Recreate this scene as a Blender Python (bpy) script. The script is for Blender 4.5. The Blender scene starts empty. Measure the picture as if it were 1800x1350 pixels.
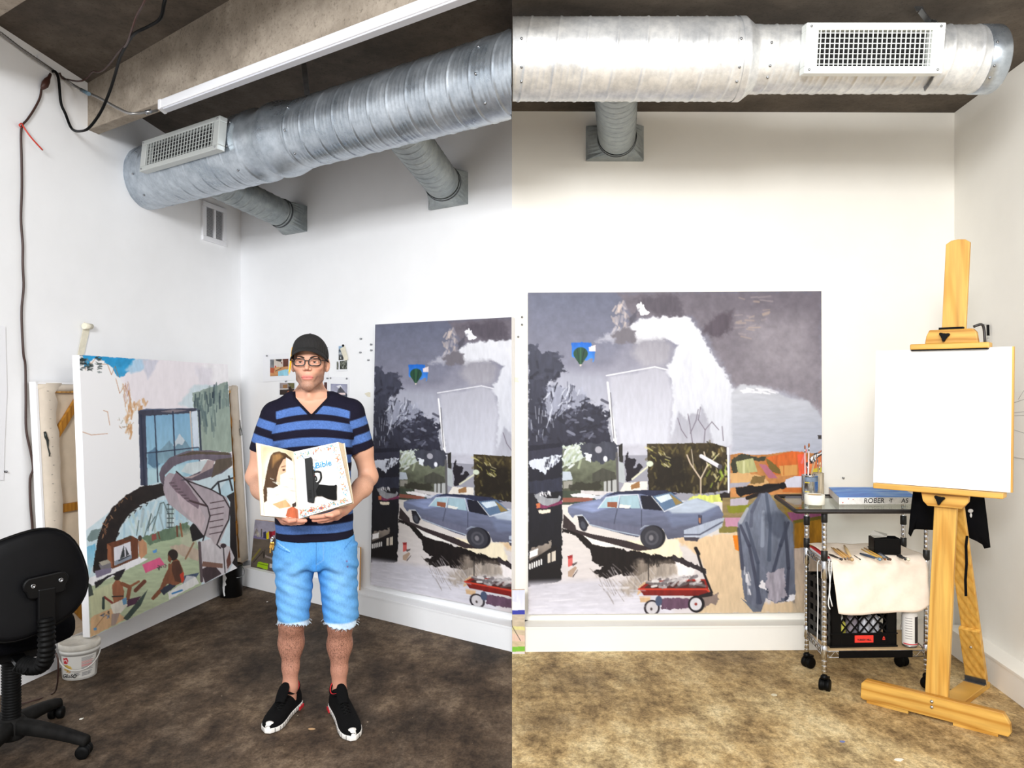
import bpy, math, random
import numpy as np
from mathutils import Vector, Matrix

sc = bpy.context.scene
COL = sc.collection
R = math.radians
# ------------------------------------------------------------------ camera, world, lights, exposure
F, EYE, CX, CY = 1400.0, 1.57, 900.0, 675.0          # focal length in pixels of an 1800 x 1350 frame
cam_d = bpy.data.cameras.new('camera'); cam = bpy.data.objects.new('camera', cam_d); COL.objects.link(cam)
cam_d.sensor_fit = 'HORIZONTAL'; cam_d.sensor_width = 36.0; cam_d.lens = 36.0 * F / 1800.0
cam_d.clip_start = 0.05; cam_d.clip_end = 60
cam.location = (0, 0, EYE); cam.rotation_euler = (R(90), 0, 0)
sc.camera = cam
sc.view_settings.view_transform = 'Standard'; sc.view_settings.look = 'None'
sc.view_settings.exposure = 0.16; sc.view_settings.gamma = 1.0
sc.view_settings.use_curve_mapping = False
w = bpy.data.worlds.new('world'); sc.world = w; w.use_nodes = True
w.node_tree.nodes['Background'].inputs[0].default_value = (0.985, 0.99, 1.0, 1)
w.node_tree.nodes['Background'].inputs[1].default_value = 1.15


def area_light(name, loc, target, sx, sy, watts, col):
    d = bpy.data.lights.new(name, 'AREA'); d.shape = 'RECTANGLE'; d.size = sx; d.size_y = sy; d.energy = watts; d.color = col
    o = bpy.data.objects.new(name, d); COL.objects.link(o); o.location = loc
    o.rotation_euler = (Vector(target) - Vector(loc)).to_track_quat('-Z', 'Y').to_euler()
    return o


area_light('bounce_flash', (-0.9, -1.7, 2.95), (-1.9, 4.9, 1.1), 1.3, 0.8, 268, (0.965, 0.982, 1.0))
area_light('bounce_flash', (1.05, 0.9, 2.95), (1.6, 4.2, 1.3), 1.6, 0.9, 46, (1.0, 0.965, 0.91))

# ------------------------------------------------------------------ helpers
rnd = random.Random(7)


def lin(c):
    out = []
    for v in c[:3]:
        v = v / 255.0
        out.append(v / 12.92 if v <= 0.04045 else ((v + 0.055) / 1.055) ** 2.4)
    return tuple(out)


def P(px, py, Y):                      # the point at depth Y that the pixel looks at
    return Vector(((px - CX) / F * Y, Y, EYE - (py - CY) / F * Y))


def gp(px, py):                        # the same on the floor
    Y = EYE * F / (py - CY)
    return Vector(((px - CX) / F * Y, Y, 0))


class Line:                            # a vertical plane, by two floor points; +n faces the room
    def __init__(s, a, b):
        s.a = Vector((a[0], a[1])); s.b = Vector((b[0], b[1])); s.d = (s.b - s.a).normalized()
        s.n = Vector((s.d.y, -s.d.x))
        if s.n.dot(-s.a) < 0: s.n = -s.n

    def off(s, o):
        return Line(s.a + s.n * o, s.b + s.n * o)

    def hit(s, px, py, o=0.0):
        a = s.a + s.n * o; r = Vector(((px - CX) / F, 1.0))
        den = r.x * s.d.y - r.y * s.d.x
        t = (a.x * s.d.y - a.y * s.d.x) / den
        return P(px, py, t)

    def meet(s, q):
        den = s.d.x * q.d.y - s.d.y * q.d.x
        t = ((q.a.x - s.a.x) * q.d.y - (q.a.y - s.a.y) * q.d.x) / den
        return s.a + s.d * t


def fr(o, ex, ey, ez):
    m = Matrix.Identity(4)
    for i, v in enumerate((ex, ey, ez)):
        for k in range(3): m[k][i] = v[k]
    for k in range(3): m[k][3] = o[k]
    return m


def rotz(o, a):
    return Matrix.Translation(Vector(o)) @ Matrix.Rotation(a, 4, 'Z')


def between(a, b, up=(0, 0, 1)):       # frame at a, z axis towards b; also returns the length
    a = Vector(a); b = Vector(b); z = (b - a); L = z.length; z = z / L
    u = Vector(up)
    if abs(z.dot(u)) > 0.97: u = Vector((0, 1, 0))
    x = u.cross(z).normalized(); y = z.cross(x)
    return fr(a, x, y, z), L


def catmull(pts, n=6):
    pts = [Vector(p) for p in pts]
    if len(pts) < 3: return pts
    q = [pts[0] * 2 - pts[1]] + pts + [pts[-1] * 2 - pts[-2]]; out = []
    for i in range(1, len(q) - 2):
        a, b, c, d = q[i - 1:i + 3]
        for k in range(n):
            t = k / n
            out.append(0.5 * ((2 * b) + (c - a) * t + (2 * a - 5 * b + 4 * c - d) * t * t + (3 * b - a - 3 * c + d) * t ** 3))
    out.append(pts[-1]); return out


class MB:
    def __init__(s): s.v = []; s.f = []; s.m = []; s.s = []

    def add(s, vs, fs, mi=0, smooth=False, M=None):
        o = len(s.v)
        for p in vs:
            p = Vector(p); s.v.append(M @ p if M is not None else p)
        for f in fs:
            s.f.append([i + o for i in f]); s.m.append(mi); s.s.append(smooth)
        return s

    def box(s, x0, x1, y0, y1, z0, z1, M=None, mi=0):
        vs = [(x, y, z) for z in (z0, z1) for y in (y0, y1) for x in (x0, x1)]
        return s.add(vs, [(0, 2, 3, 1), (4, 5, 7, 6), (0, 1, 5, 4), (2, 6, 7, 3), (0, 4, 6, 2), (1, 3, 7, 5)], mi, False, M)

    def hexa(s, b, t, mi=0):           # four bottom and four top points
        n = len(b); fs = [tuple(range(n))[::-1], tuple(range(n, 2 * n))]
        for i in range(n): fs.append((i, (i + 1) % n, n + (i + 1) % n, n + i))
        return s.add(list(b) + list(t), fs, mi)

    def prism(s, poly, z0, z1, M=None, mi=0, smooth=False):
        n = len(poly); vs = [(x, y, z0) for x, y in poly] + [(x, y, z1) for x, y in poly]
        fs = [tuple(range(n))[::-1], tuple(range(n, 2 * n))]
        s.add(vs, fs, mi, False, M); o = len(s.v) - 2 * n
        for i in range(n):
            s.f.append([o + i, o + (i + 1) % n, o + n + (i + 1) % n, o + n + i]); s.m.append(mi); s.s.append(smooth)
        return s

    def tube(s, pts, r, n=8, mi=0, caps=True, closed=False, flat=1.0, smooth=True):
        pts = [Vector(p) for p in pts]; k = len(pts)
        rr = [r] * k if isinstance(r, (int, float)) else list(r)
        vs = []; prev = None
        for i in range(k):
            if closed: t = pts[(i + 1) % k] - pts[i - 1]
            else: t = pts[min(i + 1, k - 1)] - pts[max(i - 1, 0)]
            t.normalize()
            if prev is None:
                u = Vector((0, 0, 1)) if abs(t.z) < 0.9 else Vector((1, 0, 0))
                x = u.cross(t).normalized()
            else:
                x = (prev - t * prev.dot(t)).normalized()
            y = t.cross(x); prev = x
            for j in range(n):
                a = 2 * math.pi * j / n
                vs.append(pts[i] + x * (math.cos(a) * rr[i]) + y * (math.sin(a) * rr[i] * flat))
        fs = []
        for i in range(k if closed else k - 1):
            for j in range(n):
                a = i * n + j; b = i * n + (j + 1) % n; i2 = (i + 1) % k
                fs.append((a, b, i2 * n + (j + 1) % n, i2 * n + j))
        s.add(vs, fs, mi, smooth)
        if caps and not closed:
            o = len(s.v) - k * n
            s.f.append([o + j for j in range(n)][::-1]); s.m.append(mi); s.s.append(False)
            s.f.append([o + (k - 1) * n + j for j in range(n)]); s.m.append(mi); s.s.append(False)
        return s

    def rod(s, a, b, r, n=10, mi=0, r2=None):
        return s.tube([a, b], [r, r if r2 is None else r2], n, mi)

    def bar(s, a, b, w, h, mi=0, up=(0, 0, 1)):
        M, L = between(a, b, up); return s.box(-w / 2, w / 2, -h / 2, h / 2, 0, L, M, mi)

    def lathe(s, prof, n=24, M=None, mi=0, smooth=True, sy=1.0):
        k = len(prof); vs = []
        for r, z in prof:
            for j in range(n):
                a = 2 * math.pi * j / n; vs.append((r * math.cos(a), r * sy * math.sin(a), z))
        fs = [(i * n + j, i * n + (j + 1) % n, (i + 1) * n + (j + 1) % n, (i + 1) * n + j) for i in range(k - 1) for j in range(n)]
        s.add(vs, fs, mi, smooth, M)
        o = len(s.v) - k * n
        if prof[0][0] > 1e-5: s.f.append([o + j for j in range(n)][::-1]); s.m.append(mi); s.s.append(False)
        if prof[-1][0] > 1e-5: s.f.append([o + (k - 1) * n + j for j in range(n)]); s.m.append(mi); s.s.append(False)
        return s

    def ball(s, c, r, nu=14, nv=9, M=None, mi=0):
        rx, ry, rz = (r, r, r) if isinstance(r, (int, float)) else r
        vs = []; fs = []
        for i in range(nv + 1):
            t = math.pi * i / nv
            for j in range(nu):
                a = 2 * math.pi * j / nu
                vs.append((c[0] + rx * math.sin(t) * math.cos(a), c[1] + ry * math.sin(t) * math.sin(a), c[2] - rz * math.cos(t)))
        for i in range(nv):
            for j in range(nu): fs.append((i * nu + j, i * nu + (j + 1) % nu, (i + 1) * nu + (j + 1) % nu, (i + 1) * nu + j))
        return s.add(vs, fs, mi, True, M)

    def grid(s, nu, nv, fn, mi=0, smooth=True, flip=False):
        vs = [fn(i / nu, j / nv) for j in range(nv + 1) for i in range(nu + 1)]
        fs = []
        for j in range(nv):
            for i in range(nu):
                a = j * (nu + 1) + i; q = (a, a + 1, a + nu + 2, a + nu + 1); fs.append(q[::-1] if flip else q)
        return s.add(vs, fs, mi, smooth)


ORG = {}


def props(o, label=None, cat=None, group=None, kind=None):
    if label: o['label'] = label
    if cat: o['category'] = cat
    if group: o['group'] = group
    if kind: o['kind'] = kind
    return o


def thing(name, label, cat, loc, group=None):
    o = bpy.data.objects.new(name, None); COL.objects.link(o); o.location = loc; o.empty_display_size = 0.05
    ORG[o] = Vector(loc); return props(o, label, cat, group)


def build(mb, name, mats, parent=None, origin=None, bevel=0.0, label=None, cat=None, group=None, kind=None, subsurf=0, solid=0):
    if not isinstance(mats, (list, tuple)): mats = [mats]
    if parent is not None: org = ORG[parent]
    elif origin is not None: org = Vector(origin)
    else:
        xs = [p.x for p in mb.v]; ys = [p.y for p in mb.v]
        org = Vector(((min(xs) + max(xs)) / 2, (min(ys) + max(ys)) / 2, min(p.z for p in mb.v)))
    me = bpy.data.meshes.new(name)
    me.from_pydata([tuple(p - org) for p in mb.v], [], mb.f)
    me.polygons.foreach_set('material_index', mb.m); me.polygons.foreach_set('use_smooth', mb.s)
    for m in mats: me.materials.append(m)
    me.validate(); me.update()
    o = bpy.data.objects.new(name, me); COL.objects.link(o); ORG[o] = org
    if parent is not None: o.parent = parent
    else: o.location = org
    fixn(me)
    if bevel:
        b = o.modifiers.new('bevel', 'BEVEL'); b.width = bevel; b.segments = 2; b.limit_method = 'ANGLE'; b.angle_limit = R(40)
    if solid:
        b = o.modifiers.new('solid', 'SOLIDIFY'); b.thickness = solid; b.offset = 0
    if subsurf:
        b = o.modifiers.new('sub', 'SUBSURF'); b.levels = subsurf; b.render_levels = subsurf
    return props(o, label, cat, group, kind)


def fixn(me):
    import bmesh
    if len(me.vertices) > 60000: return
    bm = bmesh.new(); bm.from_mesh(me); bmesh.ops.recalc_face_normals(bm, faces=bm.faces); bm.to_mesh(me); bm.free()


def npmesh(name, V, Q, mats, parent=None, origin=None, col=None, smooth=True, **kw):   # numpy verts / quads, optional vertex colours (sRGB 0..255)
    org = ORG[parent] if parent is not None else Vector(origin if origin is not None else (V[:, 0].mean(), V[:, 1].mean(), V[:, 2].min()))
    V = V - np.array(org)
    me = bpy.data.meshes.new(name)
    me.vertices.add(len(V)); me.vertices.foreach_set('co', V.astype(np.float32).ravel())
    me.loops.add(Q.size); me.loops.foreach_set('vertex_index', Q.astype(np.int32).ravel())
    me.polygons.add(len(Q)); me.polygons.foreach_set('loop_start', np.arange(0, Q.size, Q.shape[1], dtype=np.int32))
    me.polygons.foreach_set('use_smooth', np.full(len(Q), smooth))
    me.update(calc_edges=True); me.validate()
    if col is not None:
        at = me.color_attributes.new('Col', 'FLOAT_COLOR', 'POINT')
        c = np.ones((len(V), 4), np.float32); s = np.clip(col, 0, 255) / 255.0
        c[:, :3] = np.where(s <= 0.04045, s / 12.92, ((s + 0.055) / 1.055) ** 2.4)
        at.data.foreach_set('color', c.ravel())
    for m in (mats if isinstance(mats, (list, tuple)) else [mats]): me.materials.append(m)
    o = bpy.data.objects.new(name, me); COL.objects.link(o); ORG[o] = org
    if parent is not None: o.parent = parent
    else: o.location = org
    return props(o, **kw)


# ------------------------------------------------------------------ materials
def new_mat(name):
    m = bpy.data.materials.new(name); m.use_nodes = True
    return m, m.node_tree, m.node_tree.nodes['Principled BSDF']


def noise_fac(nt, scale, detail=6, rough=0.6, stretch=None, coord='Object'):
    tc = nt.nodes.new('ShaderNodeTexCoord'); n = nt.nodes.new('ShaderNodeTexNoise')
    n.inputs['Scale'].default_value = scale; n.inputs['Detail'].default_value = detail; n.inputs['Roughness'].default_value = rough
    src = tc.outputs[coord]
    if stretch:
        mp = nt.nodes.new('ShaderNodeMapping'); mp.inputs['Scale'].default_value = stretch
        nt.links.new(src, mp.inputs[0]); src = mp.outputs[0]
    nt.links.new(src, n.inputs['Vector'])
    return n.outputs['Fac']


def ramp(nt, fac, stops):
    r = nt.nodes.new('ShaderNodeValToRGB'); e = r.color_ramp.elements
    while len(e) < len(stops): e.new(0.5)
    for i, (p, c) in enumerate(stops):
        e[i].position = p; e[i].color = (*lin(c), 1)
    nt.links.new(fac, r.inputs[0]); return r.outputs[0]


def mixc(nt, a, b, fac, mode='MIX'):
    m = nt.nodes.new('ShaderNodeMix'); m.data_type = 'RGBA'; m.blend_type = mode
    for sock, v in ((m.inputs[0], fac), (m.inputs[6], a), (m.inputs[7], b)):
        if hasattr(v, 'links'): nt.links.new(v, sock)
        elif isinstance(v, (int, float)): sock.default_value = v
        else: sock.default_value = (*v, 1)
    return m.outputs[2]


def bump(nt, b, fac, strength=0.3, dist=0.01):
    n = nt.nodes.new('ShaderNodeBump'); n.inputs['Strength'].default_value = strength; n.inputs['Distance'].default_value = dist
    nt.links.new(fac, n.inputs['Height']); nt.links.new(n.outputs[0], b.inputs['Normal'])


def pbr(name, c, rough=0.6, metal=0.0, var=0.0, vs=6.0, bmp=0.0, bs=60.0, spec=0.5, stretch=None, bdist=0.004):
    m, nt, b = new_mat(name)
    b.inputs['Base Color'].default_value = (*lin(c), 1); b.inputs['Roughness'].default_value = rough
    b.inputs['Metallic'].default_value = metal; b.inputs['Specular IOR Level'].default_value = spec
    if var:
        f = noise_fac(nt, vs, 6, 0.6, stretch)
        lo = [max(0, v * (1 - var)) for v in c]; hi = [min(255, v * (1 + var * 0.7)) for v in c]
        nt.links.new(ramp(nt, f, [(0.3, lo), (0.7, hi)]), b.inputs['Base Color'])
    if bmp: bump(nt, b, noise_fac(nt, bs, 4, 0.6, stretch), bmp, bdist)
    return m


def vcol(name, rough=0.7, var=0.0, vs=60.0, bmp=0.0, bs=120, spec=0.3, stretch=None):
    m, nt, b = new_mat(name)
    a = nt.nodes.new('ShaderNodeAttribute'); a.attribute_name = 'Col'
    c = a.outputs['Color']
    if var:
        f = noise_fac(nt, vs, 4, 0.65, stretch)
        lo = int(255 * (1 - var)); c = mixc(nt, c, ramp(nt, f, [(0.3, (lo, lo, lo)), (0.65, (255, 255, 255))]), 1.0, 'MULTIPLY')
    nt.links.new(c, b.inputs['Base Color'])
    b.inputs['Roughness'].default_value = rough; b.inputs['Specular IOR Level'].default_value = spec
    if bmp: bump(nt, b, noise_fac(nt, bs, 4, 0.6, stretch), bmp, 0.002)
    return m


def wood(name, c1, c2, scale=14, stretch=(1, 1, 0.06), rough=0.5, dist=3.0):
    m, nt, b = new_mat(name)
    tc = nt.nodes.new('ShaderNodeTexCoord'); mp = nt.nodes.new('ShaderNodeMapping'); mp.inputs['Scale'].default_value = stretch
    nt.links.new(tc.outputs['Object'], mp.inputs[0])
    wv = nt.nodes.new('ShaderNodeTexWave'); wv.wave_type = 'RINGS'; wv.inputs['Scale'].default_value = scale
    wv.inputs['Distortion'].default_value = dist; wv.inputs['Detail'].default_value = 3; wv.inputs['Detail Scale'].default_value = 1.5
    nt.links.new(mp.outputs[0], wv.inputs['Vector'])
    n = nt.nodes.new('ShaderNodeTexNoise'); n.inputs['Scale'].default_value = scale * 5; n.inputs['Detail'].default_value = 5
    nt.links.new(mp.outputs[0], n.inputs['Vector'])
    g = ramp(nt, wv.outputs['Fac'], [(0.0, c1), (0.75, [(a * 2 + q) / 3 for a, q in zip(c1, c2)]), (1.0, c2)])
    k = ramp(nt, n.outputs['Fac'], [(0.35, (225, 222, 218)), (0.65, (255, 255, 255))])
    nt.links.new(mixc(nt, g, k, 1.0, 'MULTIPLY'), b.inputs['Base Color']); b.inputs['Roughness'].default_value = rough
    return m


def concrete_floor(name, stops, grain):
    m, nt, b = new_mat(name)
    f1 = noise_fac(nt, 1.5, 10, 0.66, (1, .6, 1)); f4 = noise_fac(nt, 4.2, 10, 0.72, (1, .62, 1)); f2 = noise_fac(nt, 26, 8, 0.78, (1, .7, 1)); f3 = noise_fac(nt, 85, 5, 0.75)
    c = ramp(nt, f1, [(0.36, stops[0]), (0.5, stops[1]), (0.63, stops[2])])
    c = mixc(nt, c, ramp(nt, f4, [(0.37, grain[0]), (0.5, grain[1]), (0.6, (255, 253, 250))]), 0.9, 'MULTIPLY')
    c = mixc(nt, c, ramp(nt, f2, [(0.36, (130, 122, 115)), (0.56, (255, 255, 255))]), 0.7, 'MULTIPLY')
    c = mixc(nt, c, ramp(nt, f3, [(0.34, (140, 134, 128)), (0.58, (255, 255, 255))]), 0.6, 'MULTIPLY')
    sp = ramp(nt, noise_fac(nt, 38, 2, 0.5), [(0.755, (0, 0, 0)), (0.775, (255, 255, 255))])
    c = mixc(nt, c, lin((176, 158, 134)), sp)
    nt.links.new(c, b.inputs['Base Color']); b.inputs['Roughness'].default_value = 0.66; b.inputs['Specular IOR Level'].default_value = 0.22
    bump(nt, b, f2, 0.12, 0.003)
    return m


M = {}
M['wall'] = pbr('painted_wall', (242, 243, 245), 0.75, var=0.012, vs=3, bmp=0.02, bs=160)
M['wall_warm_lit'] = pbr('painted_wall_warm_lit', (240, 237, 229), 0.75, var=0.012, vs=3, bmp=0.02, bs=160)  # same wall paint, tinted for the warmer light of the right half
M['floor_dim_lit'] = concrete_floor('worn_concrete_floor', [(78, 68, 59), (122, 105, 88), (156, 136, 113)], [(110, 100, 94), (196, 188, 180)])  # same concrete as the right slab, darkened for the left half's dimmer light
M['floor_warm_lit'] = concrete_floor('worn_concrete_floor_warm_lit', [(170, 148, 112), (228, 202, 152), (250, 232, 186)], [(128, 112, 96), (226, 216, 200)])  # lit copy: the right half's brighter, warmer light is put into the colour


def concrete(name, lo, mid, hi):
    m, nt, b = new_mat(name)
    f1 = noise_fac(nt, 1.6, 9, 0.65); f2 = noise_fac(nt, 14, 8, 0.7); f3 = noise_fac(nt, 70, 3, 0.6)
    c = ramp(nt, f1, [(0.32, lo), (0.5, mid), (0.68, hi)])
    c = mixc(nt, c, ramp(nt, f2, [(0.3, (150, 145, 138)), (0.6, (255, 255, 255))]), 0.4, 'MULTIPLY')
    c = mixc(nt, c, ramp(nt, f3, [(0.28, (120, 115, 110)), (0.45, (255, 255, 255))]), 0.5, 'MULTIPLY')
    nt.links.new(c, b.inputs['Base Color']); b.inputs['Roughness'].default_value = 0.85
    bump(nt, b, f2, 0.3, 0.004); return m


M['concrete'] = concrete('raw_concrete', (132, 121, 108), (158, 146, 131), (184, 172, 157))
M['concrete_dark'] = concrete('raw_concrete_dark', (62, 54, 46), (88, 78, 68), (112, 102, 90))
M['white_paint'] = pbr('white_enamel', (238, 239, 243), 0.35)
M['black_plastic'] = pbr('black_plastic', (7, 7, 8), 0.42, spec=.14)
M['black_rubber'] = pbr('black_rubber', (6, 6, 6), 0.55, spec=.12)
M['dusty_black'] = pbr('dusty_black_plastic', (24, 23, 22), 0.7, var=0.45, vs=12, spec=.12)
M['black_fabric'] = pbr('black_fabric', (7, 7, 10), 0.95, var=0.3, vs=120, bmp=0.2, bs=400, spec=.06)
M['brown_cord'] = pbr('brown_cord', (58, 36, 30), 0.5)
M['red_plastic'] = pbr('red_plastic', (196, 52, 36), 0.4)
M['chrome'] = pbr('chrome', (205, 206, 208), 0.16, 1.0, var=0.08, vs=40)
M['steel'] = pbr('dull_steel', (150, 152, 155), 0.35, 1.0, var=0.1, vs=30)
M['dark_metal'] = pbr('dark_metal', (60, 58, 58), 0.4, 0.7)
# ------------------------------------------------------------------ the room
kerb_left = Line((-2.583, 4.018), (-2.107, 6.21))
kerb_back = Line((-2.107, 6.21), (0.0, 4.667))
kerb_front = Line((0.0, 4.667), (2.561, 4.717))          # the wall of the warm half
kerb_right = Line((2.561, 4.717), (2.479, 3.856))
LEDGE = 0.11
wl, wb, wf, wr = (k.off(-LEDGE) for k in (kerb_left, kerb_back, kerb_front, kerb_right))


def ext(p, d, t): return Vector((p.x + d.x * t, p.y + d.y * t))


wf = Line((0.0, wb.a.y + wb.d.y * (-wb.a.x / wb.d.x)), (2.70, 4.83))
c_lb = wl.meet(wb); c_fr = wf.meet(wr)
x0_b = Vector((0, wb.a.y + wb.d.y * (-wb.a.x / wb.d.x))); x0_f = Vector((0, wf.a.y + wf.d.y * (-wf.a.x / wf.d.x)))
l_near = ext(c_lb, -wl.d, 4.6); r_near = ext(c_fr, wr.d, 3.9)


def wall(name, a, b, out, mat, z1=3.75):
    mb = MB(); t = out.normalized() * -0.12
    mb.hexa([(a.x, a.y, -0.02), (b.x, b.y, -0.02), (b.x + t.x, b.y + t.y, -0.02), (a.x + t.x, a.y + t.y, -0.02)],
            [(a.x, a.y, z1), (b.x, b.y, z1), (b.x + t.x, b.y + t.y, z1), (a.x + t.x, a.y + t.y, z1)])
    return build(mb, name, mat, kind='structure')


wall('wall_left', l_near, c_lb, wl.n, M['wall'])
wall('wall_back', c_lb, x0_b, wb.n, M['wall'])
wall('wall_front', x0_f, c_fr, wf.n, M['wall_warm_lit'])
wall('wall_right', c_fr, r_near, wr.n, M['wall_warm_lit'])
mb = MB(); mb.box(-4.5, 0, -1.5, 7.2, -0.12, 0); build(mb, 'floor_left', M['floor_dim_lit'], origin=(-2, 3, 0), kind='structure')
mb = MB(); mb.box(0, 3.6, -1.5, 5.6, -0.12, 0); build(mb, 'floor_right', M['floor_warm_lit'], origin=(2, 3, 0), kind='structure')


def kerb(name, k, a, b, mat):         # low plinth that runs along the foot of a wall, with a cover strip on top
    t = -k.n * (LEDGE + 0.06); mb = MB(); h = 0.134
    mb.hexa([(a.x, a.y, 0), (b.x, b.y, 0), (b.x + t.x, b.y + t.y, 0), (a.x + t.x, a.y + t.y, 0)],
            [(a.x, a.y, h), (b.x, b.y, h), (b.x + t.x, b.y + t.y, h), (a.x + t.x, a.y + t.y, h)])
    f = k.n * 0.004
    mb.hexa([(a.x + f.x, a.y + f.y, h), (b.x + f.x, b.y + f.y, h), (b.x + t.x, b.y + t.y, h), (a.x + t.x, a.y + t.y, h)],
            [(a.x + f.x, a.y + f.y, h + .012), (b.x + f.x, b.y + f.y, h + .012), (b.x + t.x, b.y + t.y, h + .012), (a.x + t.x, a.y + t.y, h + .012)])
    return build(mb, name, mat, kind='structure')


k_lb = kerb_left.meet(kerb_back); k_fr = kerb_front.meet(kerb_right)
kerb('baseboard_left', kerb_left, ext(k_lb, -kerb_left.d, 4.4), k_lb, M['wall'])
kerb('baseboard_back', kerb_back, k_lb, Vector((0, 4.667)), M['wall'])
kerb('baseboard_front', kerb_front, Vector((0, 4.667)), k_fr, M['wall_warm_lit'])
kerb('baseboard_right', kerb_right, k_fr, ext(k_fr, kerb_right.d, 3.8), M['wall_warm_lit'])

# ceiling slabs, beam, second beam
CL = EYE + 1.69; CR = EYE + 1.645
cz = lambda Y: EYE + 1.86 - .11 * (Y - 4.2)
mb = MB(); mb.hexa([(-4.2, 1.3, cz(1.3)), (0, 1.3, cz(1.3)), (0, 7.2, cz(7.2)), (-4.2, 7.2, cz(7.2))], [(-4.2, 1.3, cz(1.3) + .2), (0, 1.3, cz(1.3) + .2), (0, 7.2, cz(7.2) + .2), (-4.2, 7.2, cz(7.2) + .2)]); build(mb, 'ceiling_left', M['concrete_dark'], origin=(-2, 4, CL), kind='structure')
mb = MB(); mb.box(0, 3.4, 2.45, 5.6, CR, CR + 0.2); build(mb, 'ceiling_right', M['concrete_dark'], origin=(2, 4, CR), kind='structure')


def bline(b, X, sl=-0.731): return Vector((X, b + sl * X))


def beam(name, b0, b1, h0, Xa, Xb, mat, h1=None):
    h1 = EYE + 2.1
    a, b, c, d = bline(b0, Xa), bline(b0, Xb), bline(b1, Xb), bline(b1, Xa)
    mb = MB(); mb.hexa([(q.x, q.y, EYE + h0) for q in (a, b, c, d)], [(q.x, q.y, h1) for q in (a, b, c, d)])
    return build(mb, name, mat, bevel=0.006, kind='structure')


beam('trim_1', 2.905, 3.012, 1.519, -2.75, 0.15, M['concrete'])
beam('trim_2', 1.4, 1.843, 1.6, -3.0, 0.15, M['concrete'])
# ------------------------------------------------------------------ ventilation ducts
def galv(name, lo, hi, r0=0.24, r1=0.42, met=.82):
    m, nt, b = new_mat(name)
    f = noise_fac(nt, 5, 6, 0.6); f2 = noise_fac(nt, 24, 6, 0.7)
    nt.links.new(mixc(nt, ramp(nt, f, [(0.35, lo), (0.65, hi)]), ramp(nt, f2, [(0.3, (205, 208, 212)), (0.6, (255, 255, 255))]), 0.7, 'MULTIPLY'), b.inputs['Base Color'])
    mr = nt.nodes.new('ShaderNodeMapRange'); mr.inputs[1].default_value = 0.35; mr.inputs[2].default_value = 0.65; mr.inputs[3].default_value = r0; mr.inputs[4].default_value = r1
    nt.links.new(f, mr.inputs[0]); nt.links.new(mr.outputs[0], b.inputs['Roughness'])
    b.inputs['Metallic'].default_value = met
    bump(nt, b, f2, 0.06, 0.003); return m


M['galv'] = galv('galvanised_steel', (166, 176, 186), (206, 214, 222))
M['galv_lit'] = galv('galvanised_steel_lit', (218, 220, 222), (240, 240, 238), 0.3, 0.5, .6)  # lit copy of the duct steel, stronger light put into its colour
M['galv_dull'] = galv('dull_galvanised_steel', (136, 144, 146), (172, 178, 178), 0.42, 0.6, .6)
M['duct_seam'] = pbr('duct_seam', (70, 74, 78), 0.5, 0.6)
M['grille_steel'] = pbr('grille_steel', (196, 200, 198), 0.38, 0.35)
M['grille_glare'] = pbr('grille_glare', (236, 240, 236), 0.4)  # glare on the register painted in as a white base colour
M['duct_shade'] = pbr('duct_shade_black', (18, 18, 20), 0.9)


def seam(s, th, pitch, h):
    ph = ((s + pitch * th / (2 * math.pi)) / pitch) % 1.0
    d = min(ph, 1 - ph) * pitch
    v = h * max(0.0, 1 - (d / 0.007) ** 2)
    for k in (0.3, 0.5, 0.7):
        d = abs(ph - k) * pitch; v = max(v, h * 0.35 * max(0.0, 1 - (d / 0.004) ** 2))
    return v


def pipe(mb, a, b, rf, n=48, step=0.0045, pitch=0.125, h=0.004, mi=0, e0=0, e1=0):
    Mx, L = between(a, b); k = int(L / step)
    def fn(u, v):
        s = v * L; th = 2 * math.pi * u; r = rf(s / L)
        if e0 < s < L - e1 and h: r += seam(s, th, pitch, h)
        return Mx @ Vector((r * math.cos(th), r * math.sin(th), s))
    mb.grid(n, k, fn, mi, True, True); return Mx, L


def disc(mb, Mx, z, r, n=48, mi=0):
    mb.lathe([(0.0001, z), (r, z)], n, Mx, mi, False)


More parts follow.
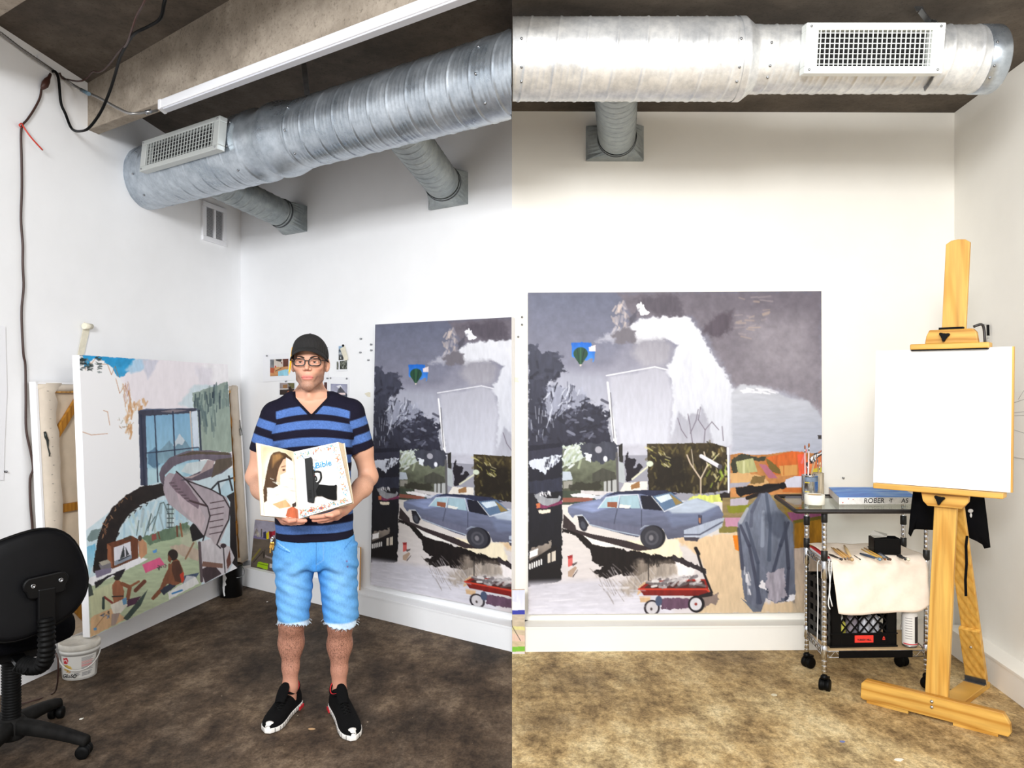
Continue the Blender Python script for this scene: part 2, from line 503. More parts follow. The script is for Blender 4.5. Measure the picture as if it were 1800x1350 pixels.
def register(root, c, ex, nz, L, Hh, dep, fm, nv, nh, name='register'):
    ez = ex.cross(nz).normalized(); ez = ez if ez.z > 0 else -ez
    Mx = fr(c, ex, ez.cross(ex) if False else nz, ez)        # x along the duct, y out of the duct, z up
    mb = MB(); t = 0.04
    mb.box(-L / 2, L / 2, -dep, 0, Hh / 2 - t * .72, Hh / 2, Mx); mb.box(-L / 2, L / 2, -dep, 0, -Hh / 2, -Hh / 2 + t * .72, Mx)
    mb.box(-L / 2, -L / 2 + t * 1.3, -dep, 0, -Hh / 2 + t * .72, Hh / 2 - t * .72, Mx); mb.box(L / 2 - t * 1.3, L / 2, -dep, 0, -Hh / 2 + t * .72, Hh / 2 - t * .72, Mx)
    g = build(mb, name, fm, root, bevel=0.003)
    iw = L - t * 2.6; ih = Hh - t * 1.44
    mb = MB(); mb.box(-iw / 2, iw / 2, -dep + .006, -dep + .009, -ih / 2, ih / 2, Mx); build(mb, 'shade_panel', M['duct_shade'], g)  # near-black panel stands in for the shade inside the duct
    mb = MB()
    for i in range(nv):
        x = -iw / 2 + iw * (i + 0.5) / nv; mb.box(x - .0016, x + .0016, -.007, -.002, -ih / 2, ih / 2, Mx)
    build(mb, 'vertical_vanes', fm, g)
    mb = MB()
    for i in range(nh):
        z = -ih / 2 + ih * (i + 0.5) / nh; mb.box(-iw / 2, iw / 2, -.013, -.009, z - .0013, z + .0013, Mx)
    build(mb, 'crossbars', fm, g)
    for sx in (-1, 1):
        for sz in (-1, 1):
            mb = MB(); p = Mx @ Vector((sx * (L / 2 - t * .5), 0, sz * (Hh / 2 - t * .36)))
            mb.ball(p, .006, 8, 5); build(mb, 'screw', M['steel'], g)
    return g


def branch(root, a, b, wall_pt, wline, r, bw, bh, mat):
    """round take-off from a (in the main duct) to b (a hand's breadth before the wall), square boot on the wall"""
    mb = MB(); pipe(mb, a, b, lambda t: r, 36, 0.006, 0.075, 0.0035); pb = build(mb, 'branch_pipe', mat, root)
    z = (Vector(b) - Vector(a)).normalized()
    mb = MB()
    q = [Vector((wall_pt.x, wall_pt.y, wall_pt.z)) + Vector((wline.d.x, wline.d.y, 0)) * (sx * bw / 2) + Vector((0, 0, sz * bh / 2)) for sx, sz in ((-1, -1), (1, -1), (1, 1), (-1, 1))]
    n = 32; out = Vector((wline.n.x, wline.n.y, 0)); Mx, L = between(a, b)
    ring0, ring1, ring2 = [], [], []
    for j in range(n):
        th = 2 * math.pi * j / n; cx, sy = math.cos(th), math.sin(th); k = 1 / max(abs(cx), abs(sy))
        bx = (cx * k, sy * k)
        p = Vector(wall_pt) + Vector((wline.d.x, wline.d.y, 0)) * (bx[0] * bw / 2) + Vector((0, 0, bx[1] * bh / 2))
        ring0.append(p); ring1.append(p + out * .028)
        # circle point of the pipe that faces the same way
        d = Vector((wline.d.x, wline.d.y, 0)) * cx + Vector((0, 0, sy)); d = (d - z * d.dot(z)).normalized()
        ring2.append(Vector(b) + d * (r + .006))
    ring3 = [p - z * .03 for p in ring2]
    vs = ring0 + ring1 + ring2 + ring3
    fs = [(i * n + j, i * n + (j + 1) % n, (i + 1) * n + (j + 1) % n, (i + 1) * n + j) for i in range(3) for j in range(n)]
    mb.add(vs, fs, 0, False); build(mb, 'wall_boot', mat, root)
    mb = MB(); Mc, _ = between(b, Vector(b) - z)
    mb.lathe([(r + .002, -.002), (r + .009, 0), (r + .009, .012), (r + .002, .014)], 36, Mc); build(mb, 'collar', M['duct_seam'], root)


def dl(px, off=0.0):                    # the axis of the cool half's duct
    b = 3.5; Y = b / (1 + .731 * (px - CX) / F); return Vector(((px - CX) / F * Y, Y, EYE + 1.357))


ax = (dl(600) - dl(300)).normalized()
root = thing('duct', 'slanting grey spiral duct with two wall branches, behind the long white strip lamp', 'duct', dl(560))
pA, pB, pC, pD, pE = dl(219), dl(246), dl(462), dl(532), Vector((-.003, 3.502, EYE + 1.357))
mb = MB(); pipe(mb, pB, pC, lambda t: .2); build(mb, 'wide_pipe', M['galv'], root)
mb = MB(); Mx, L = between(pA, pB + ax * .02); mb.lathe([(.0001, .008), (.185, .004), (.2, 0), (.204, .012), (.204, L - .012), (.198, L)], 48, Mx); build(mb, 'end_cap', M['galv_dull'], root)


def red(t):
    if t < .12: return .206
    if t < .5: return .203 - .012 * math.sin((t - .12) / .38 * math.pi)
    if t < .62: return .206
    k = (t - .62) / .3
    return max(.18, .206 - .026 * min(1, k))


mb = MB(); pipe(mb, pC - ax * .03, pD + ax * .03, red, 48, 0.006, h=0); build(mb, 'reducer', M['galv'], root)
mb = MB(); Mx, L = pipe(mb, pD, pE + ax * .25, lambda t: .179)
for v in mb.v:                          # the pipe stops flush at the edge of the cool half
    if v.x > -.002: v -= ax * ((v.x + .002) / ax.x)
mb.add(mb.v[-49:-1], [tuple(range(48))])
build(mb, 'main_pipe', M['galv'], root)
for px, r in ((286, .2), (452, .2), (548, .179), (880, .179)):
    for a in (-1.9, -1.2, -.5):
        c = dl(px); nrm = Vector((ax.y, -ax.x, 0)); nrm = nrm if nrm.y < 0 else -nrm
        p = c + nrm * (r * math.cos(a + 1.0) * 1.012) + Vector((0, 0, r * math.sin(a + 1.0) * 1.012)); mb = MB(); mb.ball(p, .007, 7, 5); build(mb, 'screw', M['steel'], root)
nz = Vector((ax.y, -ax.x, 0)); nz = nz if nz.y < 0 else -nz
nz = (nz + Vector((0, 0, .10))).normalized()
register(root, dl(380) + nz * .252, ax, nz, 0.80, .19, .05, M['grille_steel'], 23, 6)
wA = wb.hit(521, 388); wB = wb.hit(790, 337)
a = dl(325); a.z = EYE + 1.36; d = (wA - a).normalized(); branch(root, a + d * .1, wA - d * .17, wA, wb, .1, .25, .19, M['galv_dull'])
a = dl(685); a.z = EYE + 1.34; d = (wB - a).normalized(); branch(root, a + d * .1, wB - d * .16, wB, wb, .108, .31, .2, M['galv_dull'])
hp = dl(538)
mb = MB(); mb.bar((hp.x - .02, hp.y - .02, cz(hp.y) + .005), (hp.x + .01, hp.y, hp.z + .175), .028, .003); build(mb, 'hanger_strap', M['steel'], root)

# the duct of the warm half
Yd = 3.5


def dr(px): return Vector(((px - CX) / F * Yd, Yd, EYE + 1.425))


root = thing('duct', 'bright level spiral duct with a glare-whitened register, above the wall with the easel', 'duct', dr(1320))
pA = Vector((.003, Yd, EYE + 1.425))
mb = MB(); Mx, L = pipe(mb, pA, dr(1296), lambda t: .1735); disc(mb, Mx, .001, .1735); build(mb, 'wide_pipe', M['galv_lit'], root)
mb = MB(); pipe(mb, dr(1290), dr(1330), lambda t: .1765 if t < .3 else max(.144, .1765 - .0325 * min(1, (t - .3) / .42)), 48, .005, h=0); build(mb, 'reducer', M['galv_lit'], root)
mb = MB(); pipe(mb, dr(1324), dr(1716), lambda t: .1415); build(mb, 'narrow_pipe', M['galv_lit'], root)
Mx, L = between(dr(1712), dr(1747)); mb = MB(); mb.lathe([(.138, 0), (.145, .004), (.145, L - .008), (.139, L), (.0001, L + .004)], 48, Mx); build(mb, 'end_cap', M['galv'], root)
nz = Vector((0, -1, -.16)).normalized()
register(root, dr(1502) + nz * .2, Vector((1, 0, 0)), nz, .575, .2, .06, M['grille_glare'], 24, 7)
wC = wf.hit(1080, 254)
a = Vector((.46, 3.56, EYE + 1.445)); b = Vector((wC.x - .004, wC.y - .15, EYE + 1.44)); branch(root, a, b, wC, wf, .106, .345, .205, M['galv_dull'])
for px, r in ((916, .1735), (1283, .1735), (1338, .1415), (1718, .145)):
    for t in (.1, -.55, -.9):
        mb = MB(); c = dr(px); mb.ball((c.x, c.y - r * math.cos(t) * 1.01, c.z + r * math.sin(t) * 1.01), .006, 7, 5); build(mb, 'screw', M['steel'], root)
c = dr(1612); pts = []
mb = MB()
arc = [(c.x + .03 - .02 * (i / 12.0) ** 2, c.y - .146 * math.sin(R(20 + i * 12)), c.z + .146 * math.cos(R(20 + i * 12))) for i in range(13)]
pts = [(c.x - .012, c.y - .03, CR + .003), (c.x - .004, c.y - .035, c.z + .2)] + arc
for i in range(len(pts) - 1): mb.bar(pts[i], pts[i + 1], .032, .004, up=(1, 0, 0) if i else (0, 1, 0))
build(mb, 'hanger_strap', M['steel'], root)

# ------------------------------------------------------------------ strip lamp under the beam
root = thing('strip_lamp', 'long white fluorescent strip lamp, unlit, under the concrete beam', 'ceiling lamp', (*bline(2.91, -1.0), EYE + 1.49))


def brick(b0, b1, h0, h1, Xa, Xb):
    a, b, c, d = bline(b0, Xa), bline(b0, Xb), bline(b1, Xb), bline(b1, Xa)
    mb = MB(); return mb.hexa([(q.x, q.y, EYE + h0) for q in (a, b, c, d)], [(q.x, q.y, EYE + h1) for q in (a, b, c, d)])


Xl = -1.893
build(brick(2.874, 2.954, 1.472, 1.518, Xl + .008, .1), 'housing', M['white_paint'], root, bevel=0.004)
build(brick(2.886, 2.942, 1.465, 1.473, Xl + .03, .1), 'diffuser', pbr('lamp_diffuser', (206, 208, 216), .3), root, bevel=0.002)
build(brick(2.871, 2.957, 1.468, 1.520, Xl, Xl + .02), 'end_plate', M['white_paint'], root, bevel=0.003)
for px in (480, 690, 700):
    pass

# ------------------------------------------------------------------ cables on and above the left wall
def cable(name, pts, r, mat, label, cat, n=6, smooth=6, extra=None):
    p = catmull(pts, smooth); mb = MB(); mb.tube(p, r, n); return build(mb, name, mat, label=label, cat=cat, origin=p[0])


def lw(px, py, o=.012): return wl.hit(px, py, o)


M['armour'] = pbr('armoured_cable', (150, 148, 146), .38, .8)
pts = [lw(0, 57, .03), lw(35, 84, .02), lw(70, 108, .03), lw(95, 125, .02), lw(125, 147, .03), lw(148, 160, .12), P(178, 174, 4.45), P(205, 189, 4.22), P(228, 199, 4.16), P(252, 198, 4.2), P(276, 194, 4.33)]
p = catmull(pts, 14); root = thing('conduit', 'thin ribbed metal conduit running along the wall top to the white strip lamp', 'conduit', p[0])
mb = MB(); mb.tube(p, [.0065 + (.0016 if i % 2 else 0) for i in range(len(p))], 8); build(mb, 'ribbed_sleeve', M['armour'], root)
mb = MB(); mb.rod(P(256, 198, 4.155), P(266, 195, 4.17), .012, 8); build(mb, 'connector', M['steel'], root)
mb = MB(); mb.rod(lw(143, 158, .09), P(156, 165, 4.36), .011, 8); build(mb, 'taped_joint', pbr('blue_grey_tape', (70, 92, 104), .5), root)
Yc = 3.45
cable('power_cord', [P(296, -25, 3.3), P(289, 4, 3.3), P(282, 32, 3.35), P(262, 46, 3.4), P(238, 58, Yc), P(225, 74, 3.6), P(212, 98, 3.8), P(204, 125, 4.0), P(193, 160, 4.15), P(178, 195, 4.25), P(160, 221, 4.3), P(146, 230, 4.35), P(127, 227, lw(127, 227).y - .05), lw(115, 200, .04), lw(107, 180, .03), lw(103, 140, .03), lw(97, 126, .04), lw(91, 126, .03)], .0075, M['black_rubber'],
      'black rubber power cord hanging in a loop from the ceiling past the beam', 'cord')
cable('power_cord', [P(262, -28, 3.3), P(254, 2, 3.3), P(240, 28, 3.4), P(232, 52, 3.45), P(222, 78, 3.6), P(208, 92, 3.9), P(196, 108, 4.1), P(183, 122, 4.2), P(173, 127, 4.25), P(163, 126, 4.3), P(152, 138, 4.36), P(138, 143, 4.35), lw(120, 140, .04), lw(110, 138, .03), lw(105, 128, .03)], .005, M['brown_cord'],
      'thin dark brown cord draped from the ceiling over the beam corner', 'cord')
root = thing('extension_cord', 'brown extension cord with a plug, hanging down the left wall', 'cord', lw(80, 150))
wp = [(73, 156), (70, 172), (60, 192), (48, 210), (39, 221), (37, 240), (38, 280), (38.5, 330), (37, 385), (40, 430), (40, 465), (41.5, 505), (38, 550), (41, 620), (44.5, 642), (45.5, 700), (46, 755), (54, 795), (58, 824), (53, 842), (53.5, 885), (57, 930), (56, 965), (55, 1010)]
mb = MB(); mb.tube(catmull([lw(x, y, .014 + (.012 if 785 < y < 835 else 0)) for x, y in wp], 5), .006, 6); build(mb, 'cord_run', M['brown_cord'], root)
mb = MB(); mb.tube([lw(89, 130, .03), lw(86, 137, .03), lw(83, 142, .03), lw(79, 149, .03), lw(74, 155, .03)], [.009, .011, .02, .023, .012], 10, flat=.7); build(mb, 'plug', pbr('brown_plug', (62, 34, 26), .5, var=.2), root)
cable('cable_tie', [lw(37, 224, .02), lw(34, 220, .03), lw(38, 217, .03), lw(42, 224, .03), lw(55, 242, .05), lw(75, 264, .06)], .004, M['red_plastic'], 'thin red plastic tie knotted round the brown cord', 'cable tie')
M['tape'] = pbr('masking_tape', (226, 220, 200), .7, var=.06, vs=20)


def strip(name, pts, mat, label, cat, t=.0015, extra=None):
    a = [lw(x, y, .006) for x, y in pts]; n = Vector((wl.n.x, wl.n.y, 0)) * t
    mb = MB(); mb.hexa(a, [q + n for q in a]); 
    if extra: extra(mb)
    return build(mb, name, mat, label=label, cat=cat)


strip('tape_strip', [(65, 97), (73, 95), (78, 108), (88, 116), (92, 122), (84, 122), (70, 108)], M['white_paint'], 'torn white paper tape strip at the top of the left wall', 'tape')


def curl(mb):
    a = [lw(146, 577, .012), lw(162, 578, .02)]
    c0 = lw(148, 573, .03); c1 = lw(161, 574, .03)
    mb.tube([c0, c1], [.019, .016], 12)


strip('masking_tape', [(135.5, 628), (146, 628), (157, 580), (148, 566)], M['tape'], 'strip of masking tape curled at its top end, above the beach painting', 'tape', .002, curl)

# wall vent on the left wall
c = [wl.hit(x, y) for x, y in ((353.5, 351), (395, 369), (395, 435), (353, 419))]
zt = (c[0].z + c[1].z) / 2; zb = (c[2].z + c[3].z) / 2; o = Vector((c[0].x, c[0].y, zb)); ex = Vector((wl.d.x, wl.d.y, 0)); ny = Vector((wl.n.x, wl.n.y, 0))
if ex.dot(c[1] - c[0]) < 0: ex = -ex
Lv = (Vector((c[1].x, c[1].y, 0)) - Vector((c[0].x, c[0].y, 0))).length; Hv = zt - zb
Mx = fr(o, ex, ny, (0, 0, 1))
root = thing('wall_vent', 'white louvred return vent on the left wall under the duct', 'vent', o)
mb = MB(); fx, fz = .045, .035
mb.box(0, Lv, 0, .018, 0, fz, Mx); mb.box(0, Lv, 0, .018, Hv - fz, Hv, Mx); mb.box(0, fx, 0, .018, fz, Hv - fz, Mx); mb.box(Lv - fx, Lv, 0, .018, fz, Hv - fz, Mx)
mb.box(Lv / 2 - .012, Lv / 2 + .012, 0, .018, fz, Hv - fz, Mx); build(mb, 'frame', M['white_paint'], root, bevel=.003)
mb = MB(); mb.box(fx, Lv - fx, .001, .003, fz, Hv - fz, Mx); build(mb, 'shade_panel', pbr('vent_gap_shade', (150, 150, 152), .8), root)  # grey panel stands in for the shade between the louvres
mb = MB(); nl = 24
for i in range(nl):
    z = fz + (Hv - 2 * fz) * (i + .5) / nl
    mb.add([(fx, .004, z + .004), (Lv - fx, .004, z + .004), (Lv - fx, .015, z - .003), (fx, .015, z - .003)], [(0, 1, 2, 3)], 0, False, Mx)
build(mb, 'louvres', M['white_paint'], root)
# paper sheet at the left frame edge
q = [wl.hit(x, y, .004) for x, y in ((-30, 566), (9, 574), (12, 690), (8, 770), (6, 844), (-30, 846))]
mb = MB(); n3 = Vector((wl.n.x, wl.n.y, 0)); mb.hexa(q, [p + n3 * .002 for p in q]); build(mb, 'paper_sheet', M['white_paint'], label='large blank white paper sheet hung on the left wall by the brown cord', cat='paper')
# ------------------------------------------------------------------ painted pictures: brushwork as vertex colours on fine meshes
class Cv:
    """a small painter's surface; x, y are measured in the picture's own drawing units"""
    def __init__(s, x0, y0, x1, y1, k, bg, seed=1):
        s.x0, s.y0, s.k = x0, y0, k; s.w = int((x1 - x0) * k); s.h = int((y1 - y0) * k)
        s.img = np.empty((s.h, s.w, 3), np.float32); s.img[:] = bg
        s.X, s.Y = np.meshgrid(x0 + (np.arange(s.w) + .5) / k, y0 + (np.arange(s.h) + .5) / k)
        s.r = np.random.RandomState(seed)
        s.n1 = s.noise(6) * .8; s.n2 = s.noise(6) * .8; s.tv = s.noise(4, 16) * .5; s.th = s.noise(16, 4) * .5; s.ts = s.noise(9) * .55

    def noise(s, sx, sy=None):
        sy = sy or sx; out = np.zeros((s.h, s.w), np.float32); amp = 1.0
        for o in range(3):
            gx = max(2, int(s.w / s.k / sx) + 2); gy = max(2, int(s.h / s.k / sy) + 2)
            g = s.r.rand(gy + 1, gx + 1).astype(np.float32) - .5
            u = np.linspace(0, gx - 1e-3, s.w); v = np.linspace(0, gy - 1e-3, s.h)
            iu = u.astype(int); iv = v.astype(int); fu = (u - iu)[None, :]; fv = (v - iv)[:, None]
            out += amp * ((g[iv][:, iu] * (1 - fu) + g[iv][:, iu + 1] * fu) * (1 - fv) + (g[iv + 1][:, iu] * (1 - fu) + g[iv + 1][:, iu + 1] * fu) * fv)
            amp *= .6; sx *= .5; sy *= .5
        return out

    def win(s, x0, y0, x1, y1):
        a = max(0, int((x0 - s.x0) * s.k) - 2); b = min(s.w, int((x1 - s.x0) * s.k) + 3)
        c = max(0, int((y0 - s.y0) * s.k) - 2); d = min(s.h, int((y1 - s.y0) * s.k) + 3)
        return (slice(c, d), slice(a, b)) if b > a and d > c else None

    def put(s, W, m, c, a, c2=None, ax='v', lo=0, hi=1, tex=.06, grain='v'):
        col = np.array(c, np.float32)[None, None, :]
        if c2 is not None:
            q = s.Y[W] if ax == 'v' else s.X[W]
            t = np.clip((q - lo) / max(1e-6, hi - lo), 0, 1)[..., None]; col = col * (1 - t) + np.array(c2, np.float32) * t
        if tex: col = col * (1 + tex * 2 * (s.tv if grain == 'v' else s.th if grain == 'h' else s.ts)[W][..., None])
        m = (m * a)[..., None]; s.img[W] = s.img[W] * (1 - m) + col * m

    def poly(s, p, c, a=1., c2=None, ax='v', tex=.06, grain='v', rough=0., soft=0.):
        xs = [q[0] for q in p]; ys = [q[1] for q in p]; pad = rough * 1.2 + soft
        W = s.win(min(xs) - pad, min(ys) - pad, max(xs) + pad, max(ys) + pad)
        if W is None: return
        X = s.X[W] + rough * 2 * s.n1[W]; Y = s.Y[W] + rough * 2 * s.n2[W]
        ins = np.zeros(X.shape, bool); n = len(p); dm = np.full(X.shape, 1e9, np.float32) if soft else None
        for i in range(n):
            x1, y1 = p[i]; x2, y2 = p[(i + 1) % n]
            if y1 != y2: ins ^= ((y1 > Y) != (y2 > Y)) & (X < (x2 - x1) * (Y - y1) / (y2 - y1) + x1)
            if soft:
                L = (x2 - x1) ** 2 + (y2 - y1) ** 2 + 1e-9; t = np.clip(((X - x1) * (x2 - x1) + (Y - y1) * (y2 - y1)) / L, 0, 1)
                dm = np.minimum(dm, np.hypot(X - x1 - t * (x2 - x1), Y - y1 - t * (y2 - y1)))
        m = ins.astype(np.float32)
        if soft: m = np.clip(.5 + np.where(ins, dm, -dm) / (2 * soft), 0, 1)
        s.put(W, m, c, a, c2, ax, min(ys) if ax == 'v' else min(xs), max(ys) if ax == 'v' else max(xs), tex, grain)

    def line(s, p, wd, c, a=1., tex=.04, w2=None):
        for i in range(len(p) - 1):
            (x1, y1), (x2, y2) = p[i], p[i + 1]; ww = max(wd, w2 or 0)
            W = s.win(min(x1, x2) - ww, min(y1, y2) - ww, max(x1, x2) + ww, max(y1, y2) + ww)
            if W is None: continue
            X, Y = s.X[W], s.Y[W]; L = (x2 - x1) ** 2 + (y2 - y1) ** 2 + 1e-9
            t = np.clip(((X - x1) * (x2 - x1) + (Y - y1) * (y2 - y1)) / L, 0, 1)
            h = wd / 2 if w2 is None else wd / 2 + (w2 - wd) / 2 * t
            s.put(W, np.clip((h - np.hypot(X - x1 - t * (x2 - x1), Y - y1 - t * (y2 - y1))) * s.k + .5, 0, 1), c, a, tex=tex)

    def ell(s, cx, cy, rx, ry, c, a=1., rot=0., tex=.05, soft=0., ring=0.):
        q = max(rx, ry) + soft; W = s.win(cx - q, cy - q, cx + q, cy + q)
        if W is None: return
        X = s.X[W] - cx; Y = s.Y[W] - cy; ca, sa = math.cos(rot), math.sin(rot)
        d = (1 - np.sqrt(((X * ca + Y * sa) / rx) ** 2 + ((Y * ca - X * sa) / ry) ** 2)) * min(rx, ry)
        m = np.clip(d / max(soft, 1 / s.k) + .5, 0, 1)
        if ring: m = m * np.clip((ring - d) * s.k + .5, 0, 1)
        s.put(W, m, c, a, tex=tex)

    def dabs(s, p, n, cols, l=(3, 8), wd=(1, 3), ang=(0, 3.14), a=.8, seed=3):
        """short strokes whose centres fall inside the outline p"""
        q = np.random.RandomState(seed); xs = [v[0] for v in p]; ys = [v[1] for v in p]; k = 0
        for _ in range(n * 8):
            if k >= n: break
            x = q.uniform(min(xs), max(xs)); y = q.uniform(min(ys), max(ys)); ins = False
            for i in range(len(p)):
                x1, y1 = p[i]; x2, y2 = p[(i + 1) % len(p)]
                if (y1 > y) != (y2 > y) and x < (x2 - x1) * (y - y1) / (y2 - y1) + x1: ins = not ins
            if not ins: continue
            k += 1; t = q.uniform(*ang); L = q.uniform(*l) / 2; c = cols[q.randint(len(cols))]
            s.line([(x - L * math.cos(t), y - L * math.sin(t)), (x + L * math.cos(t), y + L * math.sin(t))], q.uniform(*wd), c, a * q.uniform(.5, 1))

    def at(s, px, py):
        u = np.clip((px - s.x0) * s.k - .5, 0, s.w - 1.001); v = np.clip((py - s.y0) * s.k - .5, 0, s.h - 1.001)
        i = u.astype(int); j = v.astype(int); f = (u - i)[..., None]; g = (v - j)[..., None]
        return (s.img[j, i] * (1 - f) + s.img[j, i + 1] * f) * (1 - g) + (s.img[j + 1, i] * (1 - f) + s.img[j + 1, i + 1] * f) * g


def homog(src, dst):
    A = []; b = []
    for (x, y), (u, v) in zip(src, dst):
        A += [[x, y, 1, 0, 0, 0, -u * x, -u * y], [0, 0, 0, x, y, 1, -v * x, -v * y]]; b += [u, v]
    h = np.append(np.linalg.solve(np.array(A, float), np.array(b, float)), 1).reshape(3, 3)
    return lambda U, V: ((h[0, 0] * U + h[0, 1] * V + h[0, 2]) / (h[2, 0] * U + h[2, 1] * V + 1), (h[1, 0] * U + h[1, 1] * V + h[1, 2]) / (h[2, 0] * U + h[2, 1] * V + 1))


def picture(name, cv, quad, corners, nu, nv, mat, parent, off=0.001, u1=1.0, **kw):
    """mesh over the four corners (top left, top right, bottom right, bottom left), coloured from the drawing"""
    U, V = np.meshgrid(np.linspace(0, u1, nu + 1), np.linspace(0, 1, nv + 1))
    px, py = homog([(0, 0), (1, 0), (1, 1), (0, 1)], quad)(U, V)
    col = cv.at(px, py).reshape(-1, 3)
    a, b, c, d = (np.array(q) for q in corners); U1 = (U / u1)[..., None]; V1 = V[..., None]
    Pt = (a * (1 - U1) + b * U1) * (1 - V1) + (d * (1 - U1) + c * U1) * V1
    n = np.cross(d - a, b - a); n /= np.linalg.norm(n)
    Pt = Pt + n * off
    i = np.arange(nv)[:, None] * (nu + 1) + np.arange(nu)[None, :]
    Q = np.stack([i, i + nu + 1, i + nu + 2, i + 1], -1).reshape(-1, 4)
    return npmesh(name, Pt.reshape(-1, 3), Q, mat, parent, col=col, smooth=False, **kw)


M['paint'] = vcol('oil_paint', 0.55, bmp=0.12, bs=70)
M['print'] = vcol('printed_paper', 0.45)
M['canvas_edge'] = pbr('canvas_edge', (226, 224, 222), .85, bmp=.1, bs=300)
M['gesso'] = pbr('gessoed_canvas', (244, 244, 246), .8, bmp=.05, bs=300)
M['raw_canvas'] = pbr('raw_canvas', (216, 198, 174), .9, var=.06, vs=5, bmp=.15, bs=260)
M['pine'] = wood('pine_bar', (206, 158, 84), (178, 122, 50), 10, (1, 1, .1))
M['old_wood'] = wood('ochre_brace', (188, 130, 42), (160, 104, 28), 10, (1, 1, .15))

# ---- the big street painting, drawn once
K = 1.15
B = Cv(928, 513, 1444, 1079, K, (150, 150, 162), 5)
B.poly([(928, 513), (1444, 513), (1444, 800), (928, 800)], (104, 104, 122), c2=(192, 192, 204), tex=.06, grain='s')
B.poly([(928, 513), (1110, 513), (1100, 590), (1075, 640), (1010, 660), (928, 640)], (98, 102, 122), c2=(132, 132, 148), tex=.08, grain='s', soft=10)
B.poly([(1085, 513), (1444, 513), (1444, 735), (1418, 705), (1380, 690), (1345, 682), (1290, 680), (1268, 640), (1245, 600), (1215, 555), (1110, 560)], (104, 98, 108), c2=(140, 134, 142), tex=.1, grain='s', rough=4, soft=5)
B.poly([(1255, 555), (1290, 545), (1285, 580), (1262, 595), (1232, 585)], (84, 76, 86), tex=.1, rough=5, soft=5)
B.poly([(1115, 525), (1190, 518), (1200, 555), (1165, 556), (1130, 545)], (86, 80, 90), tex=.1, rough=5, soft=5)
B.poly([(1300, 560), (1420, 560), (1430, 660), (1380, 660), (1320, 640)], (150, 144, 152), .7, tex=.1, grain='s', soft=20)
B.dabs([(1290, 520), (1350, 520), (1345, 575), (1300, 600)], 22, [(176, 156, 142), (160, 148, 150)], (8, 22), (2, 4), (-.4, .3), .5, 8)
B.dabs([(1075, 535), (1105, 535), (1105, 575), (1078, 590)], 34, [(206, 190, 182), (180, 172, 176), (150, 140, 140)], (5, 14), (2, 5), (.8, 2.2), .7, 9)
B.poly([(1062, 590), (1090, 575), (1100, 585), (1080, 600), (1050, 598)], (186, 186, 198), .8, rough=5, soft=4)
cloud = [(1100, 583), (1112, 566), (1130, 560), (1165, 557), (1205, 556), (1220, 570), (1236, 596), (1252, 622), (1266, 646), (1283, 672), (1292, 690), (1300, 720), (1296, 782), (1175, 782), (1180, 745), (1182, 668), (1168, 652), (1182, 630), (1190, 606), (1172, 598), (1142, 600), (1126, 608), (1112, 600)]
B.poly(cloud, (222, 223, 230), c2=(200, 203, 214), tex=.05, rough=4, soft=2)
B.poly([(1190, 620), (1212, 618), (1225, 660), (1216, 700), (1190, 690)], (206, 208, 218), .8, tex=.06, soft=12)
B.poly([(1120, 533), (1128, 530), (1140, 552), (1128, 556), (1118, 545)], (232, 232, 238), rough=3)
B.poly([(1103, 560), (1122, 543), (1116, 566), (1106, 572)], (84, 82, 94), rough=3, soft=2)
B.poly([(1072, 590), (1098, 574), (1118, 582), (1118, 602), (1088, 606)], (112, 108, 116), rough=5, soft=3)
B.poly([(1122, 598), (1168, 596), (1180, 610), (1172, 640), (1130, 646), (1108, 620)], (150, 148, 158), c2=(166, 164, 174), tex=.06, rough=3, soft=6)
B.poly([(1070, 660), (1112, 656), (1150, 645), (1172, 652), (1182, 690), (1172, 782), (1090, 782), (1070, 690)], (178, 178, 190), c2=(206, 208, 220), tex=.05, rough=2, soft=4)
B.poly([(928, 640), (1000, 650), (1064, 660), (1070, 700), (1080, 782), (1000, 720), (940, 700)], (158, 160, 176), .9, c2=(196, 198, 210), soft=10)
B.poly([(1284, 690), (1300, 677), (1340, 680), (1380, 700), (1418, 706), (1443, 735), (1443, 802), (1392, 798), (1330, 792), (1286, 796)], (186, 188, 196), c2=(170, 174, 188), tex=.06, grain='h', rough=2, soft=2)
B.dabs([(1300, 678), (1370, 690), (1330, 695), (1305, 690)], 16, [(232, 232, 238)], (6, 16), (2, 4), (-.2, .4), .8, 6)
B.line([(1065, 660), (1110, 652), (1150, 645), (1172, 650)], 2, (236, 236, 242), .9)
B.poly([(1176, 780), (1192, 724), (1206, 738), (1214, 726), (1228, 730), (1232, 712), (1246, 750), (1252, 780)], (150, 150, 164), .75, c2=(172, 172, 184), rough=2, soft=2)
for b in ([(1216, 780), (1211, 745), (1208, 728)], [(1236, 780), (1238, 756), (1226, 738), (1230, 716)], [(1238, 756), (1250, 742), (1262, 756)], [(1212, 762), (1222, 740), (1226, 720)], [(1270, 775), (1268, 750)], [(1206, 770), (1196, 755), (1190, 735)]):
    B.line(b, 1.4, (104, 94, 108), .85)
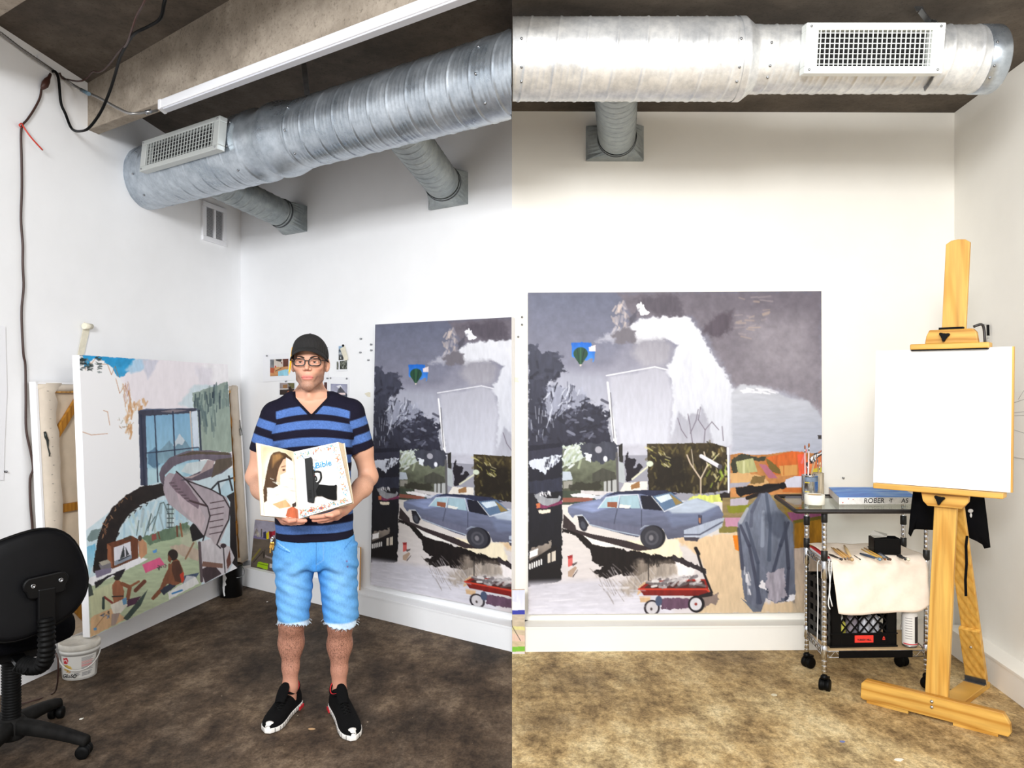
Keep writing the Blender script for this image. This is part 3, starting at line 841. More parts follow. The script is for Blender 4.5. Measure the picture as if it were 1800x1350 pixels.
# dark foliage on the left
fo = [(928, 604), (944, 606), (954, 618), (962, 620), (982, 620), (986, 640), (996, 652), (980, 660), (962, 676), (985, 684), (1010, 676), (1012, 690), (1032, 700), (1044, 716), (1060, 712), (1058, 728), (1072, 724), (1074, 744), (1066, 752), (1080, 760), (1082, 792), (928, 792)]
B.poly(fo, (62, 64, 80), c2=(42, 42, 56), tex=.16, rough=6, soft=1)
B.dabs(fo, 90, [(30, 30, 42), (52, 52, 68), (74, 76, 94)], (6, 16), (3, 7), (0, 3.1), .7, 11)
B.poly([(962, 680), (1000, 678), (1030, 690), (1020, 716), (985, 720), (965, 740), (958, 716)], (168, 172, 190), .8, rough=8, soft=2, tex=.12)
B.dabs([(955, 670), (1030, 678), (1030, 720), (960, 750)], 60, [(206, 210, 224), (34, 34, 46), (150, 154, 174)], (5, 18), (1, 2.6), (1.2, 2.4), .9, 12)
B.dabs([(990, 700), (1062, 700), (1066, 775), (1000, 770)], 60, [(40, 40, 54), (34, 34, 46), (140, 144, 162), (96, 98, 116)], (5, 14), (2, 5), (-.9, .6), .85, 13)
B.dabs([(930, 722), (960, 722), (962, 770), (930, 770)], 12, [(190, 194, 208)], (8, 22), (.8, 1.5), (1.4, 1.7), .9, 14)
B.poly([(1066, 740), (1082, 700), (1086, 780), (1072, 782)], (196, 198, 210), .8, rough=4)
B.line([(1067, 672), (1083, 800)], 3, (246, 246, 248), w2=6)
B.line([(1072, 690), (1078, 770)], 1.2, (60, 58, 70))
# balloon sticker of blue sky
B.poly([(1004, 601), (1039, 601), (1041, 612), (1046, 612), (1045, 628), (1043, 637), (1040, 628), (1030, 634), (1005, 628)], (22, 96, 190), c2=(70, 140, 226), tex=.14, rough=1.5)
B.poly([(1034, 610), (1046, 606), (1046, 618), (1036, 617)], (226, 212, 214), rough=2)
B.ell(1020, 621, 12.5, 11, (34, 72, 52)); B.poly([(1008, 625), (1032, 625), (1022, 640), (1018, 640)], (34, 72, 52))
B.line([(1020, 611), (1020, 638)], 2, (64, 110, 74), .7); B.line([(1014, 612), (1017, 636)], 1, (20, 46, 36)); B.line([(1027, 613), (1022, 636)], 1.5, (18, 42, 34))
B.poly([(1018, 640), (1022, 640), (1021, 643.5), (1018.5, 643.5)], (206, 196, 186))
# left black column and sign
B.poly([(928, 782), (988, 778), (988, 1030), (928, 1034)], (30, 30, 44), c2=(20, 18, 20), tex=.2, rough=1)
B.poly([(928, 792), (990, 784), (990, 800), (928, 809)], (48, 48, 64), tex=.15)
B.poly([(929, 809), (986, 799), (984, 808), (975, 818), (966, 822), (958, 832), (948, 828), (938, 822), (932, 818)], (206, 212, 226), rough=3)
B.dabs([(955, 803), (986, 799), (985, 815), (955, 830)], 22, [(28, 28, 40)], (3, 9), (1, 2.6), (1.2, 1.9), .95, 15)
B.poly([(930, 845), (988, 838), (988, 862), (930, 866)], (44, 46, 62), tex=.2, rough=2)
B.poly([(938, 866), (960, 864), (986, 872), (980, 886), (964, 890), (948, 884)], (150, 152, 158), tex=.2, rough=2)
B.poly([(946, 866), (984, 864), (980, 875), (962, 875)], (24, 22, 28)); B.dabs([(948, 865), (972, 864), (970, 869), (948, 869)], 10, [(240, 240, 246)], (3, 6), (1.5, 3), (1, 2), 1, 16)
B.poly([(944, 884), (962, 888), (988, 878), (988, 884), (960, 892), (943, 892)], (120, 50, 84), tex=.2, rough=1); B.poly([(942, 884), (949, 882), (949, 891), (943, 892)], (196, 110, 70))
B.poly([(945, 895), (967, 894), (966, 900), (948, 901)], (240, 228, 206), rough=1)
B.poly([(930, 965), (968, 950), (968, 968), (950, 978), (930, 985)], (150, 140, 130), c2=(96, 86, 80), rough=3, tex=.15); B.poly([(930, 968), (946, 962), (944, 974), (931, 980)], (242, 240, 240), rough=1)
B.line([(930, 990), (950, 978), (975, 962)], 9, (24, 20, 22)); B.line([(930, 1010), (980, 1000)], 22, (22, 18, 20), .9)
for x in range(931, 952, 4): B.line([(x, 998 - (x - 931) * .4), (x, 990 - (x - 931) * .4)], 2.6, (236, 234, 232))
B.poly([(962, 972), (976, 966), (976, 984), (962, 988)], (206, 196, 182)); B.line([(968, 965), (968, 990)], 2, (30, 26, 26))
# ground
B.poly([(988, 880), (1444, 880), (1444, 1079), (928, 1079), (928, 1030), (986, 1020)], (220, 214, 208), c2=(206, 199, 202), tex=.05, grain='h', rough=2)
B.poly([(928, 1022), (1060, 1018), (1180, 1040), (1180, 1079), (928, 1079)], (196, 194, 204), c2=(210, 208, 218), tex=.08, grain='h', soft=6)
# middle house and yard
B.poly([(988, 790), (1083, 790), (1083, 868), (988, 868)], (112, 118, 100), c2=(74, 76, 62), tex=.22, grain='s')
B.poly([(990, 782), (1026, 780), (1030, 800), (1010, 812), (990, 820)], (196, 206, 200), tex=.16, rough=4); B.dabs([(988, 784), (1030, 782), (1020, 815), (990, 830)], 34, [(228, 234, 236), (120, 136, 104), (168, 178, 150)], (6, 15), (2, 4), (1.8, 2.8), .85, 17)
B.poly([(1016, 782), (1083, 776), (1083, 806), (1056, 814), (1024, 800)], (64, 66, 78), tex=.2, rough=4); B.ell(1051, 790, 6, 6, (168, 168, 178)); B.ell(1063, 806, 3.5, 5, (232, 234, 244)); B.poly([(1026, 796), (1040, 798), (1038, 812), (1030, 806)], (226, 232, 240), rough=2)
B.poly([(1040, 832), (1058, 822), (1080, 830), (1082, 846), (1040, 846)], (70, 70, 62), tex=.15); B.poly([(988, 828), (1002, 828), (1006, 842), (988, 844)], (186, 196, 208)); B.poly([(990, 845), (1006, 844), (1004, 856), (990, 858)], (150, 148, 140))
B.poly([(1060, 846), (1083, 842), (1083, 864), (1060, 864)], (176, 178, 178)); B.line([(1066, 844), (1066, 864)], 2, (50, 46, 40)); B.line([(1074, 842), (1074, 864)], 2.4, (40, 38, 36)); B.poly([(1000, 850), (1055, 845), (1055, 862), (1000, 862)], (48, 46, 38), .8, rough=4)
B.poly([(988, 862), (1022, 862), (1060, 872), (1060, 884), (988, 886)], (62, 70, 58), tex=.15); B.poly([(988, 874), (1040, 874), (1042, 880), (988, 882)], (138, 84, 70)); B.poly([(1020, 861), (1080, 864), (1080, 871), (1020, 868)], (206, 202, 204)); B.poly([(1002, 868), (1018, 866), (1060, 872), (1056, 876), (1006, 872)], (240, 238, 240)); B.poly([(1040, 872), (1082, 866), (1082, 884), (1056, 884)], (196, 200, 212))
B.line([(1083, 796), (1085, 868)], 4, (92, 90, 92)); B.poly([(1086, 782), (1093, 779), (1094, 812), (1087, 812)], (44, 42, 40)); B.poly([(1086, 810), (1096, 815), (1098, 850), (1086, 846)], (176, 182, 186)); B.poly([(1096, 848), (1136, 846), (1136, 866), (1088, 866)], (226, 220, 212), rough=1)
B.poly([(1096, 815), (1101, 790), (1104, 806), (1116, 806), (1112, 826), (1122, 812), (1128, 822), (1112, 842), (1100, 848)], (34, 30, 38), rough=3); B.line([(1110, 842), (1140, 818)], 3, (214, 214, 190)); B.poly([(1108, 852), (1122, 846), (1124, 856), (1108, 860)], (150, 110, 70), rough=1)
# dark trees
tr = [(1136, 780), (1250, 779), (1276, 786), (1279, 862), (1230, 868), (1190, 866), (1138, 862)]
B.poly(tr, (62, 52, 34), c2=(40, 34, 24), tex=.3, grain='s', rough=1)
B.dabs(tr, 130, [(34, 28, 20), (84, 74, 44), (108, 98, 60), (46, 40, 28), (128, 116, 66)], (4, 12), (2, 5), (.8, 2.5), .7, 18)
B.poly([(1150, 800), (1200, 800), (1212, 850), (1150, 862)], (30, 25, 20), .75, rough=6, soft=5)
B.dabs([(1134, 782), (1164, 784), (1180, 815), (1170, 822), (1136, 800)], 20, [(190, 186, 110), (214, 206, 160), (150, 140, 76)], (4, 10), (1.5, 3), (.3, 1.2), .85, 19)
B.dabs([(1240, 785), (1280, 790), (1280, 850), (1245, 860)], 36, [(176, 168, 100), (206, 196, 150), (150, 176, 60), (120, 100, 60)], (4, 12), (1.5, 4), (.8, 2.2), .8, 20)
B.ell(1141, 815, 6, 5, (206, 216, 196)); B.line([(1230, 880), (1230, 842), (1212, 815), (1206, 800)], 2.6, (196, 178, 158)); B.line([(1230, 842), (1242, 818), (1236, 795)], 2.2, (206, 190, 170)); B.line([(1218, 825), (1214, 790)], 1.4, (180, 168, 150)); B.line([(1240, 822), (1262, 798)], 1.6, (210, 200, 160))
B.line([(1231, 802), (1262, 820)], 7, (216, 214, 222)); B.line([(1230, 800), (1260, 817)], 1.5, (250, 250, 252)); B.ell(1264, 821, 4, 4.5, (80, 78, 84)); B.line([(1230, 806), (1260, 824)], 1.2, (40, 36, 34))
B.poly([(1215, 872), (1290, 868), (1290, 880), (1205, 888)], (206, 214, 110), tex=.15, rough=2); B.poly([(1262, 868), (1300, 862), (1306, 876), (1266, 880)], (40, 34, 34), rough=2)
B.line([(1278, 788), (1279, 866)], 3, (232, 232, 238))
# orange house and road
B.poly([(1282, 800), (1300, 797), (1322, 801), (1345, 800), (1390, 794), (1443, 800), (1443, 880), (1282, 880)], (176, 118, 66), c2=(190, 132, 80), tex=.18, grain='s')
B.poly([(1283, 808), (1300, 797), (1330, 804), (1344, 803), (1344, 812), (1320, 810), (1310, 826), (1286, 834)], (60, 60, 48), rough=2, tex=.2); B.poly([(1292, 812), (1322, 806), (1330, 830), (1296, 834)], (168, 168, 118), tex=.15); B.line([(1306, 812), (1306, 832)], 4, (196, 196, 150))
B.poly([(1344, 806), (1390, 794), (1412, 796), (1414, 840), (1400, 838), (1350, 834)], (206, 98, 42), c2=(190, 106, 52), tex=.16, rough=1); B.poly([(1344, 806), (1362, 818), (1378, 836), (1352, 830)], (112, 92, 44), rough=1); B.poly([(1368, 820), (1400, 818), (1400, 836), (1372, 838)], (206, 150, 84)); B.line([(1376, 820), (1376, 836)], 1, (160, 70, 30)); B.poly([(1400, 800), (1416, 798), (1418, 840), (1404, 840)], (226, 92, 60), tex=.15)
B.poly([(1332, 816), (1345, 818), (1366, 842), (1350, 842)], (170, 104, 120)); B.poly([(1282, 832), (1312, 832), (1340, 838), (1350, 852), (1300, 856), (1282, 850)], (206, 164, 112), rough=2); B.poly([(1320, 838), (1345, 838), (1340, 850), (1318, 852)], (120, 96, 56), rough=2); B.poly([(1282, 850), (1318, 848), (1310, 856), (1282, 858)], (160, 158, 170))
B.poly([(1380, 844), (1396, 838), (1412, 838), (1414, 860), (1374, 858)], (206, 206, 222)); B.poly([(1374, 858), (1443, 858), (1443, 868), (1374, 866)], (188, 106, 50))
B.poly([(1416, 812), (1443, 792), (1443, 830), (1420, 838)], (214, 120, 70), tex=.2); B.poly([(1420, 808), (1443, 792), (1443, 802), (1424, 816)], (36, 32, 34), rough=3); B.poly([(1424, 806), (1443, 795), (1443, 798), (1425, 811)], (244, 244, 244), rough=2); B.line([(1408, 815), (1416, 792)], 3, (220, 120, 120)); B.poly([(1436, 766), (1443, 766), (1443, 773), (1437, 773)], (60, 54, 54)); B.poly([(1426, 826), (1443, 822), (1443, 832), (1426, 834)], (206, 186, 60))
# lawn strips right of the car, barrel of brown ochre
B.poly([(1268, 876), (1443, 866), (1443, 930), (1268, 930)], (142, 124, 84), tex=.2, grain='h'); B.poly([(1276, 890), (1330, 886), (1330, 902), (1278, 903)], (128, 130, 40), rough=2); B.poly([(1282, 878), (1316, 874), (1312, 888), (1282, 890)], (180, 172, 184)); B.poly([(1272, 910), (1300, 910), (1300, 928), (1274, 929)], (190, 140, 164)); B.poly([(1262, 926), (1300, 926), (1298, 936), (1262, 938)], (130, 120, 62), rough=1)
B.poly([(1290, 858), (1370, 850), (1378, 848), (1380, 858), (1340, 864), (1300, 874), (1292, 868)], (26, 22, 24), rough=2); B.line([(1312, 876), (1366, 858)], 7, (36, 30, 30)); B.ell(1374, 855, 6, 6, (22, 20, 26))
B.poly([(1372, 880), (1443, 876), (1443, 910), (1380, 914)], (150, 124, 60), tex=.2, grain='h', rough=1); B.poly([(1380, 892), (1443, 884), (1443, 892), (1384, 898)], (120, 116, 40)); B.poly([(1382, 902), (1443, 900), (1443, 910), (1390, 918)], (150, 84, 124), tex=.15)
B.poly([(1392, 916), (1443, 908), (1443, 966), (1390, 966)], (170, 122, 28), c2=(140, 94, 18), tex=.25); B.poly([(1392, 916), (1443, 908), (1443, 914), (1392, 922)], (108, 96, 30)); B.poly([(1390, 965), (1443, 964), (1443, 1079), (1385, 1079)], (180, 162, 150), c2=(196, 176, 148), tex=.15)
B.line([(1393, 920), (1393, 1060)], 4, (110, 104, 108), .6)
# sand apron
B.poly([(1180, 945), (1262, 940), (1300, 935), (1310, 1060), (1390, 1060), (1390, 1079), (1220, 1079), (1240, 1010), (1225, 975)], (226, 196, 158), c2=(206, 182, 150), tex=.08, rough=3, soft=2)
B.poly([(1286, 942), (1296, 942), (1298, 970), (1290, 966)], (230, 130, 30))
B.poly([(1100, 950), (1190, 948), (1200, 985), (1160, 985), (1110, 968)], (240, 228, 200), rough=2, soft=2)
# shadow strokes under the car
B.poly([(988, 928), (1010, 932), (1040, 948), (1100, 966), (1142, 974), (1200, 980), (1200, 990), (1150, 992), (1120, 1012), (1080, 1010), (1060, 1016), (1040, 1004), (1060, 996), (1040, 984), (1034, 966), (1012, 940), (988, 934)], (24, 18, 18), tex=.3, rough=3)
B.poly([(1024, 938), (1060, 946), (1098, 962), (1060, 960), (1040, 956)], (236, 232, 228), rough=1)
B.poly([(1118, 985), (1200, 990), (1192, 1010), (1140, 1020), (1100, 1050), (1085, 1030), (1110, 1010)], (150, 138, 126), .8, tex=.3, rough=6, soft=5); B.poly([(1185, 985), (1222, 995), (1215, 1015), (1190, 1012)], (236, 230, 230), rough=2, soft=2)
B.dabs([(1040, 1000), (1160, 990), (1150, 1010), (1070, 1060)], 50, [(150, 140, 132), (200, 194, 196), (110, 100, 94)], (10, 30), (.8, 2), (.7, 1.2), .6, 21); B.line([(1138, 985), (1138, 1024)], 1.6, (24, 20, 20)); B.dabs([(1138, 984), (1160, 986), (1158, 996), (1140, 994)], 12, [(24, 20, 20)], (4, 9), (1, 1.6), (1.4, 1.7), 1, 22)
B.poly([(1180, 975), (1238, 1000), (1240, 1010), (1226, 1004), (1180, 984)], (48, 42, 46), rough=2)
B.poly([(997, 976), (1005, 974), (1006, 992), (998, 995)], (206, 96, 92)); B.poly([(997, 976), (1005, 974), (1005, 979), (998, 981)], (150, 40, 44)); B.poly([(998, 1003), (1010, 994), (1013, 997), (1004, 1013), (998, 1012)], (176, 150, 130)); B.poly([(1005, 1012), (1016, 998), (1013, 1004), (1006, 1014)], (70, 56, 56)); B.poly([(1004, 990), (1014, 986), (1012, 990), (1006, 994)], (90, 78, 80))
# car
B.poly([(990, 902), (1010, 922), (1012, 930), (1040, 938), (1100, 950), (1150, 965), (1120, 968), (1040, 946), (988, 926)], (52, 42, 44), tex=.15)
body = [(998, 890), (1008, 884), (1054, 876), (1066, 866), (1084, 864), (1128, 866), (1162, 890), (1185, 886), (1225, 876), (1262, 890), (1270, 905), (1262, 925), (1245, 936), (1200, 944), (1172, 948), (1164, 930), (1140, 926), (1126, 938), (1120, 944), (1100, 940), (1036, 922), (1022, 905), (1010, 904), (1006, 910), (998, 900)]
B.poly(body, (118, 128, 160), c2=(88, 90, 108), tex=.1, grain='h')
B.poly([(1000, 890), (1052, 878), (1076, 890), (1040, 900)], (136, 148, 186), tex=.12, grain='h', soft=2); B.poly([(1036, 912), (1078, 920), (1124, 926), (1124, 942), (1040, 924)], (104, 106, 128), .8, tex=.1, soft=2)
B.poly([(1164, 898), (1240, 886), (1262, 894), (1240, 918), (1180, 926)], (112, 122, 150), .8, tex=.1, grain='h', soft=3); B.poly([(1164, 890), (1222, 876), (1262, 888), (1230, 902), (1180, 902)], (186, 198, 214), .9, tex=.08, grain='h', soft=2)
B.poly([(1062, 872), (1080, 864), (1130, 861), (1170, 862), (1190, 868), (1160, 876), (1125, 868), (1086, 868)], (44, 48, 72), tex=.12)
B.poly([(1124, 870), (1146, 872), (1166, 898), (1128, 894)], (30, 30, 42)); B.poly([(1050, 892), (1064, 874), (1088, 870), (1084, 892)], (166, 196, 208)); B.poly([(1066, 882), (1084, 882), (1083, 892), (1066, 890)], (140, 84, 62)); B.poly([(1089, 871), (1120, 870), (1124, 893), (1087, 892)], (160, 188, 200)); B.poly([(1088, 886), (1108, 888), (1104, 893), (1087, 892)], (226, 226, 220))
B.poly([(1146, 872), (1178, 865), (1200, 884), (1166, 897)], (92, 116, 146)); B.poly([(1150, 874), (1174, 868), (1180, 876), (1160, 884)], (206, 220, 232)); B.poly([(1176, 868), (1198, 884), (1186, 888)], (140, 120, 74))
for q in ([(1050, 893), (1064, 874), (1088, 870), (1120, 869), (1127, 893)], [(1088, 870), (1084, 893)], [(1144, 872), (1166, 899), (1200, 885)]): B.line(q, 1.4, (216, 222, 230))
B.line([(1078, 920), (1084, 893)], 1, (50, 52, 66)); B.line([(1126, 925), (1126, 896)], 1, (50, 52, 66)); B.line([(1036, 921), (1078, 932), (1122, 941)], 1.6, (176, 190, 206)); B.line([(1124, 930), (1132, 924), (1150, 924), (1164, 934)], 1.6, (160, 170, 186))
B.line([(1012, 905), (1022, 904), (1034, 918)], 1.6, (190, 200, 214)); B.poly([(1014, 906), (1024, 906), (1034, 922), (1028, 931), (1018, 926)], (30, 28, 36)); B.ell(1024, 922, 7, 11, (40, 40, 50), rot=-.3); B.ell(1024, 922, 4, 7, (72, 74, 84), rot=-.3)
B.ell(1146, 944, 22, 21, (30, 30, 38)); B.ell(1144, 944, 19, 20, (54, 54, 62)); B.ell(1144, 945, 12, 13, (78, 78, 86)); B.ell(1144, 945, 8, 9, (60, 60, 68)); B.ell(1143, 945, 4, 5, (120, 118, 124))
B.poly([(1225, 905), (1232, 906), (1232, 924), (1226, 924)], (70, 72, 92)); B.poly([(1226, 910), (1230, 910), (1230, 920), (1227, 920)], (170, 120, 90)); B.poly([(1200, 932), (1262, 912), (1272, 910), (1266, 928), (1224, 950), (1200, 948)], (176, 186, 204), .9, tex=.1); B.line([(1200, 940), (1228, 940), (1268, 918)], 2.5, (84, 86, 104)); B.poly([(1200, 944), (1228, 945), (1224, 952), (1202, 950)], (70, 66, 76))
# draped figure
fig = [(1346, 866), (1352, 870), (1366, 895), (1384, 912), (1392, 920), (1394, 990), (1396, 1046), (1386, 1056), (1362, 1062), (1344, 1052), (1336, 1076), (1322, 1076), (1306, 1052), (1300, 1000), (1295, 918), (1316, 890), (1336, 868)]
B.poly(fig, (120, 128, 146), c2=(96, 100, 116), tex=.16, rough=1)
for q, c in (([(1334, 870), (1320, 900), (1318, 925)], (84, 88, 106)), ([(1345, 868), (1352, 920), (1350, 985)], (74, 82, 100)), ([(1300, 925), (1315, 960), (1334, 1060)], (58, 60, 78)), ([(1310, 920), (1330, 990), (1330, 1060)], (66, 72, 90)), ([(1384, 920), (1370, 960), (1348, 1040)], (54, 58, 76)), ([(1378, 920), (1384, 1000), (1380, 1056)], (52, 54, 70)), ([(1296, 930), (1303, 1000)], (60, 62, 80)), ([(1340, 900), (1338, 960)], (150, 158, 176)), ([(1312, 895), (1300, 918)], (176, 180, 190))): B.line(q, 5, c, .75, w2=7)
B.poly([(1340, 905), (1366, 900), (1384, 914), (1378, 950), (1352, 940)], (70, 76, 94), .6, rough=3, soft=4); B.poly([(1334, 1020), (1346, 1026), (1344, 1038), (1332, 1034)], (226, 222, 226), rough=3)
B.poly([(1345, 1010), (1376, 1000), (1380, 1050), (1360, 1062), (1346, 1050)], (160, 154, 166), tex=.2, rough=3); B.poly([(1384, 1048), (1397, 1046), (1394, 1056), (1380, 1060)], (232, 230, 236), rough=2); B.dabs([(1305, 1000), (1315, 1000), (1318, 1050), (1308, 1045)], 8, [(226, 224, 230)], (8, 18), (2, 4), (1.2, 1.7), .9, 23)
B.poly([(1300, 1052), (1336, 1076), (1322, 1077), (1306, 1058)], (100, 106, 120))
# wagon
B.poly([(1160, 1050), (1210, 1052), (1212, 1070), (1160, 1070)], (96, 70, 90), tex=.2, rough=2); B.poly([(1225, 1048), (1262, 1044), (1258, 1060), (1232, 1066)], (110, 96, 96), .8, rough=4); B.poly([(1122, 1030), (1136, 1018), (1132, 1036), (1118, 1046)], (206, 172, 134)); B.poly([(1122, 1048), (1142, 1048), (1140, 1058), (1124, 1058)], (206, 172, 134))
B.poly([(1121, 1034), (1140, 1020), (1240, 1018), (1244, 1040), (1236, 1048), (1130, 1046)], (150, 38, 30), c2=(110, 26, 24), tex=.15); B.poly([(1130, 1034), (1142, 1023), (1236, 1021), (1238, 1034)], (70, 40, 38)); B.line([(1121, 1035), (1240, 1036), (1244, 1040)], 3, (196, 62, 44))
B.dabs([(1138, 1018), (1225, 1014), (1232, 1030), (1142, 1032)], 50, [(176, 172, 174), (216, 212, 212), (120, 114, 118), (92, 84, 86)], (6, 16), (3, 6), (-.9, .2), .95, 24)
B.ell(1144, 1068, 14, 14, (44, 38, 44)); B.ell(1144, 1068, 10.5, 11, (196, 192, 196)); B.ell(1143, 1070, 2, 2.5, (70, 60, 60)); B.ell(1156, 1056, 6, 9, (70, 80, 104)); B.ell(1222, 1062, 14.5, 15, (26, 22, 28)); B.ell(1221, 1062, 10.5, 11, (206, 204, 210)); B.ell(1221, 1062, 2.4, 2.6, (140, 50, 44))
B.line([(1222, 966), (1232, 1000), (1249, 1042), (1228, 1048)], 4, (34, 30, 34)); B.line([(1221, 964), (1226, 974)], 6, (30, 26, 30)); B.line([(1248, 1046), (1232, 1048)], 5, (40, 34, 36))
B.dabs([(928, 1030), (1120, 1030), (1120, 1078), (928, 1078)], 40, [(226, 224, 232), (196, 194, 204)], (20, 60), (1.5, 4), (-.12, .02), .5, 25)


def on_plane(a, c, d, px, py):          # where the pixel's ray meets the plane of three points
    n = (c - a).cross(d - a); o = Vector((0, 0, EYE)); r = P(px, py, 1.0) - o
    return o + r * (n.dot(a - o) / n.dot(r))


def canvas(name, label, cat, tl, trr, br, bl, depth, edge, n, group=None):
    """stretched canvas: wrapped sides behind the painted face"""
    n = Vector(n).normalized(); c = (bl + br) / 2
    root = thing(name, label, cat, (c.x, c.y, min(bl.z, br.z)), group)
    mb = MB(); mb.hexa([q - n * depth for q in (tl, trr, br, bl)], [tl, trr, br, bl]); build(mb, 'stretched_canvas', edge, root, bevel=.002)
    return root


# in the warm half: whole painting on the wall
oW = .034
a, b, c, d = wf.hit(928, 514.5, oW), wf.hit(1443.5, 512, oW), wf.hit(1445.5, 1076, oW), wf.hit(928.5, 1080, oW)
root = canvas('street_painting', 'grey painting of a blue sedan, with draped figure, left of the glass-topped cart', 'painting', a, b, c, d, .03, M['canvas_edge'], (wf.n.x, wf.n.y, 0))
picture('painted_face', B, [(928, 514), (1443.5, 513), (1443.5, 1078), (928, 1078)], [q + Vector((wf.n.x, wf.n.y, 0)) * .0015 for q in (a, b, c, d)], 500, 548, M['paint'], root)
# in the cool half: the same picture, as far as the edge of the half
a, b, c, d = wb.hit(660, 570.5, oW), wb.hit(899.6, 557.5, oW), wb.hit(899.6, 1077, oW), wb.hit(651.5, 1027.5, oW)
root = canvas('street_painting', 'grey painting of a blue sedan, cut off halfway, beside the standing man', 'painting', a, b, c, d, .03, M['canvas_edge'], (wb.n.x, wb.n.y, 0))
picture('painted_face', B, [(928, 514), (1443.5, 513), (1443.5, 1078), (928, 1078)], [q + Vector((wb.n.x, wb.n.y, 0)) * .0015 for q in (a, b, c, d)], 280, 480, M['paint'], root, u1=.537)
# ------------------------------------------------------------------ canvases leaning on the left wall
def text(body, size, Mx, mat, parent, name='lettering', shear=0.0, depth=0.0004, bold=0.0):
    cu = bpy.data.curves.new(name, 'FONT'); cu.body = body; cu.size = size; cu.shear = shear; cu.extrude = depth; cu.offset = bold; cu.align_x = 'CENTER'; cu.align_y = 'CENTER'
    o = bpy.data.objects.new(name, cu); COL.objects.link(o)
    me = bpy.data.meshes.new_from_object(o.evaluated_get(bpy.context.evaluated_depsgraph_get())); bpy.data.objects.remove(o)
    me.materials.clear(); me.materials.append(mat)
    org = ORG[parent]; me.transform(Matrix.Translation(-org) @ Mx)
    q = bpy.data.objects.new(name, me); COL.objects.link(q); q.parent = parent; ORG[q] = org; return q


S = Cv(126, 612, 426, 1134, 1.7, (243, 243, 245), 9)
S.poly([(139, 622), (200, 622), (400, 640), (410, 800), (320, 740), (255, 725), (225, 690), (205, 640)], (236, 230, 236), tex=.03, soft=4)
S.poly([(360, 640), (400, 640), (402, 672), (350, 670)], (240, 238, 242), soft=4)
S.poly([(144, 624), (176, 626), (240, 631), (238, 645), (226, 655), (212, 664), (204, 657), (196, 642), (188, 640), (178, 632), (164, 631), (150, 646)], (30, 150, 208), c2=(60, 160, 212), tex=.14, grain='s', rough=2)
S.poly([(222, 650), (240, 632), (262, 632), (258, 646), (250, 652), (232, 656)], (176, 206, 230), tex=.1, rough=2, soft=2); S.poly([(252, 632), (280, 634), (272, 650), (262, 668), (256, 650)], (206, 206, 220), tex=.1, rough=2, soft=2); S.poly([(345, 645), (374, 648), (374, 690), (352, 680)], (222, 218, 228), .8, rough=3, soft=4)
S.poly([(320, 706), (342, 676), (388, 676), (388, 690), (360, 700), (340, 716), (316, 710)], (206, 220, 228), rough=2, soft=2)
for q in ([(150, 650), (153, 630), (160, 640), (168, 630), (178, 632)], [(180, 640), (190, 640), (197, 658), (204, 644), (210, 662)], [(205, 665), (212, 690), (222, 676), (232, 700), (226, 730)], [(183, 720), (190, 722), (194, 745)], [(128, 752), (160, 762), (190, 760)], [(222, 678), (224, 690)]): S.line(q, 1, (176, 110, 60), .8)
for x, y0, y1 in ((143, 623, 650), (147, 630, 644), (174, 626, 656), (157, 638, 650)): S.dabs([(x - 4, y0), (x + 3, y0), (x + 5, y1), (x - 4, y1)], 16, [(26, 34, 34), (40, 60, 60)], (3, 8), (1, 2.4), (-.4, .5), .95, int(x))
S.dabs([(216, 676), (230, 676), (232, 715), (222, 715)], 36, [(196, 150, 100), (222, 190, 150), (176, 110, 60), (200, 180, 190)], (6, 18), (1, 2), (1.3, 1.9), .7, 4)
S.dabs([(226, 712), (262, 700), (256, 720), (236, 722), (232, 765), (222, 745)], 46, [(190, 130, 76), (206, 156, 104), (222, 186, 146)], (5, 14), (1.5, 4), (1.0, 2.3), .7, 5); S.dabs([(200, 735), (240, 735), (240, 755), (200, 750)], 14, [(150, 100, 60), (120, 120, 96)], (3, 7), (.7, 1.2), (0, 3), .7, 6)
S.poly([(340, 690), (400, 670), (412, 792), (350, 792)], (142, 158, 150), c2=(156, 172, 160), tex=.12, rough=2)
S.dabs([(338, 698), (400, 672), (402, 720), (346, 735)], 60, [(58, 78, 86), (96, 116, 116), (120, 140, 136), (40, 58, 70)], (8, 22), (1.5, 3.5), (1.45, 1.7), .85, 7); S.dabs([(350, 725), (380, 720), (378, 755), (360, 755)], 12, [(84, 104, 108)], (14, 34), (2, 3), (1.35, 1.6), .8, 8)
# tall window
S.poly([(245, 720), (258, 717), (348, 716), (352, 792), (356, 850), (249, 850)], (84, 96, 122), tex=.12)
S.poly([(245, 722), (258, 728), (262, 850), (250, 850)], (60, 64, 84), tex=.2); S.poly([(258, 728), (346, 722), (351, 786), (350, 850), (262, 850)], (126, 172, 206), c2=(166, 206, 222), tex=.07); S.poly([(246, 720), (346, 716), (346, 724), (248, 730)], (60, 62, 80), tex=.2); S.poly([(284, 722), (306, 718), (330, 720), (306, 724)], (130, 122, 130)); S.poly([(338, 722), (348, 720), (352, 784), (342, 784)], (214, 226, 240)); S.line([(336, 722), (340, 790)], 2.5, (206, 190, 180))
S.poly([(262, 793), (275, 784), (285, 793), (285, 812), (275, 822), (262, 812)], (96, 132, 160), tex=.12, rough=1); S.poly([(278, 795), (300, 772), (306, 782), (317, 760), (330, 775), (338, 788), (336, 808), (280, 812)], (112, 144, 166), c2=(136, 170, 186), tex=.12, rough=1); S.poly([(317, 760), (327, 772), (322, 780), (314, 778), (308, 786), (306, 780)], (200, 212, 222), rough=1); S.poly([(262, 822), (330, 812), (320, 840), (262, 848)], (190, 220, 228), .8, soft=3)
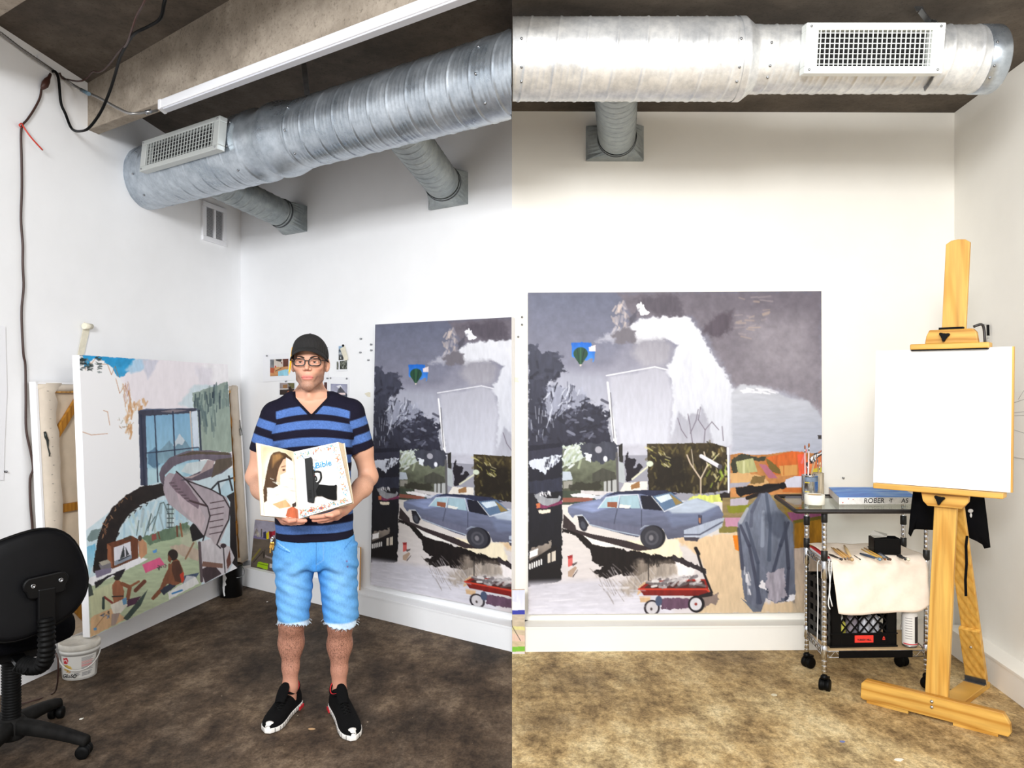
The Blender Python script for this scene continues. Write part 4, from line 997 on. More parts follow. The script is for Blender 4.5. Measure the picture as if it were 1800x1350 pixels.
for q, w_ in (([(274, 728), (280, 850)], 2.2), ([(306, 722), (310, 815)], 2.4), ([(258, 794), (350, 784)], 1.8), ([(250, 728), (256, 850)], 3), ([(351, 720), (355, 800)], 3)): S.line(q, w_, (40, 48, 70))
# sea, beach, pier
S.poly([(150, 930), (252, 852), (300, 840), (410, 820), (412, 985), (400, 1010), (158, 1121), (150, 960)], (206, 224, 232), tex=.06)
S.poly([(205, 945), (230, 905), (262, 880), (330, 870), (330, 930), (250, 945), (205, 975)], (186, 216, 230), c2=(200, 224, 232), tex=.1, rough=1)
S.dabs([(215, 925), (235, 900), (330, 880), (330, 935), (230, 945)], 46, [(226, 236, 238), (150, 170, 176), (160, 200, 222), (196, 214, 206)], (14, 40), (1.5, 5), (1.1, 2.0), .7, 31)
for q in ([(270, 930), (284, 882), (290, 880), (300, 905)], [(256, 940), (268, 900), (262, 930)], [(298, 878), (300, 935)], [(305, 878), (304, 930)], [(262, 925), (275, 905)], [(242, 938), (246, 912)]): S.line(q, 1.8, (84, 104, 104), .8)
for y in range(884, 932, 8): S.line([(296, y), (307, y)], 1.6, (50, 58, 62))
S.poly([(150, 960), (168, 952), (166, 990), (156, 1010)], (110, 180, 214), c2=(190, 222, 232), tex=.14, rough=2); S.poly([(152, 945), (160, 930), (178, 925), (172, 945), (155, 950)], (120, 140, 140), rough=1)
beach = [(250, 945), (335, 920), (345, 945), (360, 985), (355, 1028), (158, 1121), (152, 1015), (210, 1005), (245, 975)]
S.poly(beach, (166, 184, 152), c2=(196, 204, 170), tex=.1, grain='h', rough=1); S.poly([(250, 942), (332, 915), (336, 935), (265, 955)], (104, 128, 104), tex=.15, rough=2); S.poly([(155, 1040), (215, 1015), (212, 1060), (160, 1085)], (204, 208, 170), tex=.08, soft=2); S.poly([(158, 1085), (195, 1068), (215, 1080), (225, 1086), (190, 1104), (158, 1121)], (216, 178, 136), tex=.12, rough=1)
S.poly([(312, 928), (320, 940), (322, 960), (300, 975), (330, 985), (346, 960), (350, 930)], (200, 200, 176), .7, rough=3, soft=4)
# black arch
arch = [(163, 1005), (166, 975), (172, 945), (182, 915), (198, 890), (222, 868), (248, 853), (286, 846), (292, 852), (292, 868), (270, 876), (248, 885), (228, 902), (212, 925), (204, 950), (200, 975), (197, 1000), (185, 1005)]
S.poly(arch, (34, 26, 24), tex=.35, grain='s', rough=1); S.dabs([(168, 985), (172, 940), (198, 890), (235, 862), (238, 868), (202, 898), (180, 945), (172, 985)], 22, [(206, 160, 120), (190, 130, 90)], (4, 9), (1, 1.6), (.6, 2.4), .8, 32)
for x, y in ((206, 935), (209, 922), (216, 912), (226, 903), (236, 895), (246, 888), (257, 882)): S.line([(x, y), (x + 5, y - 1), (x + 2, y + 4)], 1.4, (30, 24, 22))
# shelf, television and boxes
S.poly([(152, 1016), (246, 976), (262, 980), (250, 987), (164, 1028), (154, 1026)], (240, 240, 244)); S.poly([(165, 1022), (222, 996), (216, 1010), (212, 1016), (200, 1008), (188, 1016), (168, 1032)], (38, 34, 40), rough=1)
S.poly([(189, 953), (234, 939), (245, 945), (245, 978), (198, 998), (190, 978)], (106, 62, 40), tex=.2); S.poly([(189, 953), (196, 958), (199, 996), (190, 990)], (150, 92, 62)); S.poly([(201, 960), (231, 949), (233, 978), (202, 992)], (222, 222, 230)); S.poly([(202, 984), (233, 972), (233, 979), (203, 992)], (140, 150, 164)); S.poly([(219, 955), (221, 976), (212, 980)], (50, 54, 56)); S.poly([(222, 958), (229, 972), (223, 975)], (60, 62, 66)); S.line([(210, 983), (229, 974)], 2, (48, 50, 54)); S.poly([(219, 943), (232, 938), (233, 945), (221, 948)], (80, 60, 46))
S.poly([(174, 990), (190, 983), (196, 988), (196, 996), (178, 1000)], (120, 116, 122)); S.poly([(166, 1002), (180, 998), (197, 996), (196, 1004), (170, 1014)], (126, 118, 142)); S.poly([(174, 986), (190, 981), (196, 986), (180, 992)], (170, 164, 150))
# bathers
SK = (150, 98, 70)
S.poly([(245, 948), (252, 944), (260, 952), (261, 970), (250, 980), (246, 972)], (196, 146, 110), tex=.15); S.ell(248, 943, 3.5, 5, (70, 56, 48)); S.line([(313, 922), (314, 940)], 3, (116, 70, 50)); S.line([(319, 918), (322, 940)], 3, (150, 98, 66)); S.poly([(268, 938), (276, 934), (278, 944), (270, 948)], (150, 80, 74), rough=1); S.line([(280, 932), (283, 944)], 2, (120, 70, 54)); S.poly([(270, 966), (278, 962), (278, 968), (272, 970)], (90, 150, 210)); S.poly([(300, 958), (320, 954), (352, 965), (350, 985), (322, 975)], (196, 178, 160), tex=.12, rough=1); S.line([(342, 952), (328, 980)], 3, (150, 116, 90))
S.poly([(252, 990), (283, 977), (292, 990), (258, 1005)], (222, 96, 140), tex=.08); S.dabs([(278, 992), (294, 990), (292, 997), (280, 998)], 10, [(40, 40, 44), (120, 80, 90)], (3, 6), (1, 2), (0, 3), .9, 33)
# seated woman with dark hair
S.poly([(326, 1010), (352, 1005), (340, 1025), (322, 1032)], (70, 84, 110), tex=.15); S.poly([(268, 1050), (284, 1030), (292, 1008), (302, 990), (310, 978), (318, 984), (324, 1000), (325, 1020), (312, 1028), (296, 1024), (284, 1042), (272, 1054)], (132, 82, 56), tex=.16, rough=.6); S.poly([(305, 985), (316, 983), (322, 1000), (320, 1022), (310, 1020), (304, 1000)], (84, 52, 38), tex=.15); S.ell(306, 973, 9, 10, (44, 32, 28)); S.poly([(298, 972), (304, 980), (302, 988), (297, 982)], (120, 72, 50)); S.line([(300, 990), (300, 1008), (290, 1018)], 4, (126, 78, 54)); S.poly([(318, 1008), (325, 1003), (326, 1018), (322, 1024)], (196, 62, 40))
S.poly([(283, 1036), (300, 1024), (312, 1028), (290, 1044)], (50, 56, 72), rough=1); S.poly([(297, 1040), (345, 1012), (352, 1024), (300, 1052)], (230, 230, 228), rough=1); S.line([(305, 1042), (322, 1036)], 3, (60, 130, 190)); S.poly([(330, 1010), (345, 1012), (338, 1022), (322, 1030)], (226, 226, 226), .8)
# seated woman in bikini
S.poly([(198, 1028), (206, 1015), (216, 1022), (220, 1038), (218, 1056), (208, 1066), (200, 1058)], (156, 100, 72), tex=.14, rough=.6); S.line([(216, 1024), (230, 1030), (226, 1050)], 7, (140, 88, 62)); S.line([(232, 1028), (246, 1020)], 4, (150, 96, 66)); S.line([(240, 1036), (256, 1020)], 7, (112, 66, 50)); S.poly([(226, 1052), (250, 1046), (262, 1030), (240, 1060), (224, 1066)], (84, 52, 74)); S.line([(198, 1047), (218, 1046)], 2, (40, 40, 44)); S.ell(207, 1014, 6, 4, (40, 36, 34))
S.poly([(195, 1062), (220, 1050), (226, 1062), (214, 1076), (200, 1078)], (232, 228, 216), tex=.1); S.poly([(216, 1052), (224, 1048), (224, 1060), (218, 1062)], (110, 160, 200)); S.line([(184, 1048), (198, 1058)], 4, (140, 62, 56)); S.line([(182, 1050), (182, 1068)], 5, (56, 70, 66)); S.poly([(218, 1086), (248, 1050), (262, 1034), (250, 1062), (226, 1090)], (66, 80, 74), tex=.15); S.dabs([(178, 1080), (194, 1070), (192, 1084), (182, 1088)], 10, [(40, 40, 44), (90, 130, 180)], (3, 7), (1, 2), (0, 3), .9, 34); S.poly([(164, 1104), (169, 1102), (170, 1107), (165, 1108)], (90, 150, 200)); S.line([(168, 1102), (182, 1084), (190, 1078)], 1, (150, 110, 80)); S.poly([(153, 1022), (160, 1026), (164, 1044), (154, 1048)], (70, 78, 74)); S.poly([(197, 1078), (212, 1076), (204, 1098), (196, 1100)], (170, 150, 140))
# spiral stair
S.poly([(335, 925), (345, 912), (362, 930), (360, 942), (340, 950)], (26, 22, 24)); S.poly([(380, 868), (410, 826), (412, 870), (395, 880)], (186, 214, 226), tex=.1)
for q in ([(372, 858), (384, 845), (410, 838)], [(384, 845), (388, 870)], [(402, 835), (408, 860)]): S.line(q, 3, (40, 40, 46))
S.poly([(398, 870), (412, 862), (418, 1000), (404, 985), (404, 880)], (34, 28, 28), tex=.2)
S.poly([(354, 950), (372, 945), (404, 960), (412, 980), (400, 1006), (360, 1024), (354, 1010)], (210, 204, 208), tex=.1); S.poly([(354, 1000), (376, 990), (390, 1008), (362, 1024)], (66, 52, 56), tex=.2); S.poly([(358, 985), (392, 990), (392, 998), (356, 994)], (130, 96, 84)); S.line([(352, 952), (356, 1020)], 5, (96, 82, 86))
S.poly([(290, 862), (288, 840), (300, 828), (330, 836), (350, 850), (372, 858), (398, 872), (405, 892), (402, 915), (388, 950), (380, 958), (372, 945), (358, 938), (345, 920), (320, 900), (298, 882)], (172, 160, 170), c2=(196, 184, 188), tex=.1); S.poly([(306, 842), (330, 850), (352, 888), (362, 910), (356, 930), (340, 912), (320, 890)], (186, 168, 178), c2=(206, 190, 194), tex=.12); S.poly([(300, 848), (312, 826), (332, 850), (352, 880), (350, 892), (330, 878), (312, 862)], (130, 110, 122), tex=.12, rough=.6)
for i in range(9): S.line([(334 + i * 1.5, 876 + i * 1.5), (364 + i * 1.0, 886 + i * 1.2)] if i < 3 else [(371 - i * .2, 882 + (i - 3) * 11), (394 - (i - 3) * .6, 878 + (i - 3) * 11)], 1.6, (74, 54, 58))
for i in range(7): S.line([(300 + i * 5.2, 846 + i * 5.4), (308 + i * 5.2, 846 + i * 5.4)], 1.3, (70, 56, 62))
S.poly([(282, 830), (286, 818), (300, 802), (330, 790), (370, 789), (406, 795), (408, 816), (390, 830), (350, 842), (318, 842), (340, 832), (368, 818), (384, 810), (366, 805), (334, 806), (308, 816), (292, 832), (290, 852), (284, 842)], (112, 102, 116), c2=(90, 80, 92), tex=.14); S.poly([(310, 800), (340, 791), (400, 793), (405, 798), (350, 796)], (88, 76, 62), tex=.15); S.poly([(380, 806), (407, 802), (408, 816), (372, 838), (376, 820)], (92, 80, 68), tex=.15); S.poly([(320, 826), (330, 812), (366, 806), (372, 810), (366, 820), (340, 832)], (206, 218, 222), tex=.1); S.poly([(366, 806), (378, 808), (374, 820), (338, 838), (324, 838), (352, 830)], (180, 160, 160), tex=.1)
for q in ([(312, 826), (330, 842), (352, 870), (366, 888), (370, 905), (365, 925), (358, 948)], [(330, 842), (372, 858), (392, 870), (404, 892), (402, 912), (388, 940), (382, 956), (388, 962)]): S.line(q, 2.2, (40, 30, 34))
S.ell(393, 958, 5, 4, (60, 46, 50)); S.line([(393, 962), (396, 1006)], 1.8, (40, 34, 38)); S.poly([(398, 985), (404, 965), (406, 990), (400, 1000)], (110, 70, 60))

n3 = Vector((wl.n.x, wl.n.y, 0))
o_t, o_b = .268, .325
a, b, c, d = wl.hit(139, 624, o_t), wl.hit(399.5, 640.5, o_t), wl.hit(417.5, 998, o_b), wl.hit(158, 1121, o_b)
b = on_plane(a, c, d, 399.5, 640.5)
nn = (b - a).cross(d - a).normalized(); nn = nn if nn.dot(n3) > 0 else -nn
root = canvas('beach_painting', 'half-finished painting of a spiral stair over a beach, leaning on the left wall', 'painting', a, b, c, d, .045, M['gesso'], nn)
picture('painted_face', S, [(139, 624), (399.5, 640.5), (417.5, 998), (158, 1121)], [q + nn * .0015 for q in (a, b, c, d)], 300, 420, M['paint'], root)

# reversed canvas behind it
Q = [(64, 673), (419, 677.5), (438, 984), (88, 1150)]
o_t, o_b = .065, .105
A, Bq, Cq, D = wl.hit(*Q[0], o_t), wl.hit(*Q[1], o_t), wl.hit(*Q[2], o_b), wl.hit(*Q[3], o_b)
Bq = on_plane(A, Cq, D, *Q[1])
nn = (Bq - A).cross(D - A).normalized(); nn = nn if nn.dot(n3) > 0 else -nn
hi_ = homog(Q, [(0, 0), (1, 0), (1, 1), (0, 1)])


def bq(u, v, dd=0.0): return (A * (1 - u) + Bq * u) * (1 - v) + (D * (1 - u) + Cq * u) * v + nn * dd


def slab(mb, pxs, d0, d1):
    uv = [hi_(x, y) for x, y in pxs]; mb.hexa([bq(u, v, d0) for u, v in uv], [bq(u, v, d1) for u, v in uv])


root = thing('reversed_canvas', 'large stretched canvas turned back to front, behind the beach painting', 'canvas', (D + Cq) / 2)
mb = MB(); mb.hexa([bq(u, v, -.04) for u, v in ((0, 0), (1, 0), (1, 1), (0, 1))], [bq(u, v, -.034) for u, v in ((0, 0), (1, 0), (1, 1), (0, 1))]); build(mb, 'raw_canvas_back', M['raw_canvas'], root)
mb = MB(); e = .004
for u0, u1, v0, v1 in ((-e, .004, -e, 1 + e), (1 - .004, 1 + e, -e, 1 + e), (0, 1, -e, .004)): mb.hexa([bq(u, v, -.04) for u, v in ((u0, v0), (u1, v0), (u1, v1), (u0, v1))], [bq(u, v, .001) for u, v in ((u0, v0), (u1, v0), (u1, v1), (u0, v1))])
build(mb, 'gessoed_edge', M['gesso'], root)
for nm, pxs, d0, d1, mt in (('stretcher_bar', [(66, 674), (92, 674), (112, 1140), (89, 1150)], -.034, -.006, 'pine'), ('stretcher_bar', [(64, 673), (419, 678), (419.5, 691), (66, 690)], -.034, -.007, 'pine'), ('stretcher_bar', [(409, 678), (419, 678), (438, 984), (427, 990)], -.034, -.006, 'pine'), ('stretcher_bar', [(87, 1128), (437, 975), (438, 984), (88, 1149)], -.034, -.004, 'raw_canvas'),
                        ('cross_brace', [(98, 886), (430, 834), (431, 842), (99, 901)], -.034, -.012, 'old_wood'), ('corner_brace', [(94, 770), (160, 670), (166, 682), (96, 790)], -.03, -.012, 'old_wood'), ('corner_brace', [(380, 690), (388, 682), (417, 742), (416, 758)], -.03, -.012, 'old_wood'), ('corner_brace', [(100, 1035), (110, 1020), (175, 1085), (160, 1095)], -.03, -.012, 'old_wood'), ('corner_brace', [(400, 985), (393, 975), (424, 908), (426, 925)], -.03, -.012, 'old_wood')):
    mb = MB(); slab(mb, pxs, d0, d1); build(mb, nm, M[mt], root, bevel=.003)
M['fold'] = pbr('folded_canvas_margin', (214, 202, 186), .9, var=.05, vs=7, bmp=.15, bs=250)
mb = MB()
left = [(66 + 0 * t, 674 + t * 470) for t in (0, 1)]
rn = random.Random(4); k = 26; vs = []
for i in range(k + 1):
    v = .0 + .97 * i / k; w_ = .066 + .012 * rn.random() + (.03 if i == 0 else 0)
    for u, dd in ((.003, -.004), (w_ * .5, .001 + .004 * rn.random()), (w_ * .9, .004 * rn.random()), (w_, -.012)): vs.append(bq(u, v, dd))
mb.add(vs, [(i * 4 + j, i * 4 + j + 1, i * 4 + j + 5, i * 4 + j + 4) for i in range(k) for j in range(3)], 0, True)
vs = []
for i in range(k + 1):
    v = .0 + .99 * i / k; w_ = .05 + .008 * rn.random()
    for u, dd in ((.997, -.004), (1 - w_ * .5, .001 + .004 * rn.random()), (1 - w_ * .9, .004 * rn.random()), (1 - w_, -.012)): vs.append(bq(u, v, dd))
mb.add(vs, [(i * 4 + j, i * 4 + j + 1, i * 4 + j + 5, i * 4 + j + 4) for i in range(k) for j in range(3)], 0, True)
vs = []
for i in range(k + 1):
    u = .003 + .994 * i / k; w_ = .028 + .006 * rn.random()
    for v, dd in ((.003, -.004), (w_ * .5, .003 * rn.random()), (w_, -.010)): vs.append(bq(u, v, dd))
mb.add(vs, [(i * 3 + j, i * 3 + j + 1, i * 3 + j + 4, i * 3 + j + 3) for i in range(k) for j in range(2)], 0, True)
build(mb, 'folded_margin', M['fold'], root, solid=.003)
for i in range(26):
    p = bq(.035 + .01 * rn.random(), .03 + .9 * i / 26, .0035); mb = MB(); mb.box(p.x - .002, p.x + .002, p.y - .006, p.y + .006, p.z - .001, p.z + .001); build(mb, 'staple', M['steel'], root)
M['dwire'] = pbr('dark_wire', (50, 56, 54), .4, .5)
mb = MB(); mb.tube([bq(*hi_(x, y), .008) for x, y in ((77, 757), (79, 766), (82, 772), (83, 785), (86, 795), (85, 800))], [.006, .008, .007, .003, .004, .002], 6); build(mb, 'hanging_wire', M['dwire'], root); mb = MB(); mb.tube([bq(*hi_(x, y), .008) for x, y in ((420, 737), (421, 748), (423, 756), (424, 763), (421, 764), (420, 752))], .003, 6)
build(mb, 'hanging_wire', M['dwire'], root)

# ------------------------------------------------------------------ buckets
c = gp(140, 1187); c = Vector((c.x, c.y, 0)); hB = .188
root = thing('bucket', 'white plastic gesso bucket with lid under the corner of the beach painting', 'bucket', c)
T = Matrix.Translation(c)
M['bucket'] = pbr('white_bucket', (226, 225, 220), .4, var=.05, vs=12)
mb = MB(); mb.lathe([(.080, 0), (.083, .003), (.0935, hB - .05), (.0965, hB - .05), (.0965, hB - .034), (.094, hB - .034), (.095, hB - .012)], 40, T); build(mb, 'body', M['bucket'], root)
mb = MB(); mb.lathe([(.099, hB - .03), (.1015, hB - .028), (.1015, hB - .002), (.099, hB), (.092, hB - .001), (.09, hB - .006), (.0001, hB - .006)], 40, T); build(mb, 'lid', pbr('dirty_lid', (216, 212, 202), .5, var=.12, vs=14), root)
pts = []
vdir = Vector((-c.x, -c.y, 0)).normalized(); vs_ = Vector((-vdir.y, vdir.x, 0))          # towards the viewer; sideways (left in view is -)
if vs_.x < 0: vs_ = -vs_
for i in range(17):
    t = -1 + 2 * i / 16; a_ = t * 1.5
    pts.append(c + vs_ * (.099 * math.sin(a_)) + vdir * (.1 * math.cos(a_) + .006) + Vector((0, 0, hB - .045 - .075 * math.cos(t * 1.45) ** 1.2 - .03 * (1 - t) * .3)))
mb = MB(); mb.tube(pts, .0035, 8); build(mb, 'handle', M['bucket'], root)
LB = Cv(0, 0, 120, 100, 3, (228, 227, 222), 3)
LB.poly([(10, 8), (26, 4), (30, 18), (26, 32), (12, 34)], (196, 36, 48), rough=1); LB.line([(14, 20), (22, 14), (25, 24)], 3, (236, 220, 220)); LB.poly([(8, 40), (32, 38), (40, 60), (28, 70), (12, 62)], (216, 176, 60), .8, rough=5, tex=.3, grain='s'); LB.dabs([(10, 60), (40, 60), (40, 72), (10, 74)], 12, [(206, 160, 50), (190, 120, 60)], (4, 9), (2, 4), (0, 3), .8, 1)
for i in range(17): LB.line([(70, 8 + i * 3.6), (110 - (i * 7) % 11, 8 + i * 3.6)], 1.8, (196, 60, 66) if 5 <= i <= 11 and i != 8 else (110, 110, 116), .8)
for i in range(5): LB.line([(48, 76 + i * 3), (66 - (i * 5) % 7, 76 + i * 3)], 1.4, (90, 90, 96))
for i in range(6): LB.line([(72, 76 + i * 3), (104 - (i * 5) % 9, 74 + i * 3)], 1.4, (100, 100, 106))
nu, nv = 70, 58
U, V = np.meshgrid(np.linspace(0, 1, nu + 1), np.linspace(0, 1, nv + 1)); col = LB.at(U * 120, V * 100).reshape(-1, 3)
ang = (-1.15 + 2.15 * U); zz = (hB - .058) * (1 - V) + .012 * V; rr = .0836 + (zz - .003) / (hB - .053) * .0105
Pt = np.stack([c.x + vs_.x * rr * np.sin(ang) + vdir.x * rr * np.cos(ang), c.y + vs_.y * rr * np.sin(ang) + vdir.y * rr * np.cos(ang), zz], -1).reshape(-1, 3)
i = np.arange(nv)[:, None] * (nu + 1) + np.arange(nu)[None, :]
npmesh('label', Pt, np.stack([i, i + nu + 1, i + nu + 2, i + 1], -1).reshape(-1, 4), M['print'], root, col=col)
M['ink'] = pbr('black_ink', (22, 22, 24), .5)
q = c + vs_ * -.048 + vdir * .0705 + Vector((0, 0, .026)); rx = (vs_ * .83 + vdir * .55).normalized()
text('GESSO', .026, fr(q, rx, Vector((0, 0, 1)), rx.cross(Vector((0, 0, 1)))), M['ink'], root, 'lettering', .25, bold=.0006)

c = gp(406, 1047); c = Vector((c.x, c.y, 0)); T = Matrix.Translation(c)
root = thing('paint_can', 'black paint can with white drips, in the corner by the beach painting', 'paint can', c)
mb = MB(); mb.lathe([(.078, 0), (.081, .004), (.0815, .215), (.084, .222), (.084, .232), (.08, .234), (.076, .228), (.07, .224), (.0001, .224)], 40, T); build(mb, 'body', pbr('black_paint_can', (5, 5, 6), .35, spec=.35), root)
vdir = Vector((-c.x, -c.y, 0)).normalized(); vs_ = Vector((-vdir.y, vdir.x, 0)); vs_ = vs_ if vs_.x > 0 else -vs_
mb = MB(); mb.tube([c + vs_ * (.083 * math.cos(t) + .045 * math.sin(t)) + vdir * (.07 * math.sin(t)) + Vector((0, 0, .205 - .06 * math.sin(t))) for t in np.linspace(.0, math.pi * .9, 14)], .0025, 6); build(mb, 'wire_handle', M['steel'], root)
DR = [(-.03, .2), (-.034, .16), (-.033, .12), (-.036, .08), (-.03, .04), (-.022, .015), (-.012, .02), (-.018, .05), (-.016, .09), (-.004, .1), (-.012, .125), (.0, .15), (-.012, .17), (-.01, .195)]
mb = MB(); mb.add([c + vs_ * (.083 * math.sin(x / .083 - .35)) + vdir * (.083 * math.cos(x / .083 - .35)) + Vector((0, 0, z)) for x, z in DR], [tuple(range(len(DR)))]); build(mb, 'paint_drips', pbr('white_drips', (232, 232, 232), .5), root)

# ------------------------------------------------------------------ small pictures on the ledge, papers and pins on the back wall
G = Cv(436, 905, 540, 1025, 3, (160, 156, 172), 12)
G.poly([(440, 905), (540, 905), (540, 955), (436, 945)], (150, 150, 170), c2=(166, 160, 174), tex=.14, grain='s'); G.poly([(436, 942), (540, 952), (540, 1025), (436, 1012)], (104, 94, 84), c2=(84, 74, 68), tex=.2, grain='h'); G.poly([(444, 940), (465, 944), (470, 948), (444, 945)], (120, 112, 150))
G.poly([(463, 935), (468, 933), (469, 946), (463, 945)], (52, 54, 92)); G.poly([(468, 937), (473, 933), (473, 946), (469, 947)], (226, 206, 30)); G.poly([(473, 933), (480, 934), (480, 944), (474, 946)], (120, 24, 40)); G.poly([(478, 934), (484, 932), (484, 940), (478, 940)], (170, 40, 60)); G.line([(460, 930), (460, 942)], 2, (90, 86, 84)); G.dabs([(448, 932), (458, 934), (457, 941), (448, 941)], 12, [(120, 110, 96), (200, 196, 180)], (3, 7), (1, 2), (1.2, 1.9), .8, 2)
G.poly([(454, 987), (472, 990), (470, 1001), (452, 996)], (156, 196, 26), rough=1); G.line([(454, 990), (471, 994)], 1, (90, 110, 20)); G.poly([(474, 990), (480, 991), (480, 998), (474, 998)], (206, 200, 196)); G.line([(442, 985), (458, 964)], 3, (130, 120, 60)); G.line([(446, 988), (463, 968), (464, 980), (466, 966)], 1.2, (40, 36, 34)); G.poly([(466, 974), (480, 980), (478, 983), (466, 978)], (150, 140, 136), rough=1)
oo = .02; n2 = Vector((wb.n.x, wb.n.y, 0))
Qs = [(448.5, 913.5), (531, 923), (527, 1014), (441, 998)]
a, b, c, d = wb.hit(*Qs[0], oo + .02), wb.hit(*Qs[1], oo + .02), wb.hit(*Qs[2], oo + .05), wb.hit(*Qs[3], oo + .05)
root = canvas('still_life_painting', 'small painting with yellow and red books, on the ledge behind the man', 'painting', a, b, c, d, .015, M['pine'], n2)
picture('painted_face', G, Qs, [q + n2 * .0012 for q in (a, b, c, d)], 150, 150, M['paint'], root)
Qs = [(596, 957), (633, 962.5), (631, 1047), (594, 1039)]
a, b, c, d = [wb.hit(*q, oo + .02 + .03 * (i > 1)) for i, q in enumerate(Qs)]
root = canvas('white_board', 'blank white painting board with a wooden edge, on the ledge behind the man', 'board', a, b, c, d, .012, M['pine'], n2)
mb = MB(); mb.hexa([q + n2 * .0003 for q in (a, b, c, d)], [q + n2 * .002 for q in (a, b - (b - a) * .06, c - (b - a) * .06, d)]); build(mb, 'primed_face', M['gesso'], root)
E = Cv(890, 1030, 930, 1160, 3, (214, 216, 230), 13)
E.poly([(890, 1030), (930, 1030), (930, 1075), (890, 1075)], (206, 210, 228), c2=(226, 226, 238), tex=.06); E.poly([(898, 1056), (912, 1060), (912, 1074), (898, 1074)], (238, 238, 240)); E.poly([(890, 1073), (930, 1072), (930, 1080), (890, 1082)], (60, 66, 160)); E.poly([(890, 1080), (930, 1080), (930, 1160), (890, 1160)], (190, 176, 156), c2=(214, 190, 150), tex=.12, grain='h'); E.poly([(890, 1100), (930, 1102), (930, 1108), (890, 1106)], (214, 206, 140)); E.poly([(890, 1112), (930, 1118), (930, 1128), (890, 1126)], (222, 190, 170)); E.line([(900, 1100), (915, 1126)], 1.4, (110, 100, 90)); E.poly([(890, 1137), (930, 1136), (930, 1144), (890, 1146)], (120, 180, 60)); E.poly([(890, 1146), (930, 1145), (930, 1152), (890, 1153)], (214, 206, 210))
oo = .03; n4 = Vector((kerb_front.n.x, kerb_front.n.y, 0)); Qs = [(900.4, 1037), (922.5, 1036.5), (922.5, 1153), (900.4, 1153)]
a, b, c, d = [kerb_front.hit(*q, oo) for q in Qs]
root = canvas('landscape_board', 'small pale painting standing on the floor, cut off at the edge, left of the street painting', 'painting', a, b, c, d, .014, M['pine'], n4)
picture('painted_face', E, Qs, [q + n4 * .0012 for q in (a, b, c, d)], 40, 120, M['paint'], root)


def sheet(name, label, pxs, lift=.003, draw=None, line=None, mat=None, res=1.4, ph=None):
    ln = line or wb; nv3 = Vector((ln.n.x, ln.n.y, 0)); cs = [ln.hit(x, y, lift) for x, y in pxs]
    root = thing(name, label, 'print', (cs[2] + cs[3]) / 2)
    mb = MB(); mb.hexa(cs, [q + nv3 * .0012 for q in cs]); build(mb, 'paper', M['white_paint'], root)
    if draw:
        for (x0, y0, x1, y1), fn in draw:
            v = Cv(x0, y0, x1, y1, 3, (150, 140, 130), 2); fn(v, x0, y0, x1 - x0, y1 - y0)
            sl = (pxs[1][1] - pxs[0][1]) / (pxs[1][0] - pxs[0][0]) * .5
            qd = [(x0, y0), (x1, y0 + sl * (x1 - x0)), (x1, y1 + sl * (x1 - x0)), (x0, y1)]
            picture('photograph', v, [(x0, y0), (x1, y0), (x1, y1), (x0, y1)], [ln.hit(x, y, lift + .002) for x, y in qd], int((x1 - x0) * res), int((y1 - y0) * res), M['print'], root)
    return root


def d_room(v, x, y, w, h):
    v.poly([(x, y), (x + w, y), (x + w, y + h * .45), (x, y + h * .5)], (206, 196, 186), tex=.1); v.poly([(x, y), (x + .22 * w, y), (x + .22 * w, y + .5 * h), (x, y + .5 * h)], (110, 112, 116), tex=.4, grain='s'); v.poly([(x + .3 * w, y), (x + .65 * w, y), (x + .6 * w, y + .16 * h), (x + .35 * w, y + .1 * h)], (50, 44, 40)); v.poly([(x + .7 * w, y), (x + w, y), (x + w, y + .6 * h), (x + .72 * w, y + .55 * h)], (96, 50, 36), tex=.3)
    v.poly([(x, y + .5 * h), (x + w, y + .45 * h), (x + w, y + h), (x, y + h)], (196, 140, 90), tex=.2, grain='h'); v.poly([(x + .45 * w, y + .7 * h), (x + w, y + .62 * h), (x + w, y + h), (x + .42 * w, y + h)], (150, 206, 226), tex=.1, rough=1); v.poly([(x, y + .5 * h), (x + .25 * w, y + .5 * h), (x + .2 * w, y + .85 * h), (x, y + .8 * h)], (176, 84, 50), rough=1); v.poly([(x + .25 * w, y + .45 * h), (x + .55 * w, y + .48 * h), (x + .5 * w, y + .65 * h), (x + .3 * w, y + .7 * h)], (206, 160, 110), rough=1); v.poly([(x + .26 * w, y + .38 * h), (x + .33 * w, y + .38 * h), (x + .32 * w, y + .5 * h), (x + .27 * w, y + .5 * h)], (196, 40, 36)); v.line([(x + .3 * w, y + .7 * h), (x + .6 * w, y + .55 * h)], 1.2, (60, 50, 44)); v.poly([(x + .58 * w, y + .2 * h), (x + .68 * w, y + .16 * h), (x + .66 * w, y + .3 * h)], (120, 60, 44))


def d_porch(v, x, y, w, h):
    v.poly([(x, y), (x + w, y), (x + w, y + h), (x, y + h)], (150, 140, 140), tex=.2); v.poly([(x, y + .5 * h), (x + w, y + .5 * h), (x + w, y + h), (x, y + h)], (52, 42, 40), tex=.2); v.poly([(x + .22 * w, y + .16 * h), (x + .52 * w, y + .12 * h), (x + .52 * w, y + .45 * h), (x + .22 * w, y + .42 * h)], (150, 110, 70)); v.poly([(x + .55 * w, y), (x + w, y), (x + w, y + .4 * h), (x + .8 * w, y + .5 * h)], (96, 92, 60), tex=.3); v.poly([(x + .6 * w, y + .3 * h), (x + .78 * w, y + .3 * h), (x + .85 * w, y + .75 * h), (x + .62 * w, y + .8 * h)], (40, 26, 24)); v.line([(x + .4 * w, y + h), (x + .6 * w, y + .7 * h)], 1.6, (206, 120, 80)); v.poly([(x, y + .48 * h), (x + .6 * w, y + .44 * h), (x + .6 * w, y + .54 * h), (x, y + .58 * h)], (206, 200, 196))


